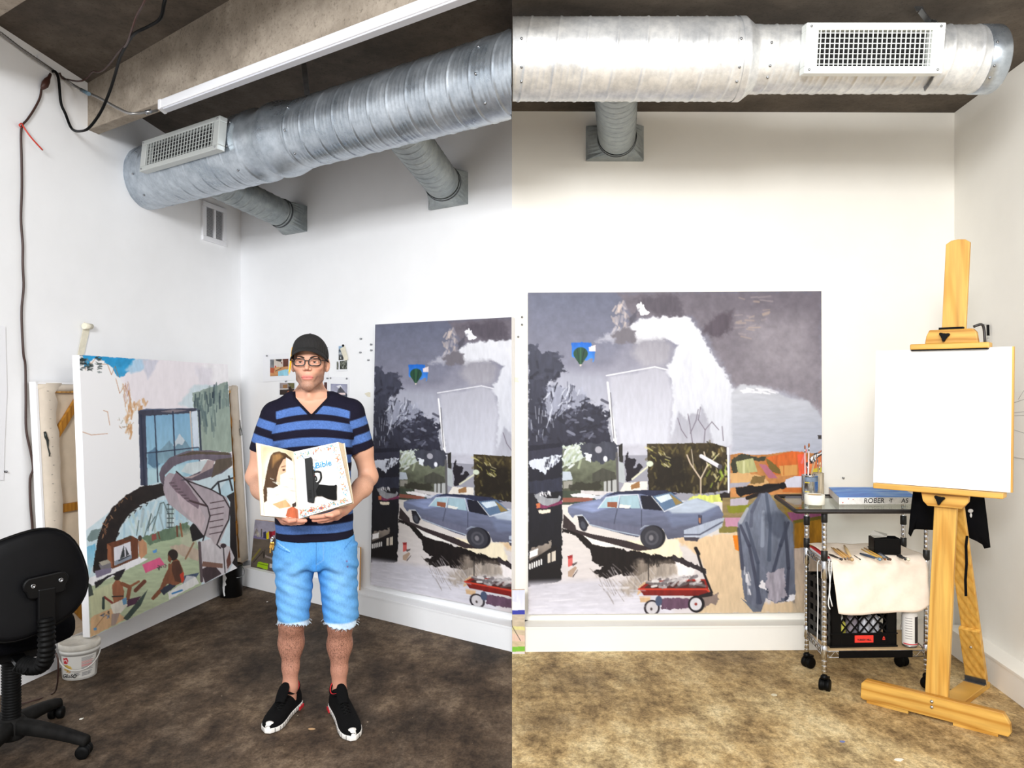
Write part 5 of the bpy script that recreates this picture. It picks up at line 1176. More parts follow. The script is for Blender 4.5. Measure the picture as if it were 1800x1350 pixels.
def d_peak(v, x, y, w, h):
    v.poly([(x, y), (x + w, y), (x + w, y + h), (x, y + h)], (150, 152, 176), c2=(186, 186, 200), tex=.12, grain='s'); v.poly([(x + .3 * w, y + .15 * h), (x + .6 * w, y + .05 * h), (x + .7 * w, y + .2 * h), (x + .5 * w, y + .25 * h)], (226, 226, 234), rough=1); v.poly([(x + .3 * w, y + .6 * h), (x + .6 * w, y + .14 * h), (x + .98 * w, y + .62 * h), (x + .6 * w, y + .7 * h)], (84, 84, 94), tex=.3, rough=1); v.poly([(x, y + .62 * h), (x + w, y + .6 * h), (x + w, y + h), (x, y + h)], (70, 76, 90), tex=.3, rough=1); v.poly([(x + .5 * w, y + .68 * h), (x + .65 * w, y + .68 * h), (x + .65 * w, y + h), (x + .5 * w, y + h)], (150, 190, 180)); v.poly([(x + .7 * w, y + .72 * h), (x + .78 * w, y + .72 * h), (x + .78 * w, y + h), (x + .7 * w, y + h)], (206, 140, 100)); v.poly([(x + .5 * w, y + .55 * h), (x + .9 * w, y + .52 * h), (x + .9 * w, y + .66 * h), (x + .5 * w, y + .66 * h)], (226, 206, 206))


def d_woods(v, x, y, w, h):
    v.poly([(x, y), (x + w, y), (x + w, y + h), (x, y + h)], (60, 66, 56), tex=.4, grain='s'); v.dabs([(x, y), (x + w, y), (x + w, y + h), (x, y + h)], 40, [(24, 26, 24), (150, 150, 140), (96, 100, 84), (206, 206, 200)], (2, 6), (.6, 1.4), (1.1, 2), .9, 4)


def d_strip(v, x, y, w, h):
    v.poly([(x, y), (x + w, y), (x + w, y + h), (x, y + h)], (150, 180, 210), c2=(60, 60, 56), tex=.2); v.dabs([(x, y + .3 * h), (x + w, y + .3 * h), (x + w, y + h), (x, y + h)], 20, [(24, 24, 24), (190, 170, 60), (40, 40, 44), (226, 226, 226)], (2, 6), (1, 2), (1.1, 2), .9, 4)


def d_dark(v, x, y, w, h): v.poly([(x, y), (x + w, y), (x + w, y + h), (x, y + h)], (84, 56, 54), tex=.3)


sheet('photo_print', 'wide white print of a cluttered room interior, pinned left of the man\'s cap', [(462.5, 624), (526, 619), (526, 667.5), (462.5, 671.5)], .003, [((475, 632, 507, 661.5), d_room)])
sheet('photo_print', 'small print of a figure on a porch, pinned below the wide interior print', [(490.5, 670.5), (518.5, 671), (518, 697), (490.5, 697)], .006, [((492, 673, 517.5, 694), d_porch)])
sheet('photo_print', 'white sheet mostly hidden behind the man\'s right ear and neck', [(545, 611), (578.5, 612), (577, 703), (545, 700)], .003, [((570, 672, 575, 690), d_dark)])
sheet('photo_print', 'print of a grey mountain peak pinned just above the man\'s right-hand shoulder', [(581, 662), (614, 663.5), (612, 706), (580, 704)], .005, [((581.5, 674.5, 610.5, 703.5), d_peak)])
sheet('photo_print', 'small white print with two dark woodland pictures, pinned right of the cap', [(591, 634), (611.5, 633.5), (611, 652), (591.5, 653)], .003, [((592, 635.5, 595.2, 649.5), d_woods), ((597.5, 633.5, 610, 649), d_woods)])
root = sheet('photo_strip', 'tilted paper slip over a colour photo strip, under a dark clip, above the woodland print', [(595, 608), (606, 607), (606, 634), (597, 635)], .006, [((595.5, 608.5, 604, 633), d_strip)])
cs = [wb.hit(x, y, .012) for x, y in ((598, 613), (606, 608), (612, 632), (606, 634))]; mb = MB(); mb.hexa(cs, [q + n2 * .0012 for q in cs]); build(mb, 'paper_slip', M['tape'], root)
mb = MB(); mb.ball(wb.hit(603, 607.5, .016), (.009, .009, .009), 10, 6); build(mb, 'clip', M['black_plastic'], root)
pins = [(470.5, 625.5, wb, 'steel pin in the top left corner of the wide interior print'), (504, 670.5, wb, 'steel pin at the top edge of the porch print'), (575.5, 611.5, wb, 'steel pin beside the cap at the top of the hidden sheet'), (577, 665, wb, 'steel pin beside the man\'s neck on the hidden sheet'), (582.8, 664.5, wb, 'steel pin in the left top corner of the mountain print'), (611.3, 665.5, wb, 'steel pin in the right top corner of the mountain print'),
        (635.5, 595.6, wb, 'steel pin in bare wall, highest of the five between prints and grey painting'), (634.6, 619.7, wb, 'steel pin in bare wall, level with the woodland print and far from the grey painting'), (648.7, 633, wb, 'steel pin in bare wall, lowest of the five beside the grey painting'), (653.6, 605.6, wb, 'steel pin nearest the grey painting edge, upper of two close ones'), (653.8, 615.8, wb, 'steel pin nearest the grey painting edge, lower of two close ones'),
        (917.5, 557.5, wf, 'steel pin left of the large street painting, topmost of three'), (917.5, 570.7, wf, 'steel pin left of the large street painting, middle of three'), (911, 592, wf, 'steel pin left of the large street painting, lowest of three'), (1481.5, 840, wf, 'lone nail in the wall above the blue-topped canvas'), (8.5, 829, wl, 'dark pin at the foot of the blank paper sheet on the left wall')]
for x, y, ln, lb in pins:
    p = ln.hit(x, y, .002); n_ = Vector((ln.n.x, ln.n.y, 0)); Mx, L = between(p, p + n_ * .014)
    mb = MB(); mb.lathe([(.006, 0), (.0045, .004), (.004, .009), (.0062, .0105), (.0058, .013), (.0001, .014)], 10, Mx); build(mb, 'push_pin', M['steel'], label=lb, cat='pin', group='push pins in the walls')
for pxs, ln, lb in (([(641, 692), (648, 689), (651, 690), (651, 698), (646, 697)], wb, 'torn scrap of masking tape left of the cut-off painting'), ([(900.6, 663), (912, 664), (910, 668), (913, 672), (901, 670)], wf, 'torn scrap of masking tape left of the large street painting')):
    cs = [ln.hit(x, y, .003) for x, y in pxs]; nv3 = Vector((ln.n.x, ln.n.y, 0)); mb = MB(); mb.hexa(cs, [q + nv3 * .002 for q in cs]); build(mb, 'tape_scrap', M['tape'], label=lb, cat='tape')
# ------------------------------------------------------------------ glass-topped cart
FL, BL_, BR_, FR = Vector((1.596, 4.07, 0)), Vector((1.63, 4.405, 0)), Vector((2.172, 4.42, 0)), Vector((2.128, 4.09, 0))
cart = thing('cart', 'chrome wire utility cart on casters with a black-framed glass top', 'cart', (FL + BR_) / 2)
M['sleeve'] = pbr('black_sleeve', (6, 6, 7), .5)
GZ = .931
for p in (FL, BL_, BR_, FR):
    mb = MB(); pr = []; z = .085
    while z < GZ - .012:
        pr += [(.0125, z), (.0125, z + .0225), (.0121, z + .0235), (.0121, z + .0245)]; z += .0254
    mb.lathe(pr, 18, Matrix.Translation(p)); po = build(mb, 'post', M['chrome'], cart)
    for z0, z1, r, m in ((.862, GZ - .012, .0155, 'sleeve') if p is FL or p is FR else (.79, .84, .0165, 'sleeve'), (.668, .718, .0165, 'sleeve'), (.575, .667, .0165, 'chrome'), (.17, .235, .016, 'chrome')):
        mb = MB(); mb.lathe([(r - .002, z0), (r, z0 + .003), (r, z1 - .003), (r - .002, z1)], 18, Matrix.Translation(p)); build(mb, 'collar', M[m], po)
    a_ = {0: .5}.get(0); ang = rnd.uniform(0, 3); dx, dy = math.cos(ang), math.sin(ang)
    mb = MB(); mb.lathe([(.012, .062), (.018, .066), (.018, .078), (.009, .088)], 14, Matrix.Translation(p)); cs = build(mb, 'caster', M['black_plastic'], cart)
    q = p + Vector((dx * .012, dy * .012, .031)); Mx = fr(q, (dx, dy, 0), (0, 0, 1), (dy, -dx, 0))
    mb = MB(); mb.lathe([(.012, -.026), (.029, -.026), (.031, -.022), (.031, -.008), (.027, -.005), (.027, .005), (.031, .008), (.031, .022), (.029, .026), (.012, .026)], 24, Mx); build(mb, 'wheel', M['black_rubber'], cs)
    mb = MB(); mb.prism([(-.024, -.006), (.0, .036), (.02, .036), (.03, .02), (.033, .0), (.02, .026), (.0, .034)], -.004, .004, Mx); mb.box(-.01, .02, .028, .04, -.02, .02, Mx); build(mb, 'wheel_hood', M['black_plastic'], cs)


def rim(name, z0, z1, root):
    ring = [FL, BL_, BR_, FR]
    for i in range(4):
        a, b = ring[i], ring[(i + 1) % 4]; L = (b - a).length; mb = MB()
        for z in (z0, z1): mb.rod(a + Vector((0, 0, z)), b + Vector((0, 0, z)), .0032, 8)
        k = int(L / .028); pts = [a + (b - a) * (j / k) + Vector((0, 0, z1 if j % 2 else z0)) for j in range(k + 1)]; mb.tube(pts, .0024, 6); build(mb, name, M['chrome'], root)


rim('shelf_rim', .632, .66, cart); rim('shelf_rim', .172, .203, cart)


def lerp4(u, v, z=0.0): return (FL * (1 - u) + FR * u) * (1 - v) + (BL_ * (1 - u) + BR_ * u) * v + Vector((0, 0, z))


for k in range(11):
    mb = MB(); mb.rod(lerp4(.02, .04 + .092 * k, .655), lerp4(.98, .04 + .092 * k, .655), .0022, 6); build(mb, 'shelf_wire', M['chrome'], cart)
M['fibre'] = pbr('fibreboard', (186, 158, 118), .8, var=.1, vs=9)
mb = MB(); mb.hexa([lerp4(u, v, .196) for u, v in ((.035, .03), (.965, .03), (.965, .97), (.035, .97))], [lerp4(u, v, .209) for u, v in ((.035, .03), (.965, .03), (.965, .97), (.035, .97))]); build(mb, 'lower_board', M['fibre'], cart)
mb = MB(); a, b = lerp4(.14, 0), lerp4(.86, 0); o = Vector((0, -.006, 0)); mb.hexa([a + o + Vector((0, 0, .17)), b + o + Vector((0, 0, .17)), b + Vector((0, -.002, .17)), a + Vector((0, -.002, .17))], [a + o + Vector((0, 0, .205)), b + o + Vector((0, 0, .205)), b + Vector((0, -.002, .205)), a + Vector((0, -.002, .205))]); build(mb, 'black_label_strip', M['black_plastic'], cart)
# top
gm, nt, b_ = new_mat('table_glass'); out = nt.nodes['Material Output']; tr_ = nt.nodes.new('ShaderNodeBsdfTransparent'); tr_.inputs[0].default_value = (.93, .97, .95, 1); gl = nt.nodes.new('ShaderNodeBsdfGlossy'); gl.inputs['Roughness'].default_value = .03; ms = nt.nodes.new('ShaderNodeMixShader')
ms.inputs[0].default_value = .22; nt.links.new(tr_.outputs[0], ms.inputs[1]); nt.links.new(gl.outputs[0], ms.inputs[2]); nt.links.new(ms.outputs[0], out.inputs[0]); M['glass'] = gm
t0, t1, t2, t3 = Vector((1.436, 4.03, 0)), Vector((2.16, 4.03, 0)), Vector((2.20, 4.575, 0)), Vector((1.512, 4.575, 0))


def up(p, z): return Vector((p.x, p.y, z))


mb = MB(); mb.hexa([up(p, GZ - .008) for p in (t0, t1, t2, t3)], [up(p, GZ) for p in (t0, t1, t2, t3)]); build(mb, 'glass_top', M['glass'], cart)
mb = MB(); ring = [t0, t1, t2, t3]; mb.tube([up(p, GZ - .006) for p in sum([[ring[i] + (ring[i - 1] - ring[i]).normalized() * .02, ring[i] + (ring[i - 1] - ring[i]).normalized() * .005 + (ring[(i + 1) % 4] - ring[i]).normalized() * .005, ring[i] + (ring[(i + 1) % 4] - ring[i]).normalized() * .02] for i in range(4)], [])], .0115, 8, closed=True); build(mb, 'top_frame', pbr('top_frame_black', (30, 26, 26), .5, var=.3, vs=30), cart)


def onz(px, py, z):                     # the point at height z under a pixel
    Y = (EYE - z) * F / (py - CY); return Vector(((px - CX) / F * Y, Y, z))


# things on the glass
c = onz(1432, 886, GZ); root = thing('tape_roll', 'roll of white masking tape on the glass top, before the brush can', 'tape roll', c)
mb = MB(); mb.lathe([(.036, .001), (.05, 0), (.0515, .002), (.0515, .05), (.05, .052), (.036, .051), (.036, .001)], 40, Matrix.Translation(c)); build(mb, 'tape', pbr('tape_roll_white', (238, 234, 220), .7), root)
mb = MB(); mb.lathe([(.035, .002), (.037, .002), (.037, .05), (.035, .05), (.035, .002)], 40, Matrix.Translation(c)); build(mb, 'cardboard_core', M['fibre'], root)
c = onz(1423.5, 879, GZ); can = thing('brush_can', 'silver paint can full of paintbrushes, on the glass top left of the blue-topped canvas', 'can', c); T = Matrix.Translation(c)
mb = MB(); mb.lathe([(.043, 0), (.044, .003), (.0425, .006), (.0425, .132), (.0445, .134), (.0445, .139), (.041, .14), (.041, .02), (.0001, .018)], 36, T); build(mb, 'can_body', M['chrome'], can)
mb = MB(); vs = []; n_ = 24
for j in range(n_ + 1):
    a_ = -2.6 + 2.1 * j / n_
    for z in (.105, .13): vs.append(c + Vector((.0432 * math.cos(a_), .0432 * math.sin(a_), z)))
mb.add(vs, [(2 * j, 2 * j + 2, 2 * j + 3, 2 * j + 1) for j in range(n_)], 0, True); build(mb, 'label_band', pbr('blue_band', (110, 124, 142), .5, var=.2, vs=60), can)
for z in (.022, .05, .1):
    mb = MB(); mb.box(-.018, .006, 0, .0006, -.0025, .0025, Matrix.Translation(c + Vector((-.022, -.037, z))) @ Matrix.Rotation(-.5, 4, 'Z')); build(mb, 'yellow_mark', pbr('yellow_mark', (206, 186, 60), .6), can)
c2 = onz(1438.5, 873, GZ); root = thing('brush_pot', 'beige striped pot of brushes right behind the silver brush can', 'pot', c2)
mb = MB(); mb.lathe([(.029, 0), (.03, .003), (.03, .135), (.027, .136), (.027, .02), (.0001, .018)], 28, Matrix.Translation(c2)); build(mb, 'pot_body', pbr('striped_pot', (170, 156, 132), .6, var=.3, vs=26, stretch=(4, 4, .3)), root)


def brush(a, b, r, hcol, bcol, label, ferr='chrome', bl=.02, group=None):
    a, b = Vector(a), Vector(b); d = (b - a); L = d.length; d /= L
    root = thing('paintbrush', label, 'paintbrush', a, group)
    mb = MB(); mb.tube([a, a + d * (L * .3), a + d * (L - bl * 2.2)], [r * .55, r, r * .8], 8); build(mb, 'handle', pbr_c(hcol), root)
    mb = MB(); mb.tube([a + d * (L - bl * 2.2), a + d * (L - bl)], [r * .85, r], 8); build(mb, 'ferrule', M[ferr], root)
    mb = MB(); mb.tube([a + d * (L - bl), a + d * (L - bl * .4), a + d * L], [r, r * 1.15, r * .3], 8); build(mb, 'bristles', pbr_c(bcol), root)


PC = {}


def pbr_c(c, rough=.5):
    k = tuple(c)
    if k not in PC: PC[k] = pbr('paint_%d_%d_%d' % k, c, rough)
    return PC[k]


gB = 'brushes standing in the pots on the glass'
for (x0, y0, x1, y1, Y, r, hc, bc, lb) in ((1415.5, 872, 1414.8, 782, 4.37, .0038, (206, 196, 196), (150, 80, 40), 'tall pale brush standing leftmost in the silver can'), (1420, 872, 1422, 779, 4.36, .0045, (226, 206, 206), (150, 84, 30), 'tallest red-tipped brush standing in the silver can'), (1426, 872, 1418.5, 812, 4.38, .0062, (30, 30, 32), (40, 40, 40), 'thick black brush leaning left in the silver can'), (1420, 872, 1431, 801, 4.38, .0035, (176, 150, 110), (120, 96, 70), 'thin tan brush leaning right in the silver can'), (1416, 874, 1436, 798, 4.39, .003, (196, 170, 130), (140, 110, 80), 'thin brush leaning farthest right in the silver can'), (1436, 866, 1442, 812, 4.5, .0035, (206, 176, 120), (206, 190, 150), 'tan brush standing in the striped pot'), (1440, 866, 1437, 806, 4.51, .0035, (150, 130, 100), (110, 100, 90), 'brown brush leaning left in the striped pot')):
    brush(P(x0, y0, Y), P(x1, y1, Y), r, hc, bc, lb, group=gB)
# canvas block with a blue top
q0, q1 = onz(1475, 887, GZ), onz(1612, 886.5, GZ); q3 = onz(1456.5, 868.5, GZ); q2 = q1 + (q3 - q0) * .98
root = thing('canvas_block', 'thick stretched canvas lying flat with a blue painted face, on the glass cart', 'canvas', (q0 + q2) / 2)
mb = MB(); mb.hexa([q0, q1, q2, q3], [p + Vector((0, 0, .038)) for p in (q0, q1, q2, q3)]); build(mb, 'canvas_sides', pbr('stained_canvas_side', (232, 230, 226), .8, var=.06, vs=60), root, bevel=.002)
mb = MB(); o = .0385; mb.hexa([p + Vector((0, 0, o)) for p in (q0, q1, q2, q3)], [p + Vector((0, 0, o + .0015)) for p in (q0, q1, q2, q3)]); m, nt, b_ = new_mat('blue_paint'); nt.links.new(ramp(nt, noise_fac(nt, 5, 5, .6, (1, 3, 1)), [(.3, (22, 96, 200)), (.52, (70, 140, 222)), (.7, (160, 196, 232))]), b_.inputs['Base Color']); b_.inputs['Roughness'].default_value = .5; build(mb, 'painted_face', m, root)
ex = (q1 - q0).normalized(); nf = Vector((ex.y, -ex.x, 0))
for tx, px, sz in (('ROBER', 1536, .036), ('T', 1566, .03), ('AS', 1590, .034)):
    p = q0 + ex * ((px - 1475) / 137 * (q1 - q0).length) + nf * .0012 + Vector((0, 0, .019)); text(tx, sz, fr(p, ex, Vector((0, 0, 1)), nf), M['ink'], root, 'handwriting', .1)
for k, (x, z, c_) in enumerate(((.02, .01, (206, 60, 50)), (.05, .03, (150, 40, 40)), (.2, .033, (206, 60, 80)), (.27, .02, (60, 60, 60)), (.075, .027, (196, 80, 70)))):
    mb = MB(); p = q0 + ex * x + Vector((0, 0, z)); mb.ball(p, (.0035, .0012, .0025), 7, 5); build(mb, 'paint_spot', pbr_c(c_), root)

# things on the middle shelf
SZ = .662
c = onz(1444, 985, SZ); root = thing('sketch_pad', 'red-edged pad under the cloth on the cart\'s middle shelf', 'pad', lerp4(.08, .5, SZ))
mb = MB(); mb.hexa([lerp4(u, v, SZ + .001) for u, v in ((.02, .05), (.3, .05), (.3, .9), (.02, .9))], [lerp4(u, v, SZ + .014) for u, v in ((.02, .05), (.3, .05), (.3, .9), (.02, .9))]); build(mb, 'pages', M['white_paint'], root)
mb = MB(); mb.hexa([lerp4(u, v, SZ + .014) for u, v in ((.015, .03), (.31, .03), (.31, .92), (.015, .92))], [lerp4(u, v, SZ + .018) for u, v in ((.015, .03), (.31, .03), (.31, .92), (.015, .92))]); build(mb, 'red_cover', pbr('red_cover', (196, 40, 50), .5), root)
rn = random.Random(3)


def cloth(u, v):
    Lt = .335; s_ = v * (Lt + .285)
    if s_ < Lt - .03:
        p = lerp4(.06 + .93 * u, 0, 0) + Vector((.03, .995, 0)) * (Lt - s_ - .005); p.z = SZ + .026 + .004 * math.sin(u * 9 + s_ * 14)
    elif s_ < Lt + .03:
        t = (s_ - Lt + .03) / .06 * math.pi / 2; p = lerp4(.06 + .93 * u, 0, 0) + Vector((0, .025 - .043 * math.sin(t), 0)); p.z = SZ + .026 - .043 * (1 - math.cos(t))
    else:
        h = s_ - Lt - .03; k = h / .255; sag = .03 * max(0, 1 - u * 5) ** 2 + .06 * max(0, (u - .86) / .14) ** 2; h2 = h * (1 - sag * 2.2)
        p = lerp4(.06 + .93 * u + k * (.055 * (1 - u) + .012 * u), 0, 0) + Vector((0, -.018 - .006 * k - .007 * math.sin(u * 7 + 1) * k, 0)); p.z = SZ - .017 - h2 - .012 * u * 0 + .022 * u * k
    p.z += .0015 * math.sin(u * 23 + v * 11); p.y += .0016 * math.sin(u * 17 + v * 29)
    return p


mb = MB(); mb.grid(44, 46, cloth); o = build(mb, 'rag', pbr('cream_rag', (240, 226, 210), .95, var=.06, vs=8, bmp=.25, bs=60), solid=.003, label='cream cotton rag draped over the front of the cart\'s middle shelf', cat='rag')
gb = 'brushes laid on the cream rag'; bz = SZ + .036
for k, (x0, y0, x1, y1, r, hc, bc, lb) in enumerate(((1457, 974, 1481, 989, .006, (52, 44, 40), (60, 56, 52), 'short dark brush at the left end of the cream rag'), (1461, 962, 1487, 987, .0042, (196, 150, 86), (90, 70, 50), 'tan brush, first of the left fan on the rag, after the short dark one'), (1465, 963, 1493, 988, .005, (206, 164, 98), (150, 120, 90), 'tan brush, second in the left fan on the rag'), (1471, 964, 1499, 990, .005, (186, 140, 80), (176, 150, 110), 'tan brush with fuller bristles, third in the left fan'), (1484, 959, 1498, 988, .0085, (206, 176, 126), (190, 160, 116), 'thick pale brush crossing the left fan on the rag'), (1501, 976, 1513, 992, .003, (96, 92, 92), (80, 70, 66), 'thin grey brush alone in the middle of the rag'), (1512, 973, 1549, 991, .0075, (44, 62, 86), (120, 150, 176), 'wide dark blue brush, frontmost in the right fan'), (1514, 965, 1551, 986, .0045, (216, 176, 80), (120, 96, 60), 'yellow-handled brush, second in the right fan'), (1519, 963, 1557, 989, .005, (196, 150, 70), (150, 96, 50), 'ochre brush in the middle of the right fan'), (1526, 961, 1566, 988, .006, (52, 56, 66), (90, 60, 44), 'dark slate brush, rearmost long one in the right fan'), (1542, 972, 1563, 984, .005, (120, 126, 136), (60, 56, 56), 'short grey brush tucked by the black plastic box'), (1577, 977, 1599, 988, .008, (24, 24, 26), (226, 220, 196), 'fat black brush with cream bristles, at the rag\'s right end'), (1581, 974, 1592, 984, .005, (30, 30, 32), (40, 40, 40), 'small black brush beside the fat cream-bristled one'))):
    p0, p1 = onz(x0, y0, bz + .0), onz(x1, min(y1, 984), bz + .0); p1 = p0 + (p1 - p0); brush(p0, p1, r, hc, bc, lb, group=gb, bl=.018)
c = onz(1560, 975, SZ + .03); root = thing('plastic_box', 'small open black plastic box on the rag at the back of the shelf', 'box', c); Mx = rotz(c, R(-6))
mb = MB(); bw, bd, bh = .132, .085, .082
mb.box(-bw / 2, bw / 2, 0, .003, 0, bh, Mx); mb.box(-bw / 2, bw / 2, bd - .003, bd, 0, bh, Mx); mb.box(-bw / 2, -bw / 2 + .003, 0, bd, 0, bh, Mx); mb.box(bw / 2 - .003, bw / 2, 0, bd, 0, bh, Mx); mb.box(-bw / 2, bw / 2, 0, bd, 0, .003, Mx); mb.box(-bw / 2 - .003, bw / 2 + .003, -.003, .001, bh - .006, bh, Mx); build(mb, 'tub', M['black_plastic'], root)
mb = MB(); mb.add([(-.066, .0, .086), (.0, .01, .09), (.02, .06, .096), (-.05, .07, .112), (-.07, .05, .09)], [(0, 1, 2, 3, 4)], 0, False, Mx); build(mb, 'crumpled_wrap', pbr('grey_wrap', (176, 172, 164), .3), root, solid=.002)
M['white_cord'] = pbr('white_cord', (232, 232, 230), .6)
for pts, lb in (([(1458, 985), (1457, 1000), (1459, 1030), (1456, 1060), (1459, 1071)], 'white string hanging left of the rag, the longer one'), ([(1461, 988), (1461, 1004), (1458, 1040), (1463, 1066)], 'white string hanging against the rag edge'), ([(1446, 982), (1438, 988), (1437, 1005), (1438, 1060), (1436.5, 1128)], 'thin white cable hanging between the cart\'s left posts')):
    p = catmull([P(x, y, 4.04 if pts[0][0] > 1450 else 4.16) for x, y in pts], 5); mb = MB(); mb.tube(p, .0028, 6); build(mb, 'string', M['white_cord'], label=lb, cat='string', origin=p[0])

# milk crate
BZ = .2095
ang = R(3.0); c = Vector((1.642, 4.108, BZ)); Mx = rotz(c, ang); cw, cd, ch = .352, .275, .33
crate = thing('milk_crate', 'black plastic milk crate with a red badge, on the lower board of the cart', 'crate', c)
mb = MB()


def bx(*a, mi=0): mb.box(*a, Mx, mi)


for x0, x1 in ((0, .058), (cw - .05, cw)): bx(x0, x1, 0, .012, 0, ch)
bx(.058, cw - .05, 0, .012, 0, .072); bx(.058, cw - .05, 0, .012, ch - .12, ch)
bx(0, cw, cd - .012, cd, 0, ch); bx(0, cw, 0, cd, 0, .006); bx(-.004, cw + .004, -.005, .0, 0, .01); bx(-.004, cw + .004, -.005, 0, .066, .074); bx(-.004, cw + .004, -.006, .014, ch - .02, ch)
for z in (.0, .05, .11, .17, .23, .29): bx(0, .012, 0, cd, z, z + .03); bx(cw - .012, cw, 0, cd, z, z + .03)
for y in (0, .09, .18, cd - .03): bx(.001, .011, y, y + .03, 0, ch); bx(cw - .011, cw - .001, y, y + .03, 0, ch)
build(mb, 'body', M['black_plastic'], crate, bevel=.002)
mb = MB(); z0, z1, x0, x1 = .072, ch - .12, .058, cw - .05
n_ = 5; sp = (x1 - x0) / n_
for s_ in (1, -1):
    for k in range(-3, n_ + 3):
        pts = []
        xa = x0 + k * sp; zz = [z0, z1]; L = z1 - z0; dxx = L * .85 * s_
        a0, a1 = xa, xa + dxx; zA, zB = z0, z1
        if a0 < x0: zA += (x0 - a0) / dxx * L if dxx else 0; a0 = x0
        if a0 > x1: zA += (x1 - a0) / dxx * L; a0 = x1
        if a1 > x1: zB -= (a1 - x1) / dxx * L; a1 = x1
        if a1 < x0: zB -= (a1 - x0) / dxx * L; a1 = x0
        if zB - zA > .01: mb.bar(Mx @ Vector((a0, .004, zA)), Mx @ Vector((a1, .004, zB)), .007, .006, up=(0, 1, 0))
build(mb, 'lattice', M['black_plastic'], crate)
mb = MB(); mb.box(.128, .226, -.0035, 0.0, .025, .062, Mx); bd_ = build(mb, 'badge', pbr('red_badge', (222, 52, 40), .5), crate)
ex = Mx.to_3x3() @ Vector((1, 0, 0)); nf = Mx.to_3x3() @ Vector((0, -1, 0))
text('TURKEY HILL', .0125, fr(Mx @ Vector((.177, -.0042, .039)), ex, Vector((0, 0, 1)), nf), M['ink'], crate, 'lettering', 0, bold=.0004)
mb = MB(); mb.prism([(.272, .045), (.28, .058), (.288, .045)], 0, .0006, fr(Mx @ Vector((0, -.0055, 0)), ex, Vector((0, 0, 1)), nf)); mb.box(.273, .287, -.0064, -.0056, .038, .043, Mx); build(mb, 'red_mark', pbr('red_mark', (200, 50, 36), .5), crate)
gcr = 'paint bottles in the milk crate'
for x, y, r, h, bc, cc, lb in ((.085, .07, .027, .14, (222, 214, 90), (236, 236, 230), 'yellow and white paint bottle in the crate, left end'), (.15, .08, .03, .175, (150, 140, 150), (206, 200, 206), 'grey paint bottle in the crate behind the badge'), (.21, .06, .028, .16, (190, 190, 196), (60, 60, 64), 'pale bottle with black cap in the crate'), (.27, .085, .03, .17, (206, 206, 210), (120, 120, 124), 'silvery paint bottle in the crate, right end'), (.11, .17, .03, .2, (90, 70, 74), (190, 180, 176), 'dark brown bottle at the back of the crate')):
    q = Mx @ Vector((x, y, .0065)); root = thing('paint_bottle', lb, 'bottle', q, gcr); T = Matrix.Translation(q)
    mb = MB(); mb.lathe([(r * .9, 0), (r, .004), (r, h * .72), (r * .55, h * .82), (r * .5, h * .84)], 20, T); build(mb, 'bottle_body', pbr_c(bc, .35), root)
    mb = MB(); mb.lathe([(r * .55, h * .84), (r * .58, h * .86), (r * .5, h), (.0001, h)], 16, T); build(mb, 'cap', pbr_c(cc, .4), root)
q = onz(1599, 1135.5, BZ); q.z = BZ; T = Matrix.Translation(q); root = thing('spray_can', 'white and black aerosol can on the lower board, right of the crate', 'aerosol can', q)
mb = MB(); mb.lathe([(.034, 0), (.0365, .004), (.0365, .012)], 28, T); build(mb, 'base_rim', M['steel'], root)
mb = MB(); mb.lathe([(.037, .012), (.0375, .016), (.0375, .172), (.034, .186), (.026, .196)], 28, T); build(mb, 'can_body', pbr('white_can', (226, 224, 220), .35), root)
mb = MB(); mb.lathe([(.0265, .19), (.0265, .214), (.012, .22), (.01, .234), (.0001, .235)], 20, T); build(mb, 'nozzle_cap', pbr('cap_white', (232, 230, 224), .5), root)
for a0, a1, z0, z1, cc, nm in ((-1.35, -.2, .024, .16, (34, 26, 26), 'dark_label'), (-2.9, -.2, .016, .022, (200, 60, 70), 'red_stripe')):
    vs = []
    for j in range(17):
        a_ = a0 + (a1 - a0) * j / 16
        for z in (z0, z1): vs.append(q + Vector((.038 * math.cos(a_), .038 * math.sin(a_), z)))
    mb = MB(); mb.add(vs, [(2 * j, 2 * j + 2, 2 * j + 3, 2 * j + 1) for j in range(16)], 0, True); build(mb, nm, pbr_c(cc), root)
for k in range(9):
    vs = []
    for j in range(5):
        a_ = -2.6 + .9 * j / 4
        for z in (.15 - k * .013, .1535 - k * .013): vs.append(q + Vector((.0379 * math.cos(a_), .0379 * math.sin(a_), z)))
    mb = MB(); mb.add(vs, [(2 * j, 2 * j + 2, 2 * j + 3, 2 * j + 1) for j in range(4)], 0, True); build(mb, 'print_line', pbr_c((150, 146, 146)), root)

# ------------------------------------------------------------------ easel
M['oak'] = wood('honey_oak', (226, 178, 88), (206, 152, 64), 11, (1, 1, .05), .45, 3)
M['oak_h'] = wood('honey_oak_flat', (226, 178, 88), (190, 134, 48), 7, (.12, .12, 1), .45, 4)
f0, f1 = Vector((1.7225, 3.94, 0)), Vector((2.196, 3.506, 0)); fe = (f1 - f0).normalized(); fn = Vector((fe.y, -fe.x, 0))        # fn looks into the room
Lf = (f1 - f0).length; ctr = f0 + fe * (Lf * .512)
EZ = fr(ctr, fe, -fn, (0, 0, 1))          # x along the foot, y away from the room, z up
easel = thing('easel', 'honey-coloured wooden studio easel holding a blank white canvas', 'easel', ctr)
x0, x1 = -Lf * .512, Lf * .488
mb = MB(); mb.prism([(x0, .02), (x0 + .012, .012), (x1 - .01, .012), (x1, .03), (x1 - .004, .07), (x1 - .03, .113), (x0 + .024, .113), (x0 + .004, .09)], -.034, 0, fr(ctr, fe, (0, 0, 1), fn) @ Matrix.Translation((0, 0, .0))); build(mb, 'foot_board', M['oak_h'], easel, bevel=.004)
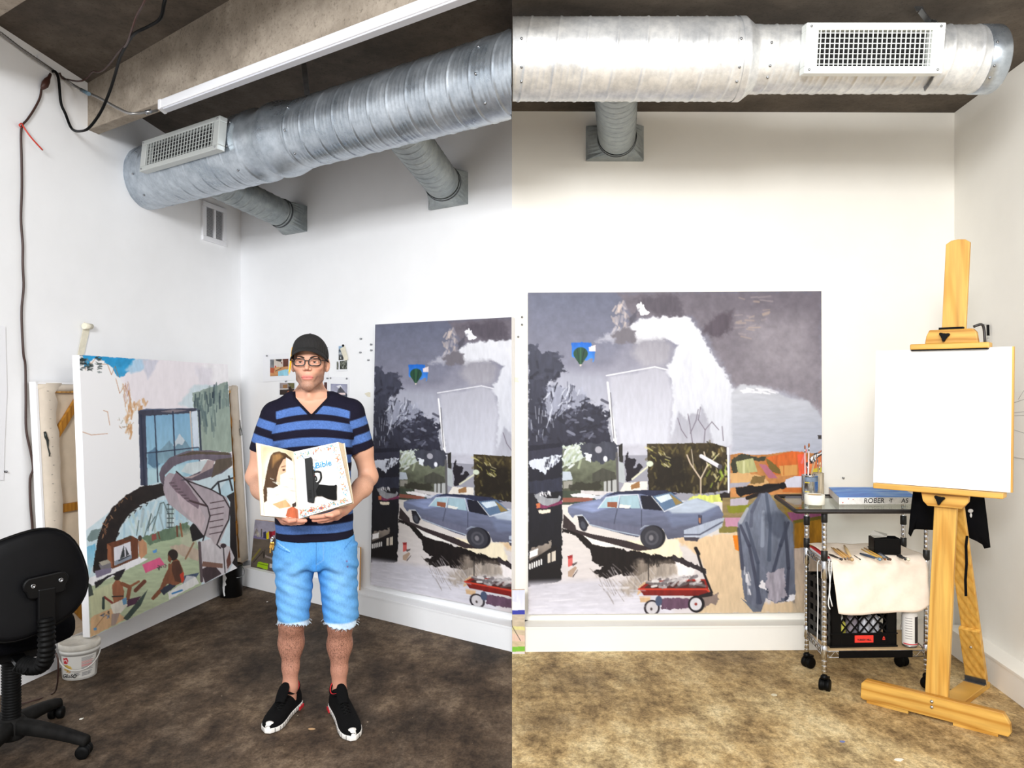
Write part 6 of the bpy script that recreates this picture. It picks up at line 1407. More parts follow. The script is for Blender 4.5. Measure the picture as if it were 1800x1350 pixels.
for xa, xb in ((x0 + .03, x0 + .22), (x1 - .23, x1 - .05)): mb = MB(); mb.box(xa, xb, .002, .03, .0, .013, EZ); build(mb, 'foot_pad', M['oak_h'], easel)
for z in (.06, .086): mb = MB(); Mx, _ = between(EZ @ Vector((-.005, .001, z)), EZ @ Vector((-.005, -.01, z))); mb.lathe([(.0085, 0), (.008, .004), (.004, .007), (.0001, .0075)], 14, Mx); build(mb, 'bolt', M['chrome'], easel)
SH = .095                                  # the mast leans a little to the right


def mx(z): return -.0 + SH * z / 2.2


def plank(z0, z1, w0, w1, y0, y1, mat, name, arch=0.0, root=easel, off=0.0):
    mb = MB(); a, b = mx(z0) + off, mx(z1) + off; pl = [(a - w0 / 2, z0), (a + w0 / 2, z0), (b + w1 / 2, z1 - arch), (b + w1 / 2 - .02, z1 - arch * .2), (b, z1), (b - w1 / 2 + .022, z1 - arch * .2), (b - w1 / 2, z1 - arch)] if arch else [(a - w0 / 2, z0), (a + w0 / 2, z0), (b + w1 / 2, z1), (b - w1 / 2, z1)]
    mb.prism(pl, -y1, -y0, fr(ctr, fe, (0, 0, 1), fn)); return build(mb, name, mat, root, bevel=.003)


plank(.018, 1.3, .098, .094, .036, .066, M['oak'], 'lower_mast')
plank(1.25, 2.238, .1, .1, .03, .052, M['oak'], 'upper_mast', .018)
# canvas tray and clamps (in front of the mast)
tz = 1.09; ta, tb = kx0, kx1 = None, None
pl_, pr_ = P(1535, 848, 3.882), P(1776, 866, 3.502)
lx0 = (pl_ - ctr).dot(fe); lx1 = (pr_ - ctr).dot(fe); ly = -(pl_ - ctr).dot(fn)
mb = MB(); mb.box(lx0 + .004, lx1 - .022, ly - .018, ly + .06, tz - .026, tz - .001, EZ); build(mb, 'canvas_tray', M['oak_h'], easel, bevel=.004)
bm_ = mx(1.03)
mb = MB(); mb.prism([(bm_ - .098, 1.063), (bm_ - .09, 1.02), (bm_ - .07, .998), (bm_ + .075, .998), (bm_ + .1, 1.03), (bm_ + .104, 1.063)], -.036, -.006, fr(ctr, fe, (0, 0, 1), fn)); build(mb, 'tray_bracket', M['oak_h'], easel, bevel=.003)


def knob(x, y, z):
    c = EZ @ Vector((x, y, z)); Mx = fr(c, fe, (0, 0, 1), fn); mb = MB(); pts = []
    for i in range(24):
        a_ = 2 * math.pi * i / 24; r = .014 + .012 * max(0, math.cos(3 * (a_ - .4))) ** 1.0; pts.append((r * math.cos(a_), r * math.sin(a_)))
    mb.prism(pts, .006, .02, Mx, 0, True); mb.rod(c, c + fn * .008, .007, 10); return build(mb, 'knob', M['black_plastic'], easel, bevel=.002)


knob(bm_ - .015, .006, 1.034)
bt = mx(1.79)
mb = MB(); mb.prism([(bt - .112, 1.757), (bt - .105, 1.795), (bt - .092, 1.822), (bt + .088, 1.822), (bt + .102, 1.806), (bt + .11, 1.757)], -.03, .004, fr(ctr, fe, (0, 0, 1), fn)); build(mb, 'top_clamp', M['oak_h'], easel, bevel=.004)
mb = MB(); mb.box(bt - .17, bt + .158, -.03, .04, 1.731, 1.757, EZ); build(mb, 'top_ledge', M['oak_h'], easel, bevel=.005)
mb = MB(); mb.box(bt - .165, bt + .152, -.026, .03, 1.726, 1.7315, EZ); build(mb, 'rubber_strip', M['black_rubber'], easel)
mb = MB(); mb.box(bt - .053, bt + .047, .0, .031, 1.822, 1.832, EZ); build(mb, 'mast_gap_shade', M['black_rubber'], easel)  # black block stands in for the shade in the gap above the clamp
knob(bt - .025, -.004, 1.79)
mb = MB(); p = EZ @ Vector((bt + .115, .03, 1.77)); mb.tube(catmull([p + Vector((-.03, .01, .06)), p + Vector((.0, 0, .07)), p + Vector((.012, 0, .05)), p + Vector((.016, 0, 0)), p + Vector((.018, 0, -.02))], 4), .006, 7); build(mb, 'clamp_strap', M['dark_metal'], easel)
# back leg
r1 = gp(1722, 1204); r0 = EZ @ Vector((.0, .04, 0)); rd = (r1 - r0).normalized(); rs = Vector((-rd.y, rd.x, 0))
mb = MB(); mb.hexa([r0 + rs * .05, r0 - rs * .05, r1 - rs * .05, r1 + rs * .05], [v + Vector((0, 0, .03)) for v in (r0 + rs * .05, r0 - rs * .05, r1 - rs * .05, r1 + rs * .05)]); build(mb, 'floor_rail', M['oak_h'], easel, bevel=.003)
top = EZ @ Vector((mx(1.0) + .02, .075, 1.06)); bot = r1 + Vector((0, 0, .035)) - rd * .02


def lboard(a, b, w_, t_, name):
    d = (b - a).normalized(); n_ = d.cross(rs).normalized(); mb = MB(); q = [a + rs * (w_ / 2), a - rs * (w_ / 2), b - rs * (w_ / 2), b + rs * (w_ / 2)]
    mb.hexa([v - n_ * t_ / 2 for v in q], [v + n_ * t_ / 2 for v in q]); return build(mb, name, M['oak'], easel, bevel=.004)


dlg = (top - bot).normalized(); nb_ = dlg.cross(rs).normalized()
if nb_.dot(rd) > 0: nb_ = -nb_
lboard(bot, top, .088, .022, 'back_leg')
b1 = bot + nb_ * .024; lboard(b1, b1 + dlg * .36, .098, .024, 'leg_cleat')
mb = MB(); mb.ball(b1 + dlg * .25 + nb_ * .013, .007, 10, 6); build(mb, 'bolt', M['chrome'], easel)
mb = MB(); q = b1 + nb_ * .014; mb.hexa([q + rs * .05, q - rs * .05, q - rs * .05 + dlg * .05, q + rs * .05 + dlg * .05], [v + nb_ * .003 for v in (q + rs * .05, q - rs * .05, q - rs * .05 + dlg * .05, q + rs * .05 + dlg * .05)])
q = r1 + Vector((0, 0, .031)) - rd * .05; mb.hexa([q + rs * .05, q - rs * .05, q - rs * .05 - rd * .04, q + rs * .05 - rd * .04], [v + Vector((0, 0, .003)) for v in (q + rs * .05, q - rs * .05, q - rs * .05 - rd * .04, q + rs * .05 - rd * .04)]); build(mb, 'hinge', M['steel'], easel)
# blank canvas
a, b, c, d = P(1540, 617, 3.882), P(1779, 609, 3.502), P(1776, 866, 3.502), P(1535, 848, 3.882)
root = thing('blank_canvas', 'blank white canvas clamped on the wooden easel', 'canvas', (c + d) / 2)
t = -fn * .018
mb = MB(); mb.hexa([a, b, c, d], [v + t for v in (a, b, c, d)]); build(mb, 'primed_face', pbr('primed_white', (250, 250, 249), .8), root, bevel=.001)
mb = MB(); s_ = fe * .0075; mb.hexa([b + fn * -.002, b + s_ - fn * .002, c + s_ - fn * .002, c - fn * .002], [v + t * 1.1 for v in (b, b + s_, c + s_, c)]); build(mb, 'wooden_edge', M['oak'], root)
# dark apron hung behind the easel
M['apron'] = pbr('black_apron_cloth', (8, 8, 11), .95, spec=.1, var=.25, vs=20)
root = thing('apron', 'black cloth apron with paint spots hanging behind the easel mast', 'apron', P(1670, 900, 3.93))


def pane(pts, Y, name, wav=.012):
    cx_ = sum(p[0] for p in pts) / len(pts); cy_ = sum(p[1] for p in pts) / len(pts); vs = [P(cx_, cy_, Y - .02)]; n_ = len(pts)
    for i, (x, y) in enumerate(pts): vs.append(P(x, y, Y + wav * math.sin(i * 1.9)))
    mb = MB(); mb.add(vs, [(0, 1 + i, 1 + (i + 1) % n_) for i in range(n_)], 0, True); return build(mb, name, M['apron'], root, solid=.004)


pane([(1606, 858), (1640, 858), (1646, 932), (1610, 930), (1606, 931), (1600.5, 943), (1597, 938), (1599, 915), (1603, 880)], 3.97, 'left_flap')
pane([(1670, 862), (1729, 866), (1734, 905), (1741, 962), (1730, 964), (1729, 958), (1716, 951), (1698, 943), (1686, 935), (1676, 900)], 3.9, 'right_flap')
mb = MB(); pts = [P(x, y, 3.74) for x, y in ((1700, 942), (1698, 960), (1699, 990), (1697, 1020), (1698, 1048))]
for i in range(4): mb.bar(pts[i], pts[i + 1], .012, .003, up=(0, 1, 0))
build(mb, 'strap', M['apron'], root)
mb = MB(); p = P(1706, 898, 3.885); mb.ball(p, (.014, .004, .01), 8, 5); mb.ball(p + Vector((.002, 0, -.022)), (.006, .003, .012), 8, 5); build(mb, 'paint_spot', pbr_c((206, 206, 206)), root)
# things on the right wall
n5 = Vector((wr.n.x, wr.n.y, 0))
root = thing('wall_brush', 'narrow dark paint-spattered tool hung on the right wall behind the easel canvas', 'tool', wr.hit(1737, 612, .012))
mb = MB(); mb.bar(wr.hit(1736.5, 571, .012), wr.hit(1737, 590, .012), .012, .008); build(mb, 'handle', M['black_plastic'], root)
mb = MB(); mb.bar(wr.hit(1737, 590, .012), wr.hit(1737, 604, .012), .012, .006); build(mb, 'blade', pbr('spattered_metal', (150, 150, 146), .5, var=.6, vs=50), root)
mb = MB(); mb.bar(wr.hit(1734.5, 605, .014), wr.hit(1735, 616, .014), .026, .008); build(mb, 'tip', pbr('mustard_spatter', (140, 124, 60), .6, var=.6, vs=60), root)
mb = MB(); mb.rod(wr.hit(1729, 571, 0), wr.hit(1729, 571, .03), .004, 6); build(mb, 'nail', M['dark_metal'], label='nail in the right wall beside the hung tool', cat='nail')
q = [wr.hit(x, y, .004) for x, y in ((1746, 548), (1815, 525), (1815, 835), (1772, 830))]; q = [wr.hit(1752, 690, .004), wr.hit(1830, 690, .004)]
za, zb = 1.53, 1.19; pp = [wr.hit(1740, 675, .004), wr.hit(1830, 675, .004)]
mb = MB(); cs = [up(pp[0], za), up(pp[1], za), up(pp[1], zb), up(pp[0], zb)]; mb.hexa(cs, [v + n5 * .002 for v in cs]); root = thing('paper_sheet', 'large paper with faint pencil lines on the right wall beside the easel canvas', 'paper', up(pp[0], zb)); build(mb, 'paper', pbr('drawing_paper', (238, 234, 226), .8), root)
for x0, y0, x1, y1 in ((1782, 708, 1815, 697), (1778, 726, 1815, 722), (1776, 731, 1815, 730), (1780, 755, 1815, 766), (1790, 702, 1800, 686)):
    a_, b_ = wr.hit(x0, y0, .0065), wr.hit(x1, y1, .0065); mb = MB(); mb.rod(a_, b_, .0009, 5); build(mb, 'pencil_line', pbr_c((150, 144, 140)), root)
# bits on the floor
for x, y, s_, c_, lb in ((548, 1282, .014, (186, 150, 110), 'tan paint chip on the floor between the shoes'), (1580, 1336, .02, (232, 226, 214), 'white scrap on the floor at the bottom of the warm-lit half'), (1361, 1222, .02, (214, 204, 176), 'cream thread scrap on the floor left of the cart caster'), (1480, 1304, .012, (110, 120, 170), 'blue paint chip on the warm-lit floor'), (143, 1264, .009, (232, 230, 220), 'white crumb on the floor by the chair casters'), (470, 1058, .008, (226, 222, 214), 'white crumb on the floor left of the man by the back kerb')):
    p = gp(x, y); mb = MB(); rr = random.Random(x); n_ = 8; pl = [(s_ * (.6 + .6 * rr.random()) * math.cos(2 * math.pi * i / n_), s_ * (.4 + .4 * rr.random()) * math.sin(2 * math.pi * i / n_)) for i in range(n_)]
    mb.prism(pl, 0.0005, .003, rotz(p, rr.random())); build(mb, 'floor_scrap', pbr_c(c_, .8), label=lb, cat='scrap')

# ------------------------------------------------------------------ office chair
cc = Vector((-2.15, 3.42, 0)); chair = thing('office_chair', 'black office chair seen from behind, at the left edge', 'chair', cc); T = Matrix.Translation(cc)
for a_, L in ((-11, .37), (88, .335), (150, .33), (215, .33), (277, .34)):
    d = Vector((math.cos(R(a_)), math.sin(R(a_)), 0)); s_ = Vector((-d.y, d.x, 0)); mb = MB(); k = 10; vs = []
    for i in range(k + 1):
        t = i / k; p = cc + d * (.03 + (L - .03) * t); w_ = .034 - .012 * t; zt_ = .135 - .045 * t ** 1.7; zb_ = zt_ - (.055 - .02 * t)
        for w2, z in ((-w_, zb_), (w_, zb_), (w_ * .95, zt_ - .012), (w_ * .6, zt_), (-w_ * .6, zt_), (-w_ * .95, zt_ - .012)): vs.append(p + s_ * w2 + Vector((0, 0, z)))
    fs = [(i * 6 + j, i * 6 + (j + 1) % 6, i * 6 + 6 + (j + 1) % 6, i * 6 + 6 + j) for i in range(k) for j in range(6)] + [tuple(range(6))[::-1], tuple(k * 6 + j for j in range(6))]
    mb.add(vs, fs, 0, True); bl = build(mb, 'base_leg', M['dusty_black'], chair)
    p = cc + d * (L - .015); mb = MB(); mb.rod(up(p, .05), up(p, .075), .011, 10); w_ = rnd.uniform(-.5, .5); dx = Vector((math.cos(R(a_) + 1.9 + w_), math.sin(R(a_) + 1.9 + w_), 0)); q = p + Vector((0, 0, .028)); mb.rod(q - dx * .012, q + dx * .012, .014, 12); cs = build(mb, 'caster', M['black_plastic'], chair)
    for sg in (-1, 1):
        Mx = fr(q + dx * (.018 * sg), (dx.y, -dx.x, 0), (0, 0, 1), dx); mb = MB(); mb.lathe([(.01, -.013), (.025, -.013), (.028, -.009), (.028, .009), (.025, .013), (.01, .013)], 24, Mx); build(mb, 'wheel', M['black_rubber'], cs)
mb = MB(); mb.lathe([(.05, .05), (.06, .06), (.06, .12), (.045, .14), (.0001, .141)], 24, T); build(mb, 'hub', M['dusty_black'], chair)
mb = MB(); pr = []; z = .135
while z < .42: pr += [(.034, z), (.0385, z + .006), (.034, z + .012)]; z += .0122
mb.lathe(pr, 24, T); build(mb, 'gas_lift_bellows', M['black_rubber'], chair)
fw = Vector((-.73, .68, 0)).normalized(); sd = Vector((fw.y, -fw.x, 0))                  # chair looks at the left wall; sd is to the right in view
CH = fr(cc, sd, fw, (0, 0, 1))
mb = MB()


def seat(u, v, top):
    a_ = 2 * math.pi * u; n_ = 3.2; ca, sa = math.cos(a_), math.sin(a_); r = 1 / (abs(ca) ** n_ + abs(sa) ** n_) ** (1 / n_)
    return r * ca, r * sa


vs = []; k = 40; prof = [(.6, .455), (.86, .457), (.97, .47), (1.0, .492), (1.0, .515), (.98, .535), (.9, .549), (.5, .545), (.001, .54)]
for s_, z in prof:
    for j in range(k):
        x, y = seat(j / k, 0, 0); vs.append((x * .235 * s_, .03 + y * .225 * s_, z + (.012 if z > .5 else 0) * (1 - abs(y))))
mb.add(vs, [(i * k + j, i * k + (j + 1) % k, i * k + k + (j + 1) % k, i * k + k + j) for i in range(len(prof) - 1) for j in range(k)], 0, True, CH); build(mb, 'seat', M['black_fabric'], chair)
mb = MB(); mb.box(-.09, .09, -.12, .12, .41, .456, CH); build(mb, 'seat_plate', M['black_plastic'], chair, bevel=.006)
# back: plastic shell towards the viewer, cushion on the far side
cb = cc + fw * -.335 + sd * -.022; HB = fr(cb, sd, fw, (0, 0, 1)); vs = []
outl = []
for j in range(44):
    a_ = 2 * math.pi * j / 44; n_ = 2.6; ca, sa = math.cos(a_), math.sin(a_); r = 1 / (abs(ca) ** n_ + abs(sa) ** n_) ** (1 / n_); x, z = r * ca * .222, r * sa * .2
    x, z = x * (1 + .06 * (-z / .2)), z; q_ = R(15); outl.append((x * math.cos(q_) - z * math.sin(q_) * .9, x * math.sin(q_) + z * math.cos(q_) - .004))
zc = .775


def ring(s_, y, bow=.035): return [(x * s_, y + bow * (x * s_ / .22) ** 2 + .12 * (z * s_), zc + z * s_) for x, z in outl]


def shell(levels, mat, name):
    mb = MB(); vs = []; k = 44
    for s_, y in levels: vs += ring(s_, y)
    fs = [(i * k + j, i * k + (j + 1) % k, i * k + k + (j + 1) % k, i * k + k + j) for i in range(len(levels) - 1) for j in range(k)] + [tuple(range(k)), tuple((len(levels) - 1) * k + j for j in range(k))[::-1]]
    mb.add(vs, fs, 0, True, HB); return build(mb, name, mat, chair)


M['shell'] = pbr('scuffed_black_shell', (7, 7, 9), .55, var=.4, vs=7, spec=.12)
shell([(.35, -.002), (.7, -.001), (.9, .0), (.965, .004), (.99, .012), (1.0, .02)], M['shell'], 'back_shell')
shell([(1.0, .021), (1.01, .03), (1.0, .05), (.95, .066), (.7, .072), (.3, .07)], M['black_fabric'], 'back_cushion')
mb = MB(); mb.tube([HB @ Vector((x, y, z)) for x, y, z in ring(1.003, .02)], .006, 8, closed=True); build(mb, 'edge_piping', M['black_rubber'], chair)
# J bar: bracket, sleeve, ribbed boot curving under the seat
mb = MB(); pts = [HB @ Vector((x, -.03, zc + .015)) for x in (-.085, .085)]
Mb = HB @ Matrix.Translation((.045, -.02, zc - .0)) @ Matrix.Rotation(R(-4), 4, 'Y'); n_ = 24; pl = []
for i in range(n_):
    a_ = 2 * math.pi * i / n_; x = .05 * (1 if math.cos(a_) > 0 else -1) + .034 * math.cos(a_); pl.append((x, .034 * math.sin(a_) - (.02 if math.sin(a_) < -.5 and abs(x) < .07 else 0)))
mb.prism(pl, -.006, .022, Mb @ fr((0, 0, 0), (1, 0, 0), (0, 0, 1), (0, -1, 0)), 0, True); br_ = build(mb, 'back_bracket', M['black_plastic'], chair, bevel=.006)
for x in (-.048, .052): mb = MB(); p = Mb @ Vector((x, -.024, 0)); Mx, _ = between(p, p - fw * .003); mb.lathe([(.009, 0), (.009, .002), (.005, .0025), (.005, .001), (.0001, .001)], 14, Mx); build(mb, 'screw', M['steel'], br_)
mb = MB(); mb.box(.014, .08, -.045, -.012, zc - .17, zc - .02, HB); build(mb, 'bar_sleeve', M['black_plastic'], chair, bevel=.006)
path = catmull([HB @ Vector(p) for p in ((.047, -.03, zc - .14), (.047, -.034, zc - .2), (.047, -.036, zc - .27), (.04, -.02, zc - .325), (.02, .03, zc - .345), (0, .09, zc - .345))], 14)
mb = MB(); rr = [.034 + (.0055 if (i // 2) % 2 else 0) for i in range(len(path))]; mb.tube(path, rr, 12, flat=.8); build(mb, 'ribbed_boot', M['black_rubber'], chair)
mb = MB(); mb.bar(path[-1], cc + Vector((0, 0, .43)), .05, .02); build(mb, 'support_bar', M['black_plastic'], chair)
mb = MB(); mb.tube(catmull([P(98, 1148, 3.5), P(102, 1160, 3.5), P(102, 1185, 3.52), P(100, 1205, 3.6), gp(93, 1222) + Vector((0, 0, .008)), gp(60, 1234) + Vector((0, 0, .008)), gp(20, 1242) + Vector((0, 0, .008)), gp(-20, 1236) + Vector((0, 0, .008))], 6), .004, 6); build(mb, 'floor_cable', M['brown_cord'], label='thin brown cable trailing down behind the office chair to the floor', cat='cable')
mb = MB(); mb.tube(catmull([HB @ Vector((-.05, .0, .462)), HB @ Vector((-.06, -.0, .44)), HB @ Vector((-.03, -.005, .425)), HB @ Vector((-.01, 0, .44))], 6), .0035, 6); build(mb, 'loop_wire', M['black_rubber'], chair)
# ------------------------------------------------------------------ the standing man
PY0 = 3.78; PX0 = (545 - CX) / F * PY0; _a = math.atan2(545 - CX, F); EXp = Vector((math.cos(_a), -math.sin(_a), 0)); EYp = Vector((math.sin(_a), math.cos(_a), 0))
MAN = fr((PX0, PY0, 0), EXp, EYp, (0, 0, 1)); MANn = np.array(MAN)


def loc(px, py, y=0.0):                 # pixel to the man's own axes (x to the viewer's right, y away, z up)
    k = (px - CX) / F; x = (k * PY0 + k * EYp.y * y - PX0 - EYp.x * y) / (EXp.x - k * EXp.y); Y = PY0 + EXp.y * x + EYp.y * y
    return np.array((x, y, EYE - (py - CY) / F * Y))


def world(V): return V @ MANn[:3, :3].T + MANn[:3, 3]


def smin(a, b, k):
    if k <= 0: return np.minimum(a, b)
    h = np.maximum(k - np.abs(a - b), 0) / k; return np.minimum(a, b) - h * h * k * .25


def smax(a, b, k): return -smin(-a, -b, k)


def cone(p, a, b, ra, rb):
    a = np.array(a, np.float32); b = np.array(b, np.float32); d = b - a; L = float(d @ d) + 1e-12
    t = np.clip(((p[0] - a[0]) * d[0] + (p[1] - a[1]) * d[1] + (p[2] - a[2]) * d[2]) / L, 0, 1)
    return np.sqrt((p[0] - a[0] - t * d[0]) ** 2 + (p[1] - a[1] - t * d[1]) ** 2 + (p[2] - a[2] - t * d[2]) ** 2) - (ra + (rb - ra) * t)


def ell(p, c, r):
    q = np.sqrt(((p[0] - c[0]) / r[0]) ** 2 + ((p[1] - c[1]) / r[1]) ** 2 + ((p[2] - c[2]) / r[2]) ** 2)
    g = np.sqrt(((p[0] - c[0]) / r[0] ** 2) ** 2 + ((p[1] - c[1]) / r[1] ** 2) ** 2 + ((p[2] - c[2]) / r[2] ** 2) ** 2) + 1e-9
    return q * (q - 1) / g


def loft(p, st, n=2.3):                 # stacked rounded sections: (z, cx, cy, rx, ry)
    st = np.array(sorted(st)); z = p[2]; cx, cy, rx, ry = (np.interp(z, st[:, 0], st[:, i]).astype(np.float32) for i in (1, 2, 3, 4))
    q = (np.abs((p[0] - cx) / rx) ** n + np.abs((p[1] - cy) / ry) ** n) ** (1 / n)
    d = (q - 1) * np.minimum(rx, ry); return np.maximum(d, np.maximum(st[0, 0] - z, z - st[-1, 0]))


def surface(fn, box, h):                # closed surface of a signed field, one vertex per crossed cell
    lo, hi = np.array(box[0], float), np.array(box[1], float); n = np.ceil((hi - lo) / h).astype(int) + 1
    ax = [(lo[i] + h * np.arange(n[i])).astype(np.float32) for i in range(3)]
    p = (ax[0][:, None, None], ax[1][None, :, None], ax[2][None, None, :])
    p = [np.broadcast_to(q, n) for q in p]; D = np.asarray(fn(p), np.float32); S_ = D < 0
    c8 = [(i, j, k) for i in (0, 1) for j in (0, 1) for k in (0, 1)]; m = n - 1
    sl = lambda A, o: A[o[0]:o[0] + m[0], o[1]:o[1] + m[1], o[2]:o[2] + m[2]]
    cnt = sum(sl(S_, o).astype(np.int8) for o in c8); act = (cnt > 0) & (cnt < 8); I = np.argwhere(act)
    idx = -np.ones(m, np.int64); idx[act] = np.arange(len(I)); acc = np.zeros((len(I), 3)); w_ = np.zeros(len(I))
    val = {o: D[I[:, 0] + o[0], I[:, 1] + o[1], I[:, 2] + o[2]] for o in c8}
    for a in c8:
        for x in range(3):
            if a[x]: continue
            b = list(a); b[x] = 1; b = tuple(b); va, vb = val[a], val[b]; cr = (va < 0) != (vb < 0)
            t = np.where(cr, va / np.where(cr, va - vb, 1), 0); e = np.tile(np.array(a, float), (len(I), 1)); e[:, x] += t
            acc += e * cr[:, None]; w_ += cr
    V = lo + (I + acc / w_[:, None]) * h; Q = []
    for x in range(3):
        y, z = (x + 1) % 3, (x + 2) % 3; A = np.take(S_, np.arange(0, n[x] - 1), x); Bb = np.take(S_, np.arange(1, n[x]), x); E_ = np.argwhere(A != Bb)
        ok = (E_[:, y] > 0) & (E_[:, z] > 0) & (E_[:, y] < m[y]) & (E_[:, z] < m[z]); E_ = E_[ok]
        fl = A[tuple(E_.T)]; q = []
        for dy, dz in ((1, 1), (0, 1), (0, 0), (1, 0)):
            e = E_.copy(); e[:, y] -= dy; e[:, z] -= dz; q.append(idx[tuple(e.T)])
        q = np.stack(q, 1); q[~fl] = q[~fl][:, ::-1]; Q.append(q)
    return V, np.concatenate(Q)


# --- pose (the man's own axes)
SHL, SHR = np.array((-.165, .015, 1.418)), np.array((.195, .015, 1.425))
ELL, ELR = loc(449, 838, .03), loc(648, 838, .04)
WRL, WRR = loc(492, 902, -.2), loc(604, 896, -.2)
HC = loc(544.5, 636.5, -.0); HYAW = R(-7)          # head centre at eye level
hc_, hs_ = math.cos(HYAW), math.sin(HYAW)


def H(x, y, z): return np.array((HC[0] + x * hc_ - y * hs_, HC[1] + x * hs_ + y * hc_, HC[2] + z))


def tohead(p):
    dx, dy = p[0] - HC[0], p[1] - HC[1]; return (dx * hc_ + dy * hs_, -dx * hs_ + dy * hc_, p[2] - HC[2])


def f_head(pw):
    p = tohead(pw)
    d = ell(p, (0, .012, .03), (.072, .096, .098))
    d = smin(d, ell(p, (0, -.014, -.032), (.0595, .078, .086)), .03)
    for s in (-1, 1):
        d = smin(d, smin(cone(p, (s * .053, .016, -.028), (s * .0475, .004, -.080), .014, .0145), cone(p, (s * .0475, .004, -.080), (s * .016, -.070, -.1145), .0145, .0135), .01), .02)
        d = smin(d, ell(p, (s * .043, -.056, -.022), (.024, .026, .02)), .02)
    d = smin(d, ell(p, (0, -.074, -.113), (.024, .02, .018)), .022)
    d = smin(d, cone(p, (-.036, -.076, .020), (.036, -.076, .020), .013, .013), .016)
    d = smin(d, ell(p, (0, -.074, -.07), (.034, .02, .026)), .02)
    for s in (-1, 1): d = smax(d, -ell(p, (s * .0325, -.098, -.001), (.0185, .016, .012)), .014)
    d = smin(d, cone(p, (0, -.086, .008), (0, -.114, -.030), .0075, .0095), .010)
    for s in (-1, 1): d = smin(d, ell(p, (s * .0125, -.097, -.035), (.0085, .011, .008)), .007)
    for s in (-1, 1): d = smax(d, -ell(p, (s * .0065, -.108, -.0425), (.0035, .005, .004)), .004)
    d = smin(d, cone(p, (-.022, -.0885, -.0705), (.022, -.0885, -.0705), .0038, .0038), .008); d = smin(d, ell(p, (0, -.0925, -.068), (.015, .005, .0042)), .006)
    d = smin(d, ell(p, (0, -.0915, -.079), (.019, .0065, .0055)), .008)
    d = smax(d, -cone(p, (-.025, -.0975, -.0735), (.025, -.0975, -.0735), .0016, .0016), .004)
    for s in (-1, 1):                    # lids
        d = smin(d, cone(p, (s * .018, -.0845, .002), (s * .0325, -.0905, .0062), .0035, .0042), .005); d = smin(d, cone(p, (s * .0325, -.0905, .0062), (s * .0475, -.081, .0015), .0042, .0035), .005)
        d = smin(d, cone(p, (s * .019, -.0845, -.0058), (s * .046, -.081, -.0055), .0035, .0035), .006)
    for s in (-1, 1):                    # ears
        e = ell(p, (s * .0815, .018, -.012), (.011, .021, .031)); e = smax(e, -ell(p, (s * .092, .006, -.008), (.010, .0125, .019)), .006); e = smin(e, ell(p, (s * .077, .010, -.037), (.006, .009, .011)), .008)
        d = smin(d, e, .008)
    n = cone(pw, H(0, .042, -.06), (.01, .048, 1.455), .052, .060); d = smin(d, n, .012)
    d = smin(d, ell(p, (0, -.022, -.155), (.011, .014, .016)), .03)
    for s in (-1, 1): d = smin(d, cone(p, (s * .044, .04, -.12), (s * .018, -.006, -.225), .012, .012), .018)
    return d


TOR = [(.62, .022, .01, .16, .10), (.80, .022, .01, .168, .108), (.95, .02, .005, .160, .102), (1.10, .017, .005, .158, .104), (1.25, .015, .008, .163, .112), (1.34, .015, .01, .165, .112), (1.41, .015, .015, .152, .095), (1.455, .014, .02, .11, .07), (1.49, .012, .03, .07, .05)]


def f_torso(p, o=0.0):
    d = loft(p, TOR) - o
    for s, sh in ((-1, SHL), (1, SHR)):
        d = smin(d, cone(p, (s * .045, .04, 1.515), sh + np.array((-s * .012, 0, .012)), .035 + o, .05 + o), .06)
        d = smin(d, ell(p, (.015 + s * .075, -.06, 1.33), (.085 + o, .05 + o, .06 + o)), .06)
    return d


def f_arm(p, s, o=0.0, up_only=False):
    sh, el, wr_ = (SHL, ELL, WRL) if s < 0 else (SHR, ELR, WRR)
    mid = sh * .45 + el * .55 + np.array((s * .004, 0, 0))
    d = smin(cone(p, sh, mid, .054 + o, .049 + o), cone(p, mid, el, .049 + o, .041 + o), .03)
    if up_only: return d
    fm = el * .68 + wr_ * .32 + np.array((s * .006, 0, -.004))
    d = smin(d, smin(cone(p, el, fm, .041, .043), cone(p, fm, wr_, .043, .028), .03), .03); return d


# hands: palm up under the book, fingers towards its spine
def hand(s):
    """joint chains; s -1 is the hand on the viewer's left"""
    wr_ = WRL if s < 0 else WRR
    if s < 0: tips = [loc(537, 915.5, -.345), loc(533, 918.5, -.322), loc(526, 919, -.30), loc(517, 918, -.28)]; k0 = [loc(504, 912, -.33), loc(502, 916, -.308), loc(500, 918, -.286), loc(499, 917, -.266)]
    else: tips = [loc(547, 909.5, -.345), loc(551, 914.5, -.322), loc(560, 917, -.30), loc(571, 916, -.28)]; k0 = [loc(588, 902, -.33), loc(588, 907, -.308), loc(589, 910, -.286), loc(591, 910, -.266)]
    rad = (.0098, .0102, .0096, .0084); ch = []
    for i in range(4):
        a, b = k0[i], tips[i]; m1 = a * .52 + b * .48 + np.array((0, 0, -.004)); m2 = a * .22 + b * .78 + np.array((0, 0, -.0025)); ch.append([(a, rad[i] * 1.08), (m1, rad[i]), (m2, rad[i] * .93), (b, rad[i] * .82)])
    tb = [(wr_ * .5 + k0[0] * .5 + np.array((0, -.018, .0)), .015), (k0[0] * .72 + wr_ * .28 + np.array((-s * .0, -.034, .002)), .0125), (k0[0] + np.array((-s * .012, -.03, -.004)), .0105), (k0[0] + np.array((-s * .034, -.026, -.003)), .009)]
    return wr_, k0, ch, tb


HL, HR = hand(-1), hand(1)


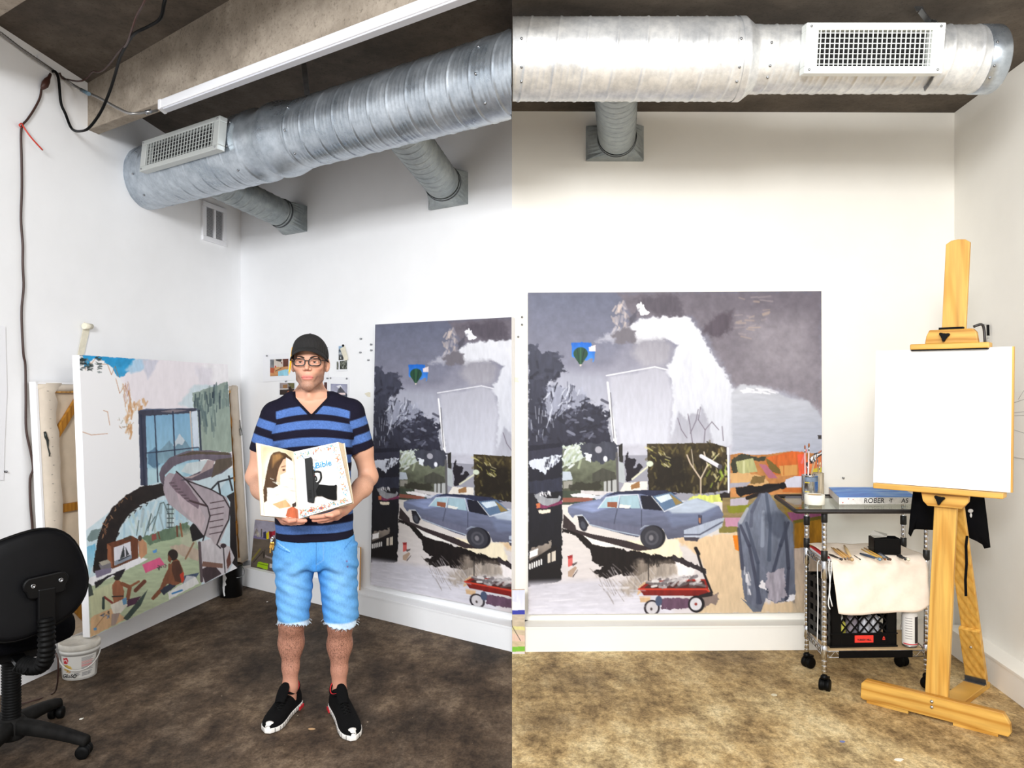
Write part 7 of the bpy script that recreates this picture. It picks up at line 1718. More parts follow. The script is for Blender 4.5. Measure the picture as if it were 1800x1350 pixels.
def f_hand(p, s):
    wr_, k0, ch, tb = HL if s < 0 else HR; d = None
    for i in range(4):
        q = cone(p, wr_ * .75 + k0[i] * .25, k0[i], .017, .0125); d = q if d is None else smin(d, q, .014)
    for c in ch + [tb]:
        f = None
        for i in range(3): q = cone(p, c[i][0], c[i + 1][0], c[i][1], c[i + 1][1]); f = q if f is None else smin(f, q, .003)
        d = smin(d, f, .0035)
    return d


KNL, KNR = loc(512.5, 1096, .02), loc(598, 1098, .015); ANL, ANR = loc(510, 1206, .05), loc(596, 1212, .05)
HPL, HPR = np.array((-.07, .01, .86)), np.array((.118, .01, .86))


def f_leg(p, s, o=0.0):
    kn, an, hp = (KNL, ANL, HPL) if s < 0 else (KNR, ANR, HPR)
    cf = kn * .68 + an * .32 + np.array((0, .022, 0)); lo_ = kn * .3 + an * .7 + np.array((0, .012, 0))
    d = cone(p, hp, kn, .083 + o, .052 + o); d = smin(d, cone(p, kn + np.array((0, -.006, .0)), cf, .048, .0515), .05); d = smin(d, cone(p, cf, lo_, .0515, .0385), .05); d = smin(d, cone(p, lo_, an, .038, .0335), .02)
    d = smin(d, ell(p, kn + np.array((0, -.035, -.012)), (.027, .022, .03)), .02)
    d = smin(d, cone(p, an, an + np.array((0, .008, -.075)), .0335, .029), .02); return d


def skin_colour(V):
    rs_ = np.random.RandomState(3); n = len(V); c = np.tile(np.array((206, 156, 130), float), (n, 1)); x, y, z = tohead((V[:, 0], V[:, 1], V[:, 2])); hd = V[:, 2] > 1.40
    def mixm(m, col): m = np.clip(m, 0, 1)[:, None]; c[:] = c * (1 - m) + np.array(col, float) * m
    g = lambda cx, cy, cz, sx, sy, sz: np.exp(-(((x - cx) / sx) ** 2 + ((y - cy) / sy) ** 2 + ((z - cz) / sz) ** 2))
    c[hd] = (210, 158, 132)
    f = hd & (y < .03)
    st = f * np.clip((-.048 - z) / .02, 0, 1) * np.clip((z + .145) / .02, 0, 1) * np.clip((.045 - y) / .04, 0, 1); st *= 1 - .85 * g(0, -.095, -.073, .024, .03, .011); st *= .55 + .45 * rs_.rand(n)
    side = np.clip((np.abs(x) - .03) / .03, 0, 1); mixm(st * (.42 + .42 * side + .3 * np.clip((-.1 - z) / .02, 0, 1)), (92, 68, 56))
    mixm(f * np.clip(1 - np.abs(np.abs(x) - .071) / .012, 0, 1) * np.clip(1 - np.abs(y + .005) / .022, 0, 1) * (z > -.06) * .8, (70, 50, 42))
    mixm(f * (np.abs(x) < .027) * (np.exp(-((z + .0675 - .004 * (np.abs(x) / .027) ** 2 * -1) / .0042) ** 2) + np.exp(-((z + .0795 - .005 * (np.abs(x) / .027) ** 2) / .0048) ** 2)) * np.clip((.03 - np.abs(x)) / .01, 0, 1) * .85, (206, 112, 106)); mixm(f * (np.abs(x) < .028) * np.exp(-((z + .0735) / .0017) ** 2), (130, 60, 56))
    mixm(f * g(0, -.105, -.0435, .014, .02, .0035) * .8, (150, 84, 70)); mixm(f * (g(.0325, -.09, 0, .021, .03, .013) + g(-.0325, -.09, 0, .021, .03, .013)) * .35, (190, 128, 110)); mixm(f * (g(0, -.115, -.03, .014, .02, .014) + g(.045, -.07, -.03, .02, .03, .02) + g(-.045, -.07, -.03, .02, .03, .02)) * .25, (230, 150, 130))
    leg = V[:, 2] < .62; c[leg] = (186, 134, 112); s_ = .35 + .65 * (np.sin(V[:, 0] * 610 + V[:, 2] * 35 + 5 * rs_.rand(n)) > .1)  # leg skin set darker: light falling off downwards is put into its colour
    mixm(leg * rs_.rand(n) * s_ * np.clip((V[:, 2] - .14) / .12, 0, 1) * .8, (84, 56, 46)); mixm(leg * np.clip((V[:, 2] - .36) / .06, 0, 1) * .25, (120, 80, 64))
    fa = (V[:, 1] < -.02) & (V[:, 2] < 1.15) & (V[:, 2] > .95) & (np.abs(V[:, 0]) > .14); mixm(fa * rs_.rand(n) * .22, (140, 98, 76)); hn = (V[:, 1] < -.24) & (V[:, 2] < 1.0) & (V[:, 2] > .9); mixm(hn * .35, (196, 122, 106))
    return c


M['skin'] = vcol('skin', .5, spec=.35)
nt = M['skin'].node_tree; b_ = nt.nodes['Principled BSDF']; b_.inputs['Subsurface Weight'].default_value = .08; b_.inputs['Subsurface Radius'].default_value = (.012, .005, .003); b_.inputs['Subsurface Scale'].default_value = .5
man = thing('person', 'standing man in cap, glasses, striped T-shirt and cut-off jeans holding an open book', 'person', MAN @ Vector((.02, 0, 0)))
parts = []


def region(fn, box, h): V, Q = surface(fn, box, h); parts.append((V, Q))


region(lambda p: smin(f_head(p), f_torso(p), .03), ((-.17, -.16, 1.40), (.19, .15, HC[2] + .14)), .0026)
region(lambda p: smin(f_torso(p), smin(f_arm(p, -1), f_arm(p, 1), 0), .025), ((-.26, -.15, .80), (.28, .15, 1.49)), .0055)
for s in (-1, 1):
    el, w_ = (ELL, WRL) if s < 0 else (ELR, WRR)
    region(lambda p: smin(f_arm(p, s), f_hand(p, s), .012), ((min(el[0], w_[0] - (.02 if s > 0 else 0)) - .075 - (0 if s < 0 else .09), -.40, .925), (max(el[0], w_[0]) + .075 + (.1 if s < 0 else 0), .10, 1.32)), .0027)
    kn = KNL if s < 0 else KNR; region(lambda p: f_leg(p, s), ((kn[0] - .075, -.09, .045), (kn[0] + .075, .13, .70)), .0036)
off = 0; VV = []; QQ = []
for V, Q in parts: VV.append(V); QQ.append(Q + off); off += len(V)
V = np.concatenate(VV); body = npmesh('body', world(V), np.concatenate(QQ), M['skin'], man, col=skin_colour(V))

# --- T-shirt
def vnoise(p, sx, sy, sz, seed=0): return np.sin(p[0] * sx + seed + 1.7 * np.sin(p[2] * sz * .6 + seed)) * np.sin(p[2] * sz + seed * 2 + 1.3 * np.sin(p[0] * sx * .7)) * np.cos(p[1] * sy + seed)


SH_ = [(.835, .024, .0, .186, .122), (.86, .024, .0, .184, .121), (.95, .022, -.002, .178, .118), (1.05, .02, -.002, .172, .116), (1.15, .018, 0, .172, .118), (1.25, .017, .004, .174, .122), (1.34, .016, .008, .174, .12), (1.41, .015, .013, .158, .103), (1.455, .014, .02, .118, .08), (1.50, .012, .03, .08, .06)]
ARL, ARR = (SHL, ELL), (SHR, ELR)


def f_shirt(p):
    d = loft(p, SH_)
    for s, (sh, el) in ((-1, ARL), (1, ARR)):
        d = smin(d, cone(p, (s * .055, .035, 1.512), sh + np.array((-s * .01, 0, .016)), .036, .056), .06)
        d = smin(d, ell(p, (.015 + s * .078, -.062, 1.33), (.09, .058, .065)), .06)
        u = (el - sh) / np.linalg.norm(el - sh); end = sh + u * .185
        sl = cone(p, sh, end, .063, .066); t = (p[0] - sh[0]) * u[0] + (p[1] - sh[1]) * u[1] + (p[2] - sh[2]) * u[2]
        sl = np.maximum(sl, t - .178); hol = np.maximum(cone(p, sh, end + u * .1, .052, .053), .150 - t); sl = np.maximum(sl, -hol)
        d = smin(d, sl, .028)
        d = np.maximum(d, -hol)
    w_ = .0035 * vnoise(p, 22, 9, 15, 1) + .0025 * vnoise(p, 40, 12, 24, 2) + .005 * np.exp(-((p[2] - .90) / .07) ** 2) * np.sin(p[0] * 34 + p[2] * 30) + .004 * np.exp(-((np.abs(p[0] - .015) - .16) / .05) ** 2) * np.exp(-((p[2] - 1.27) / .07) ** 2) * np.sin((p[2] + np.abs(p[0])) * 90)
    d = d + w_
    hem = .852 + .05 * np.clip((p[0] - .024) / .18, -1, 1) ** 2 * 0 - .012 * np.clip(-p[1] / .12, 0, 1)
    d = np.maximum(d, hem - p[2])
    vx = np.abs(p[0] - .006); vz = 1.428 + 1.05 * vx + .055 * np.clip((p[1] + .02) / .06, 0, 2); neck = np.minimum(p[2] - vz, np.where(p[1] < .045, 1.0, p[2] - 1.5)); 
    cut = np.maximum(vx - .080 + 0 * vx, vz - p[2]); d = np.maximum(d, -cut); d = np.maximum(d, p[2] - 1.535)
    return d


V, Q = surface(f_shirt, ((-.32, -.16, .82), (.35, .19, 1.56)), .0042)
x, y, z = V.T; ze = z + .085 * np.clip(z - 1.1, 0, .35) * (x - .015) ** 2 / .03
cen = [1.57 - (q - 675) * 3.665 / 1400 for q in (721, 746.5, 776, 806.5, 838, 869, 903, 931.5)]
sm = lambda q, h: np.clip((h - np.abs(q)) / .0042 + .5, 0, 1)
lite = np.zeros(len(V))
for c_ in cen: lite = np.maximum(lite, sm(ze - c_, .0195))
for s, (sh, el) in ((-1, ARL), (1, ARR)):
    u = (el - sh) / np.linalg.norm(el - sh); t = (V - sh) @ u; rad = np.linalg.norm((V - sh) - t[:, None] * u, axis=1)
    on = np.clip((s * (x - sh[0]) + .012 + .1 * np.clip(sh[2] - z, 0, .2)) / .005 + .5, 0, 1) * (rad < .08) * (t > -.06); lite = lite * (1 - on) + on * np.maximum(sm(t - .042, .020), sm(t - .118, .020))
vx = np.abs(x - .006); vz = 1.428 + 1.05 * vx; collar = (y < .04) & (np.abs(z - vz) < .018) & (vx < .085) & (z > 1.40); lite = np.where(collar, 0, lite)
col = lite[:, None] * np.array((80, 112, 174.)) + (1 - lite[:, None]) * np.array((24, 22, 38.)); col = np.where(collar[:, None], np.array((20, 19, 32.)), col)
rs_ = np.random.RandomState(5); col = col * (1 + (.06 + .1 * lite)[:, None] * (rs_.rand(len(V), 1) - .5))
npmesh('t_shirt', world(V), Q, vcol('jersey', .9, var=.12, vs=260, bmp=.2, bs=500, spec=.15), man, col=col, label='T-shirt with navy and mid-blue stripes')

# --- cut-off jeans
HIP = [(.62, .026, .012, .178, .118), (.70, .026, .012, .186, .126), (.78, .026, .010, .188, .127), (.84, .025, .003, .180, .113), (.90, .024, 0, .160, .098)]
TGL, TGR = np.array((-.068, .008, .75)), np.array((.12, .008, .75)); HML, HMR = loc(515.5, 1090, .0), loc(599.5, 1090, .0)


def leg_axis(z, tg, hm): t = np.clip((tg[2] - z) / (tg[2] - hm[2]), -.2, 1.1); return tg[0] + (hm[0] - tg[0]) * t, tg[1] + (hm[1] - tg[1]) * t, t


def f_shorts(p):
    d = loft(p, HIP, 2.5); d = smax(d, .70 - p[2], .03)
    for s, tg, hm, r0, r1 in ((-1, TGL, HML, .098, .071), (1, TGR, HMR, .1, .0815)):
        ax_, ay_, t = leg_axis(p[2], tg, hm); r = r0 + (r1 - r0) * np.clip(t, 0, 1) + .004 * np.clip(t - .7, 0, 1)
        q = np.sqrt((p[0] - ax_) ** 2 + ((p[1] - ay_) / 1.08) ** 2) - r
        q = q + .0013 * np.sin((p[2] * 46 + s * (p[0] - ax_) * 30 + p[1] * 14)) * np.clip(t, 0, 1) * (p[1] < .05) + .0018 * np.sin(p[2] * 75 - s * p[0] * 52 + 2) * np.exp(-((t - .45) / .35) ** 2) + .002 * np.sin(p[2] * 130 + p[0] * 60)
        hz = hm[2] + .012 * np.sin(np.arctan2(p[1] - ay_, p[0] - ax_) * 2 + s) + .0025 * np.sin(np.arctan2(p[1] - ay_, p[0] - ax_) * 23) + .02 * np.clip(p[1] / .08, -1, 1) * .6
        q = np.maximum(q, hz - p[2]); q = np.maximum(q, p[2] - .80); q = np.maximum(q, -np.maximum(np.sqrt((p[0] - ax_) ** 2 + (p[1] - ay_) ** 2) - r + .007, p[2] - hz - .05))
        d = smin(d, q, .022)
    gap = np.maximum(np.abs(p[0] - (.027 + (.70 - p[2]) * .03)) - .0045 - .085 * np.clip(.70 - p[2], 0, 1), p[2] - .70); d = smax(d, -gap, .01)
    d = d + .004 * np.exp(-((p[2] - .72) / .05) ** 2) * np.sin(p[2] * 70 + np.abs(p[0] - .027) * 60) * (p[1] < .02) + .0018 * np.sin(p[0] * 70 + p[2] * 40)
    d = d + .0015 * (np.abs(p[0] - .045) < .002) * (p[1] < 0) * (p[2] > .72) * -1
    return np.maximum(d, p[2] - .885)


V, Q = surface(f_shorts, ((-.19, -.16, .40), (.25, .17, .91)), .0040)
x, y, z = V.T; col = np.tile(np.array((92, 158, 220.)), (len(V), 1)); rs_ = np.random.RandomState(6)
def mm(m, c_):
    m = np.clip(m, 0, 1)[:, None]; col[:] = col * (1 - m) + np.array(c_, float) * m
front = y < .02
for s, hm in ((-1, HML), (1, HMR)):
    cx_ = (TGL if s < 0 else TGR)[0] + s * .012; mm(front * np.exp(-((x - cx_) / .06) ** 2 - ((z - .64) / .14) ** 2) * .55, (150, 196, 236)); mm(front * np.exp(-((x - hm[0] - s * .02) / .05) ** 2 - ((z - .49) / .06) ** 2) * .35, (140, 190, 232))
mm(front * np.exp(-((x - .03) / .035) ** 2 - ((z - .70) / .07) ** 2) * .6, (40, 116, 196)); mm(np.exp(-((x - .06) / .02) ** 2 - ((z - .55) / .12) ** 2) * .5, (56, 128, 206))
mm((rs_.rand(len(V)) - .3) * .18, (60, 120, 190))
for x0, z0, x1, z1, w_, c_ in ((.028, .84, .028, .70, .0022, (70, 124, 180)), (.062, .84, .06, .755, .0018, (110, 160, 210)), (.06, .755, .03, .735, .0018, (110, 160, 210)), (-.145, .835, -.09, .80, .0022, (150, 200, 236)), (-.145, .815, -.09, .795, .0022, (60, 120, 186)), (.19, .83, .155, .80, .002, (70, 130, 196))):
    t = np.clip(((x - x0) * (x1 - x0) + (z - z0) * (z1 - z0)) / ((x1 - x0) ** 2 + (z1 - z0) ** 2), 0, 1); mm(front * (np.hypot(x - x0 - t * (x1 - x0), z - z0 - t * (z1 - z0)) < w_), c_)
for s, hm in ((-1, HML), (1, HMR)): mm(((s * (x - .027) > 0) & (z < hm[2] + .02)) * np.clip((hm[2] + .012 + .0 - z) / .007, 0, 1), (196, 216, 234))
for px, py in ((610, 988), (611.5, 999)): q = loc(px, py, -.115); mm(np.exp(-((x - q[0]) / .003) ** 2 - ((z - q[2]) / .004) ** 2) * front, (130, 40, 80))
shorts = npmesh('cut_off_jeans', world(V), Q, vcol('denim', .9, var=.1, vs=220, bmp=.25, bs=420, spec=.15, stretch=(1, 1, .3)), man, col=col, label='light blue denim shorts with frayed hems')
M['fray'] = pbr('frayed_thread', (214, 226, 236), .9); mb = MB(); rs_ = random.Random(2)
for s, hm, r in ((-1, HML, .073), (1, HMR, .084)):
    for i in range(30):
        a_ = rs_.uniform(-3.1, .2); p0 = np.array((hm[0] + r * math.cos(a_), hm[1] + r * 1.08 * math.sin(a_), hm[2] + .004 + .012 * math.sin(a_ * 2 + s) + .012 * math.sin(a_))); p1 = p0 + np.array((rs_.uniform(-.008, .008) + .006 * math.cos(a_), .004 * math.sin(a_), -rs_.uniform(.004, .012))); mb.tube([MAN @ Vector(p0), MAN @ Vector((p0 + p1) / 2 + np.array((.002, 0, 0))), MAN @ Vector(p1)], .0007, 4)
o = build(mb, 'frayed_threads', M['fray'], shorts); o['kind'] = 'stuff'

# --- head wear, hair, eyes
HD = MAN @ fr(H(0, 0, 0), (hc_, hs_, 0), (-hs_, hc_, 0), (0, 0, 1))
def f_cap(pw):
    p = tohead(pw); d = ell(p, (0, .012, .030), (.0865, .107, .104)); d = smin(d, ell(p, (0, -.040, .078), (.062, .055, .045)), .03)
    rim_ = .036 - .26 * (p[1] - .012) * .55 + .0 * p[0]; rim_ = np.where(p[1] > .0, .040 - .18 * p[1], .040 - .38 * p[1]); rim_ = rim_ - .012 * (np.abs(p[0]) / .08) ** 2
    d = np.maximum(d, rim_ - .012 - p[2]); inner = np.maximum(ell(p, (0, .012, .030), (.0815, .101, .093)), p[2] - (rim_ + .02)); return np.maximum(d, -inner)


V, Q = surface(f_cap, ((HC[0] - .12, HC[1] - .14, HC[2] - .03), (HC[0] + .12, HC[1] + .15, HC[2] + .16)), .0034)
capm, nt, b_ = new_mat('cap_cloth'); tc = nt.nodes.new('ShaderNodeTexCoord'); wv = nt.nodes.new('ShaderNodeTexWave'); wv.inputs['Scale'].default_value = 55; wv.inputs['Distortion'].default_value = 2.5; wv.inputs['Detail'].default_value = 3
nt.links.new(tc.outputs['Object'], wv.inputs['Vector']); nt.links.new(ramp(nt, wv.outputs['Fac'], [(.2, (14, 13, 14)), (.9, (36, 34, 34))]), b_.inputs['Base Color']); b_.inputs['Roughness'].default_value = .9; M['cap'] = capm
cap = npmesh('cap', world(V), Q, M['cap'], man, label='dark grey pinstriped baseball cap')


def visor(u, v):
    a_ = (u * 2 - 1); x = .0865 * math.sin(a_ * 1.25) / math.sin(1.25); rt = -.093 * math.sqrt(max(0, 1 - (x / .0885) ** 2)) - .0; ln = .070 * (1 - abs(a_) ** 3.4)
    return HD @ Vector((x * (1 + .02 * v), rt + .012 - ln * v, .070 - .066 * abs(a_) ** 1.8 - .021 * v * (1 - .7 * a_ * a_)))


mb = MB(); mb.grid(28, 10, visor); build(mb, 'visor', M['cap'], cap, solid=.005)
mb = MB(); mb.ball(HD @ Vector((0, .012, .133)), (.008, .008, .004), 12, 6); build(mb, 'top_button', M['cap'], cap)
def f_hair(pw):
    p = tohead(pw); d = ell(p, (0, .012, .028), (.081, .1005, .1)); return np.maximum(np.maximum(d, -p[1] + .004 + .25 * np.clip(-p[2], -.05, 0)), np.maximum(p[2] - .05, -.055 - p[2] + .0 * p[0]))


V, Q = surface(f_hair, ((HC[0] - .1, HC[1] - .03, HC[2] - .07), (HC[0] + .1, HC[1] + .14, HC[2] + .06)), .004)
npmesh('hair', world(V), Q, pbr('dark_hair', (46, 34, 28), .7, var=.3, vs=150), man)
M['eye'] = pbr('eye_white', (196, 184, 178), .25); M['iris'] = pbr('brown_iris', (58, 38, 28), .15); M['pupil'] = pbr('pupil', (10, 9, 9), .1)
for s in (-1, 1):
    c = Vector((s * .0325, -.0785, .0005)); Me = HD @ Matrix.Translation(c) @ fr((0, 0, 0), (1, 0, 0), (0, 0, 1), (0, -1, 0))
    mb = MB(); r = .0118; st = [(math.sin(t) * r, math.cos(t) * r) for t in np.linspace(math.pi, 0, 15)]; mb.lathe(st, 20, Me); k = 0
    eye = build(mb, 'eye', M['eye'], man)
    mb = MB(); mb.lathe([(math.sin(t) * r * 1.012, math.cos(t) * r * 1.012) for t in np.linspace(.58, .2, 5)], 20, Me); build(mb, 'iris', M['iris'], eye)
    mb = MB(); mb.lathe([(math.sin(t) * r * 1.016, math.cos(t) * r * 1.016) for t in (.24, .12, .001)], 16, Me); build(mb, 'pupil', M['pupil'], eye)
    mb = MB(); mb.tube(catmull([HD @ Vector((s * x, y, z)) for x, y, z in ((.014, -.0935, .0165), (.025, -.0945, .0215), (.038, -.089, .0235), (.053, -.076, .017))], 5), [.0032 + .0026 * math.sin(math.pi * min(1, i / 14 + .15)) for i in range(16)], 8, flat=.6); build(mb, 'eyebrow', pbr_c((48, 34, 28), .9), man)
# glasses
gl_ = None; mb = MB(); M['frame'] = pbr('black_glasses_frame', (18, 17, 18), .25)
def rimpts(s):
    out = []
    for i in range(32):
        a_ = 2 * math.pi * i / 32; ca, sa = math.cos(a_), math.sin(a_); n_ = 3.4; r = 1 / (abs(ca) ** n_ + abs(sa) ** n_) ** (1 / n_); x = s * .0345 + .0258 * r * ca; out.append((x, -.1085 + .5 * max(0, abs(x) - .03) ** 2 / .02, -.0035 + .0165 * r * sa * (1 + .04 * s * ca)))
    return out


for s in (-1, 1):
    mb.tube([HD @ Vector(q) for q in rimpts(s)], .0028, 6, closed=True); mb.tube([HD @ Vector(q) for q in ((s * .0605, -.094, .004), (s * .069, -.088, .0045), (s * .0765, -.05, .004), (s * .083, .0, .004), (s * .085, .02, -.002))], .0024, 6)
mb.tube(catmull([HD @ Vector(q) for q in ((-.0105, -.1085, .002), (0, -.1105, .005), (.0105, -.1085, .002))], 4), .0022, 6)
gls = build(mb, 'glasses', M['frame'], man, label='black rectangular glasses')
lm, nt, b_ = new_mat('lens'); out = nt.nodes['Material Output']; t_ = nt.nodes.new('ShaderNodeBsdfTransparent'); g_ = nt.nodes.new('ShaderNodeBsdfGlossy'); g_.inputs['Roughness'].default_value = .02; x_ = nt.nodes.new('ShaderNodeMixShader'); x_.inputs[0].default_value = .05
nt.links.new(t_.outputs[0], x_.inputs[1]); nt.links.new(g_.outputs[0], x_.inputs[2]); nt.links.new(x_.outputs[0], out.inputs[0])
for s in (-1, 1): mb = MB(); mb.add([HD @ Vector(q) for q in rimpts(s)], [tuple(range(32))]); build(mb, 'lens', lm, gls)
# pencil behind the ear, keys at the hip
p0, p1 = MAN @ Vector(loc(511.5, 632, -.02)), MAN @ Vector(loc(508, 659, -.06)); d = (p1 - p0).normalized(); p0 = p1 - d * .15
root = thing('pencil', 'yellow pencil tucked behind the man\'s ear', 'pencil', p1); mb = MB(); mb.tube([p0, p1 - d * .014], .0042, 6, smooth=False); build(mb, 'shaft', pbr_c((240, 178, 30), .4), root); mb = MB(); mb.tube([p1 - d * .014, p1], [.0042, .0008], 6, smooth=False); build(mb, 'sharpened_tip', pbr_c((206, 170, 120)), root)
root = thing('keys', 'bunch of brass and steel keys hanging at the man\'s hip', 'keys', MAN @ Vector(loc(478, 960, -.04)))
for pts, c_, nm in (([(479, 946), (477, 950), (476, 956)], 'chrome', 'ring_chain'), ([(477, 955), (475.5, 963), (475, 972)], 'brass', 'key'), ([(480, 955), (480, 962), (479, 966)], 'brass', 'key'), ([(481, 948), (481, 960), (480.5, 968)], 'dark_metal', 'key')):
    if 'brass' not in M: M['brass'] = pbr('brass', (206, 160, 76), .3, .9)
    p = [MAN @ Vector(loc(x, y, -.045)) for x, y in pts]; mb = MB(); mb.ball(p[0], (.007, .003, .008), 10, 6)
    for i in range(2): mb.bar(p[i], p[i + 1], .006 if i else .011, .0025, up=(0, 1, 0))
    build(mb, nm, M[c_], root)

# --- shoes
M['mesh_black'] = pbr('black_shoe_mesh', (6, 6, 7), .9, spec=.15, var=.3, vs=160, bmp=.3, bs=500); M['sole'] = pbr('white_sole', (226, 222, 216), .6, var=.08, vs=30); M['red'] = pbr('red_trim', (196, 26, 38), .6)
ST = [(0, .026, .062), (.04, .033, .095), (.12, .037, .108), (.22, .039, .110), (.32, .041, .104), (.42, .043, .093), (.52, .046, .079), (.64, .050, .066), (.76, .051, .056), (.86, .046, .050), (.94, .034, .044), (1, .01, .034)]


def shoe(heel, toe, lean, label):
    hp, tp = Vector((heel[0], heel[1], 0)), Vector((toe[0], toe[1], 0)); d = (tp - hp); L = d.length; d /= L; s_ = Vector((d.y, -d.x, 0)); S_ = fr(hp, d, -s_, (0, 0, 1))
    up_ = None; mb = MB(); vs = []; n_ = 22; ks = 26
    for i in range(ks + 1):
        t = i / ks; hw = np.interp(t, [q[0] for q in ST], [q[1] for q in ST]); ht = np.interp(t, [q[0] for q in ST], [q[2] for q in ST]); bend = .012 * math.sin(t * 3.0) * lean
        for j in range(n_):
            a_ = math.pi * j / (n_ - 1); ca, sa = math.cos(a_), math.sin(a_); vs.append((t * L, bend + hw * (abs(ca) ** .75) * (1 if ca > 0 else -1), .018 + (ht - .018) * sa ** .62))
    mb.add(vs, [(i * n_ + j, i * n_ + j + 1, (i + 1) * n_ + j + 1, (i + 1) * n_ + j) for i in range(ks) for j in range(n_ - 1)], 0, True, S_)
    sh_ = build(mb, 'shoe', M['mesh_black'], man, label=label)
    out = [];
    for i in range(ks + 1): t = i / ks; hw = np.interp(t, [q[0] for q in ST], [q[1] for q in ST]); out.append((t * L, .012 * math.sin(t * 3.0) * lean, hw))
    ol = [(x + (.006 if i == ks else -.005 if i == 0 else 0), y + h + .003) for i, (x, y, h) in enumerate(out)] + [(x + (.006 if i == ks else -.005 if i == 0 else 0), y - h - .003) for i, (x, y, h) in reversed(list(enumerate(out)))]
    mb = MB(); mb.prism(ol, .002, .024, S_, 0, True); so = build(mb, 'sole', M['sole'], sh_, bevel=.004)
    for k in range(13):
        i = 2 + k * 2; 
        if i > ks: break
        x, y, h = out[i - 1]
        for sg in (-1, 1): mb = MB(); yy = y + sg * (h + .0032); mb.box(x - .001, x + .001, yy - .001, yy + .001, .003, .022, S_); build(mb, 'sole_groove', M['dark_metal'], so)
    x, y, h = out[3]
    for sg in (-1, 1): mb = MB(); mb.box(.01, .06, y + sg * (h + .004) - .0035, y + sg * (h + .004) + .0035, .0, .014, S_); build(mb, 'red_heel_pod', M['red'], so)
    mb = MB(); yb = .012 * math.sin(2.85) * lean; vs = []
    for i in range(5):
        t = .925 + .082 * i / 4; hw = .55 * np.interp(t, [q[0] for q in ST], [q[1] for q in ST]) + .004; zt = np.interp(t, [q[0] for q in ST], [q[2] for q in ST]) + .002
        for j in range(9): a_ = -1 + j / 4; vs.append((min(t, 1.012) * L, yb + hw * a_, zt - .010 * a_ * a_ if i < 4 else .02))
    mb.add(vs, [(i * 9 + j, i * 9 + j + 1, i * 9 + j + 10, i * 9 + j + 9) for i in range(4) for j in range(8)], 0, True, S_); build(mb, 'toe_bumper', M['sole'], sh_, solid=.003)
    cpts = []
    for i in range(24):
        a_ = 2 * math.pi * i / 24; x = .075 + .062 * math.cos(a_); cpts.append(S_ @ Vector((x, .036 * math.sin(a_) * (1 - .1 * math.cos(a_)) + .004 * lean, .108 + .012 * math.cos(a_ * 2) - .006 * math.cos(a_))))
    mb = MB(); mb.tube(cpts, .0065, 8, closed=True); build(mb, 'padded_collar', M['mesh_black'], sh_)
    mb = MB(); mb.tube([q + Vector((0, 0, .0055)) for q in cpts[1:12]], .0028, 6); build(mb, 'red_collar_trim', M['red'], sh_)
    mb = MB(); mb.tube([q + Vector((0, 0, .0055)) for q in cpts[13:24]], .0028, 6); build(mb, 'red_collar_trim', M['red'], sh_)
    mb = MB(); vs = []
    for i in range(7):
        t = i / 6; x = .20 - .075 * t; z = .094 + .062 * t ** 1.1; w_ = .020 + .006 * math.sin(t * 3.1) - .006 * (t > .95)
        for a_ in (-1, -.5, 0, .5, 1): vs.append((x, .004 * lean + w_ * a_, z - .006 * a_ * a_))
    mb.add(vs, [(i * 5 + j, i * 5 + j + 1, i * 5 + j + 6, i * 5 + j + 5) for i in range(6) for j in range(4)], 0, True, S_); tg = build(mb, 'tongue', M['mesh_black'], sh_, solid=.006)
    for k in range(5):
        t = .40 + .055 * k; z0 = np.interp(t, [q[0] for q in ST], [q[2] for q in ST]); x = t * L; w_ = .022
        for sg in (-1, 1): mb = MB(); mb.tube([S_ @ Vector((x, sg * w_ + .008 * lean, z0 - .006)), S_ @ Vector((x + .006, sg * .008 + .008 * lean, z0 + .004)), S_ @ Vector((x + .016, -sg * w_ * .9 + .008 * lean, z0 - .010))], .0028, 6); build(mb, 'lace', M['black_rubber'], sh_)
    return sh_


shoe(gp(522, 1239), gp(472, 1290), -1, 'black running shoe with white sole on the viewer\'s left'); shoe(gp(588, 1243), gp(620, 1303), 1, 'black running shoe with white sole on the viewer\'s right')

# ------------------------------------------------------------------ the open book and the pistol in it
BK = Cv(440, 765, 632, 930, 5, (244, 240, 230), 21)
BK.poly([(458, 782), (516, 793), (526, 912), (464, 905)], (214, 202, 180), c2=(226, 220, 210), tex=.04, grain='s'); BK.poly([(459, 783), (512, 792), (516, 815), (470, 812), (464, 840), (461, 820)], (196, 186, 150), .8, tex=.08, grain='s', soft=4); BK.ell(486, 820, 22, 26, (226, 226, 214), .8, soft=10)
hair_ = [(479, 796), (488, 794), (500, 797), (512, 806), (512, 812), (500, 806), (495, 812), (488, 828), (484, 850), (490, 856), (478, 858), (470, 860), (469, 880), (464, 884), (463, 860), (466, 845), (470, 820), (474, 804)]
BK.poly(hair_, (72, 50, 32), tex=.25, rough=.5); BK.poly([(478, 800), (490, 797), (496, 803), (484, 812), (478, 822)], (150, 112, 66), .8, tex=.2, soft=2)
BK.poly([(489, 822), (496, 808), (501, 806), (501, 832), (493, 838), (492, 852), (486, 852), (485, 840)], (222, 176, 146), tex=.08); BK.line([(493, 821), (500, 819)], 1.4, (84, 56, 40)); BK.ell(497, 826, 3, 1.8, (120, 84, 60)); BK.ell(497.5, 826, 1.4, 1.4, (30, 24, 20))
BK.poly([(501, 804), (508, 808), (515, 812), (519, 880), (512, 888), (508, 884), (506, 878), (500, 876), (488, 882), (478, 886), (471, 884), (469, 857), (480, 858), (491, 852), (491, 835), (501, 830)], (232, 230, 222), tex=.02)
for i in range(26): a_, b_ = 474 + (i * 13) % 40, 840 + (i * 7) % 42; BK.line([(a_, b_), (a_ + 4, b_ + 2.4), (a_ + 7, b_ + 2)], .7, (196, 192, 182))
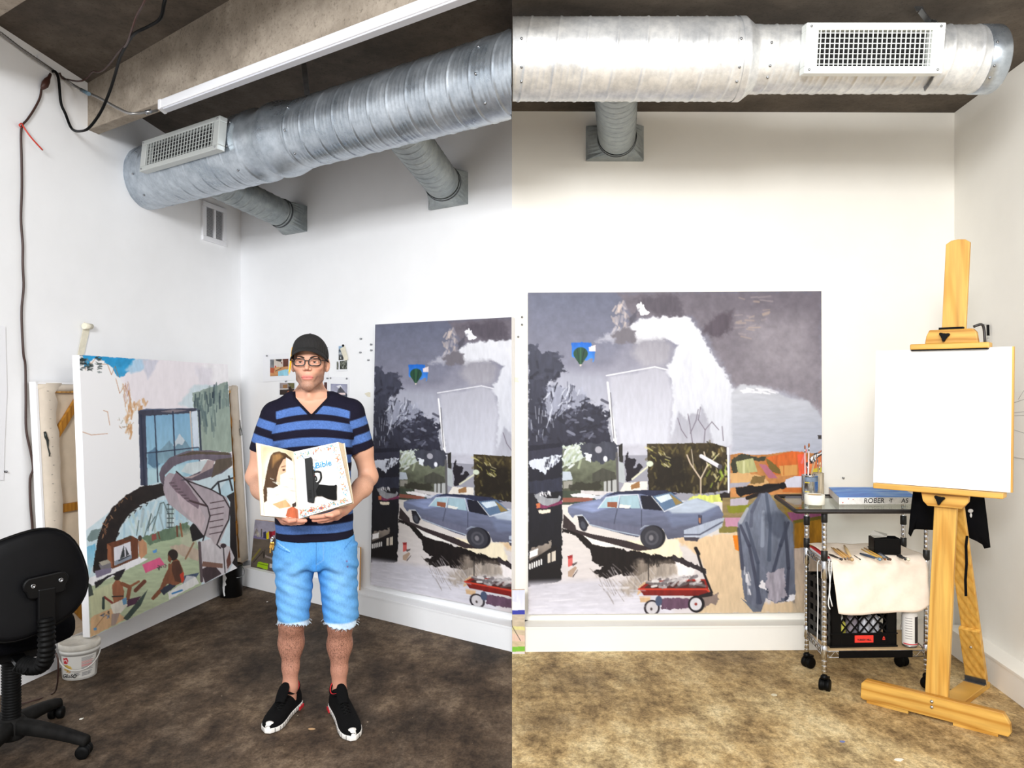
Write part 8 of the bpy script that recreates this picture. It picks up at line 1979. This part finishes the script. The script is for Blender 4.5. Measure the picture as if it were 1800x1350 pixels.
BK.poly([(478, 886), (500, 878), (510, 890), (490, 894)], (206, 166, 120), tex=.1); BK.poly([(513, 890), (524, 896), (526, 912), (500, 908), (504, 894)], (196, 104, 70), tex=.2, rough=.5); BK.poly([(512, 886), (520, 882), (520, 890), (513, 892)], (60, 48, 44))
BK.poly([(450, 779), (458.5, 781), (464.5, 905), (459, 906)], (236, 226, 206)); BK.line([(458.4, 781), (464.4, 905)], .6, (190, 176, 150))
BK.poly([(517, 794), (594, 777), (619, 884), (525, 912)], (232, 231, 228), tex=.015); BK.poly([(517, 794), (524, 793), (532, 909), (525, 912)], (206, 204, 204), .7, tex=.05, soft=3)
brd = [(BK, [(518, 797), (592, 779.5), (594, 786), (519, 804)], 60), (BK, [(586, 788), (594, 786), (615, 880), (606, 884)], 90), (BK, [(527, 893), (604, 876), (614, 881), (527, 910)], 200)]
for cv, pl_, n_ in brd: cv.dabs(pl_, n_, [(214, 96, 52), (70, 150, 170), (110, 150, 90), (206, 84, 60), (60, 120, 150), (196, 120, 80)], (1.2, 3.6), (.7, 1.8), (0, 3.1), .95, n_)
for q in ([(548, 895), 0], [(566, 891), 0]): BK.ell(q[0][0], q[0][1], 4, 3.5, (214, 96, 52)); BK.ell(q[0][0], q[0][1], 1.8, 1.6, (50, 90, 130))
BK.poly([(531, 808), (537, 805), (553, 881), (538, 884)], (214, 214, 216), tex=.04)  # lit wall of the cut-out, painted pale grey on the flat page
for x, y, w_ in ((571, 832, 8), (572, 841, 7)): BK.line([(x - w_ / 2, y), (x + w_ / 2, y - 1)], .8, (200, 200, 204))
def LP(px, py, y): return MAN @ Vector(loc(px, py, y))


bk = thing('book', 'thick open bible with ornate borders held out by the man', 'book', LP(525, 912, -.31))
tl, tm, bm__, bl_ = LP(451, 779, -.375), LP(517, 794, -.29), LP(525, 912, -.305), LP(459, 906, -.39)
brr_ = LP(619, 883, -.325); trr_ = on_plane(tm, brr_, bm__, 594.5, 777)


def page(c4, name, bulge, px4, root, nu=60, nv=90):
    a, b, c, d = [np.array(v) for v in c4]; U, V_ = np.meshgrid(np.linspace(0, 1, nu + 1), np.linspace(0, 1, nv + 1)); px, py = homog([(0, 0), (1, 0), (1, 1), (0, 1)], px4)(U, V_)
    Pt = (a * (1 - U[..., None]) + b * U[..., None]) * (1 - V_[..., None]) + (d * (1 - U[..., None]) + c * U[..., None]) * V_[..., None]
    n = np.cross(d - a, b - a); n /= np.linalg.norm(n); n = n if n[1] < 0 else -n; Pt = Pt + n * (bulge(U))[..., None]
    i = np.arange(nv)[:, None] * (nu + 1) + np.arange(nu)[None, :]
    return npmesh(name, Pt.reshape(-1, 3), np.stack([i, i + nu + 1, i + nu + 2, i + 1], -1).reshape(-1, 4), M['print'], root, col=BK.at(px, py).reshape(-1, 3))


page((tl, tm, bm__, bl_), 'portrait_page', lambda U: .012 * np.sin(np.pi * U ** 1.5), [(451, 779), (517, 794), (525, 912), (459, 906)], bk, 90, 130)
page((tm, trr_, brr_, bm__), 'title_page', lambda U: .005 * np.sin(np.pi * (1 - U) ** 1.6) + .001, [(517, 794), (594.5, 777), (619, 883), (525, 912)], bk, 120, 140)
M['page_edge'] = pbr('page_edges', (226, 206, 176), .8, var=.12, vs=120, stretch=(30, 1, 1)); M['cover'] = pbr('cream_cover', (232, 220, 196), .6)
bk1 = [LP(519, 797, -.245), LP(604, 780, -.265), LP(620.5, 884, -.28), LP(526, 913, -.26)]
mb = MB(); mb.hexa([tm + Vector((0, .002, 0)), trr_ + Vector((0, .001, 0)), brr_ + Vector((0, .001, 0)), bm__ + Vector((0, .002, 0))], bk1); build(mb, 'page_block', M['page_edge'], bk)
bk2 = [LP(517, 794, -.243), LP(606, 779, -.262), LP(622, 885, -.277), LP(525, 915, -.258)]
mb = MB(); mb.hexa(bk2, [v + EYp * .005 for v in bk2]); build(mb, 'back_cover', M['cover'], bk, bevel=.001)
lf = [LP(449.5, 778, -.365), LP(516.5, 794, -.272), LP(525, 914, -.285), LP(458, 907, -.38)]
mb = MB(); mb.hexa([tl + EYp * .0008, tm + EYp * .0008, bm__ + EYp * .0008, bl_ + EYp * .0008], lf); build(mb, 'left_pages', M['page_edge'], bk)
mb = MB(); mb.hexa([v + EYp * .001 for v in lf], [v + EYp * .006 for v in lf]); build(mb, 'front_cover', M['cover'], bk, bevel=.001)
nP = (trr_ - tm).cross(bm__ - tm).normalized(); nP = nP if nP.dot(EYp) < 0 else -nP
def pg(px, py, lift=.0): return on_plane(tm, brr_, bm__, px, py) + nP * lift


exP = (pg(580, 820) - pg(540, 829)).normalized(); uyP = nP.cross(exP)
cy_ = pbr_c((36, 140, 196)); gr_ = pbr_c((150, 150, 156))
text('Bible', .036, fr(pg(568.5, 816, .0105), exP, uyP, nP), cy_, bk, 'title_lettering', .05, bold=.0003); text('y', .03, fr(pg(553.5, 821, .0105), exP, uyP, nP), cy_, bk, 'title_lettering'); text('The', .011, fr(pg(555, 808.5, .0105), exP, uyP, nP), gr_, bk, 'title_lettering')
# pistol: muzzle up, grip to the right, sunk in the cut-out pages
gun = thing('pistol', 'black semi-automatic pistol lying in the cut-out pages of the open book', 'pistol', pg(545, 850)); M['gun'] = pbr('black_gun_steel', (9, 9, 10), .42, .0, spec=.25); M['gun_grip'] = pbr('black_gun_grip', (7, 7, 8), .7, spec=.2, bmp=.5, bs=350)
def slabg(name, pts, z0, z1, m, root=None, bev=.0015):
    mb = MB(); lo_ = [pg(x, y, z0) for x, y in pts]; hi2 = [pg(x, y, z1) for x, y in pts]; mb.hexa(lo_, hi2); return build(mb, name, M[m], root or gun, bevel=bev)


slabg('slide', [(536.5, 806), (547.5, 803), (549.5, 806), (553.5, 878), (552.5, 883.5), (541.5, 881.5)], .0035, .022, 'gun')
slabg('muzzle', [(533, 804.5), (537, 802), (546.5, 801.5), (548, 805), (537, 807.5)], .004, .019, 'steel')
slabg('frame', [(548, 822), (553, 826), (555, 846), (561, 851), (576, 853), (576, 868), (561, 869.5), (554, 873), (553, 882), (549.5, 876)], .0035, .019, 'gun')
slabg('grip', [(562, 851), (578, 853), (588, 853), (590.5, 851.5), (592.5, 852.5), (592, 865), (592.5, 878.5), (586, 878.5), (575, 875.5), (566, 871), (558, 871.5), (556, 862)], .003, .023, 'gun_grip', bev=.004)
mb = MB(); mb.tube(catmull([pg(x, y, .012) for x, y in ((552, 829), (558, 828.5), (563, 829.5), (564.5, 834), (564.5, 841), (561, 847), (557, 849), (554, 848))], 4), .0042, 8); build(mb, 'trigger_guard', M['gun'], gun)
mb = MB(); mb.tube(catmull([pg(x, y, .012) for x, y in ((553.5, 836), (556, 838), (557, 842), (556, 845))], 4), .0028, 6); build(mb, 'trigger', M['gun'], gun)
for k, (x, y) in enumerate(((549.8, 853), (551.5, 853.5), (564, 855))): mb = MB(); mb.bar(pg(x, y, .0195), pg(x + .4, y + 4, .0195), .002, .001); build(mb, 'control_lever', M['steel'], gun)
mb = MB(); mb.ball(pg(553.2, 836, .018), .0016, 8, 5); build(mb, 'red_dot', M['red'], gun)
for k in range(6): slabg('slide_serration', [(542.6 + .12 * k, 861 + 2.6 * k), (548.5 + .12 * k, 860.5 + 2.6 * k), (548.6 + .12 * k, 861.6 + 2.6 * k), (542.7 + .12 * k, 862.1 + 2.6 * k)], .022, .0226, 'black_rubber', bev=0)
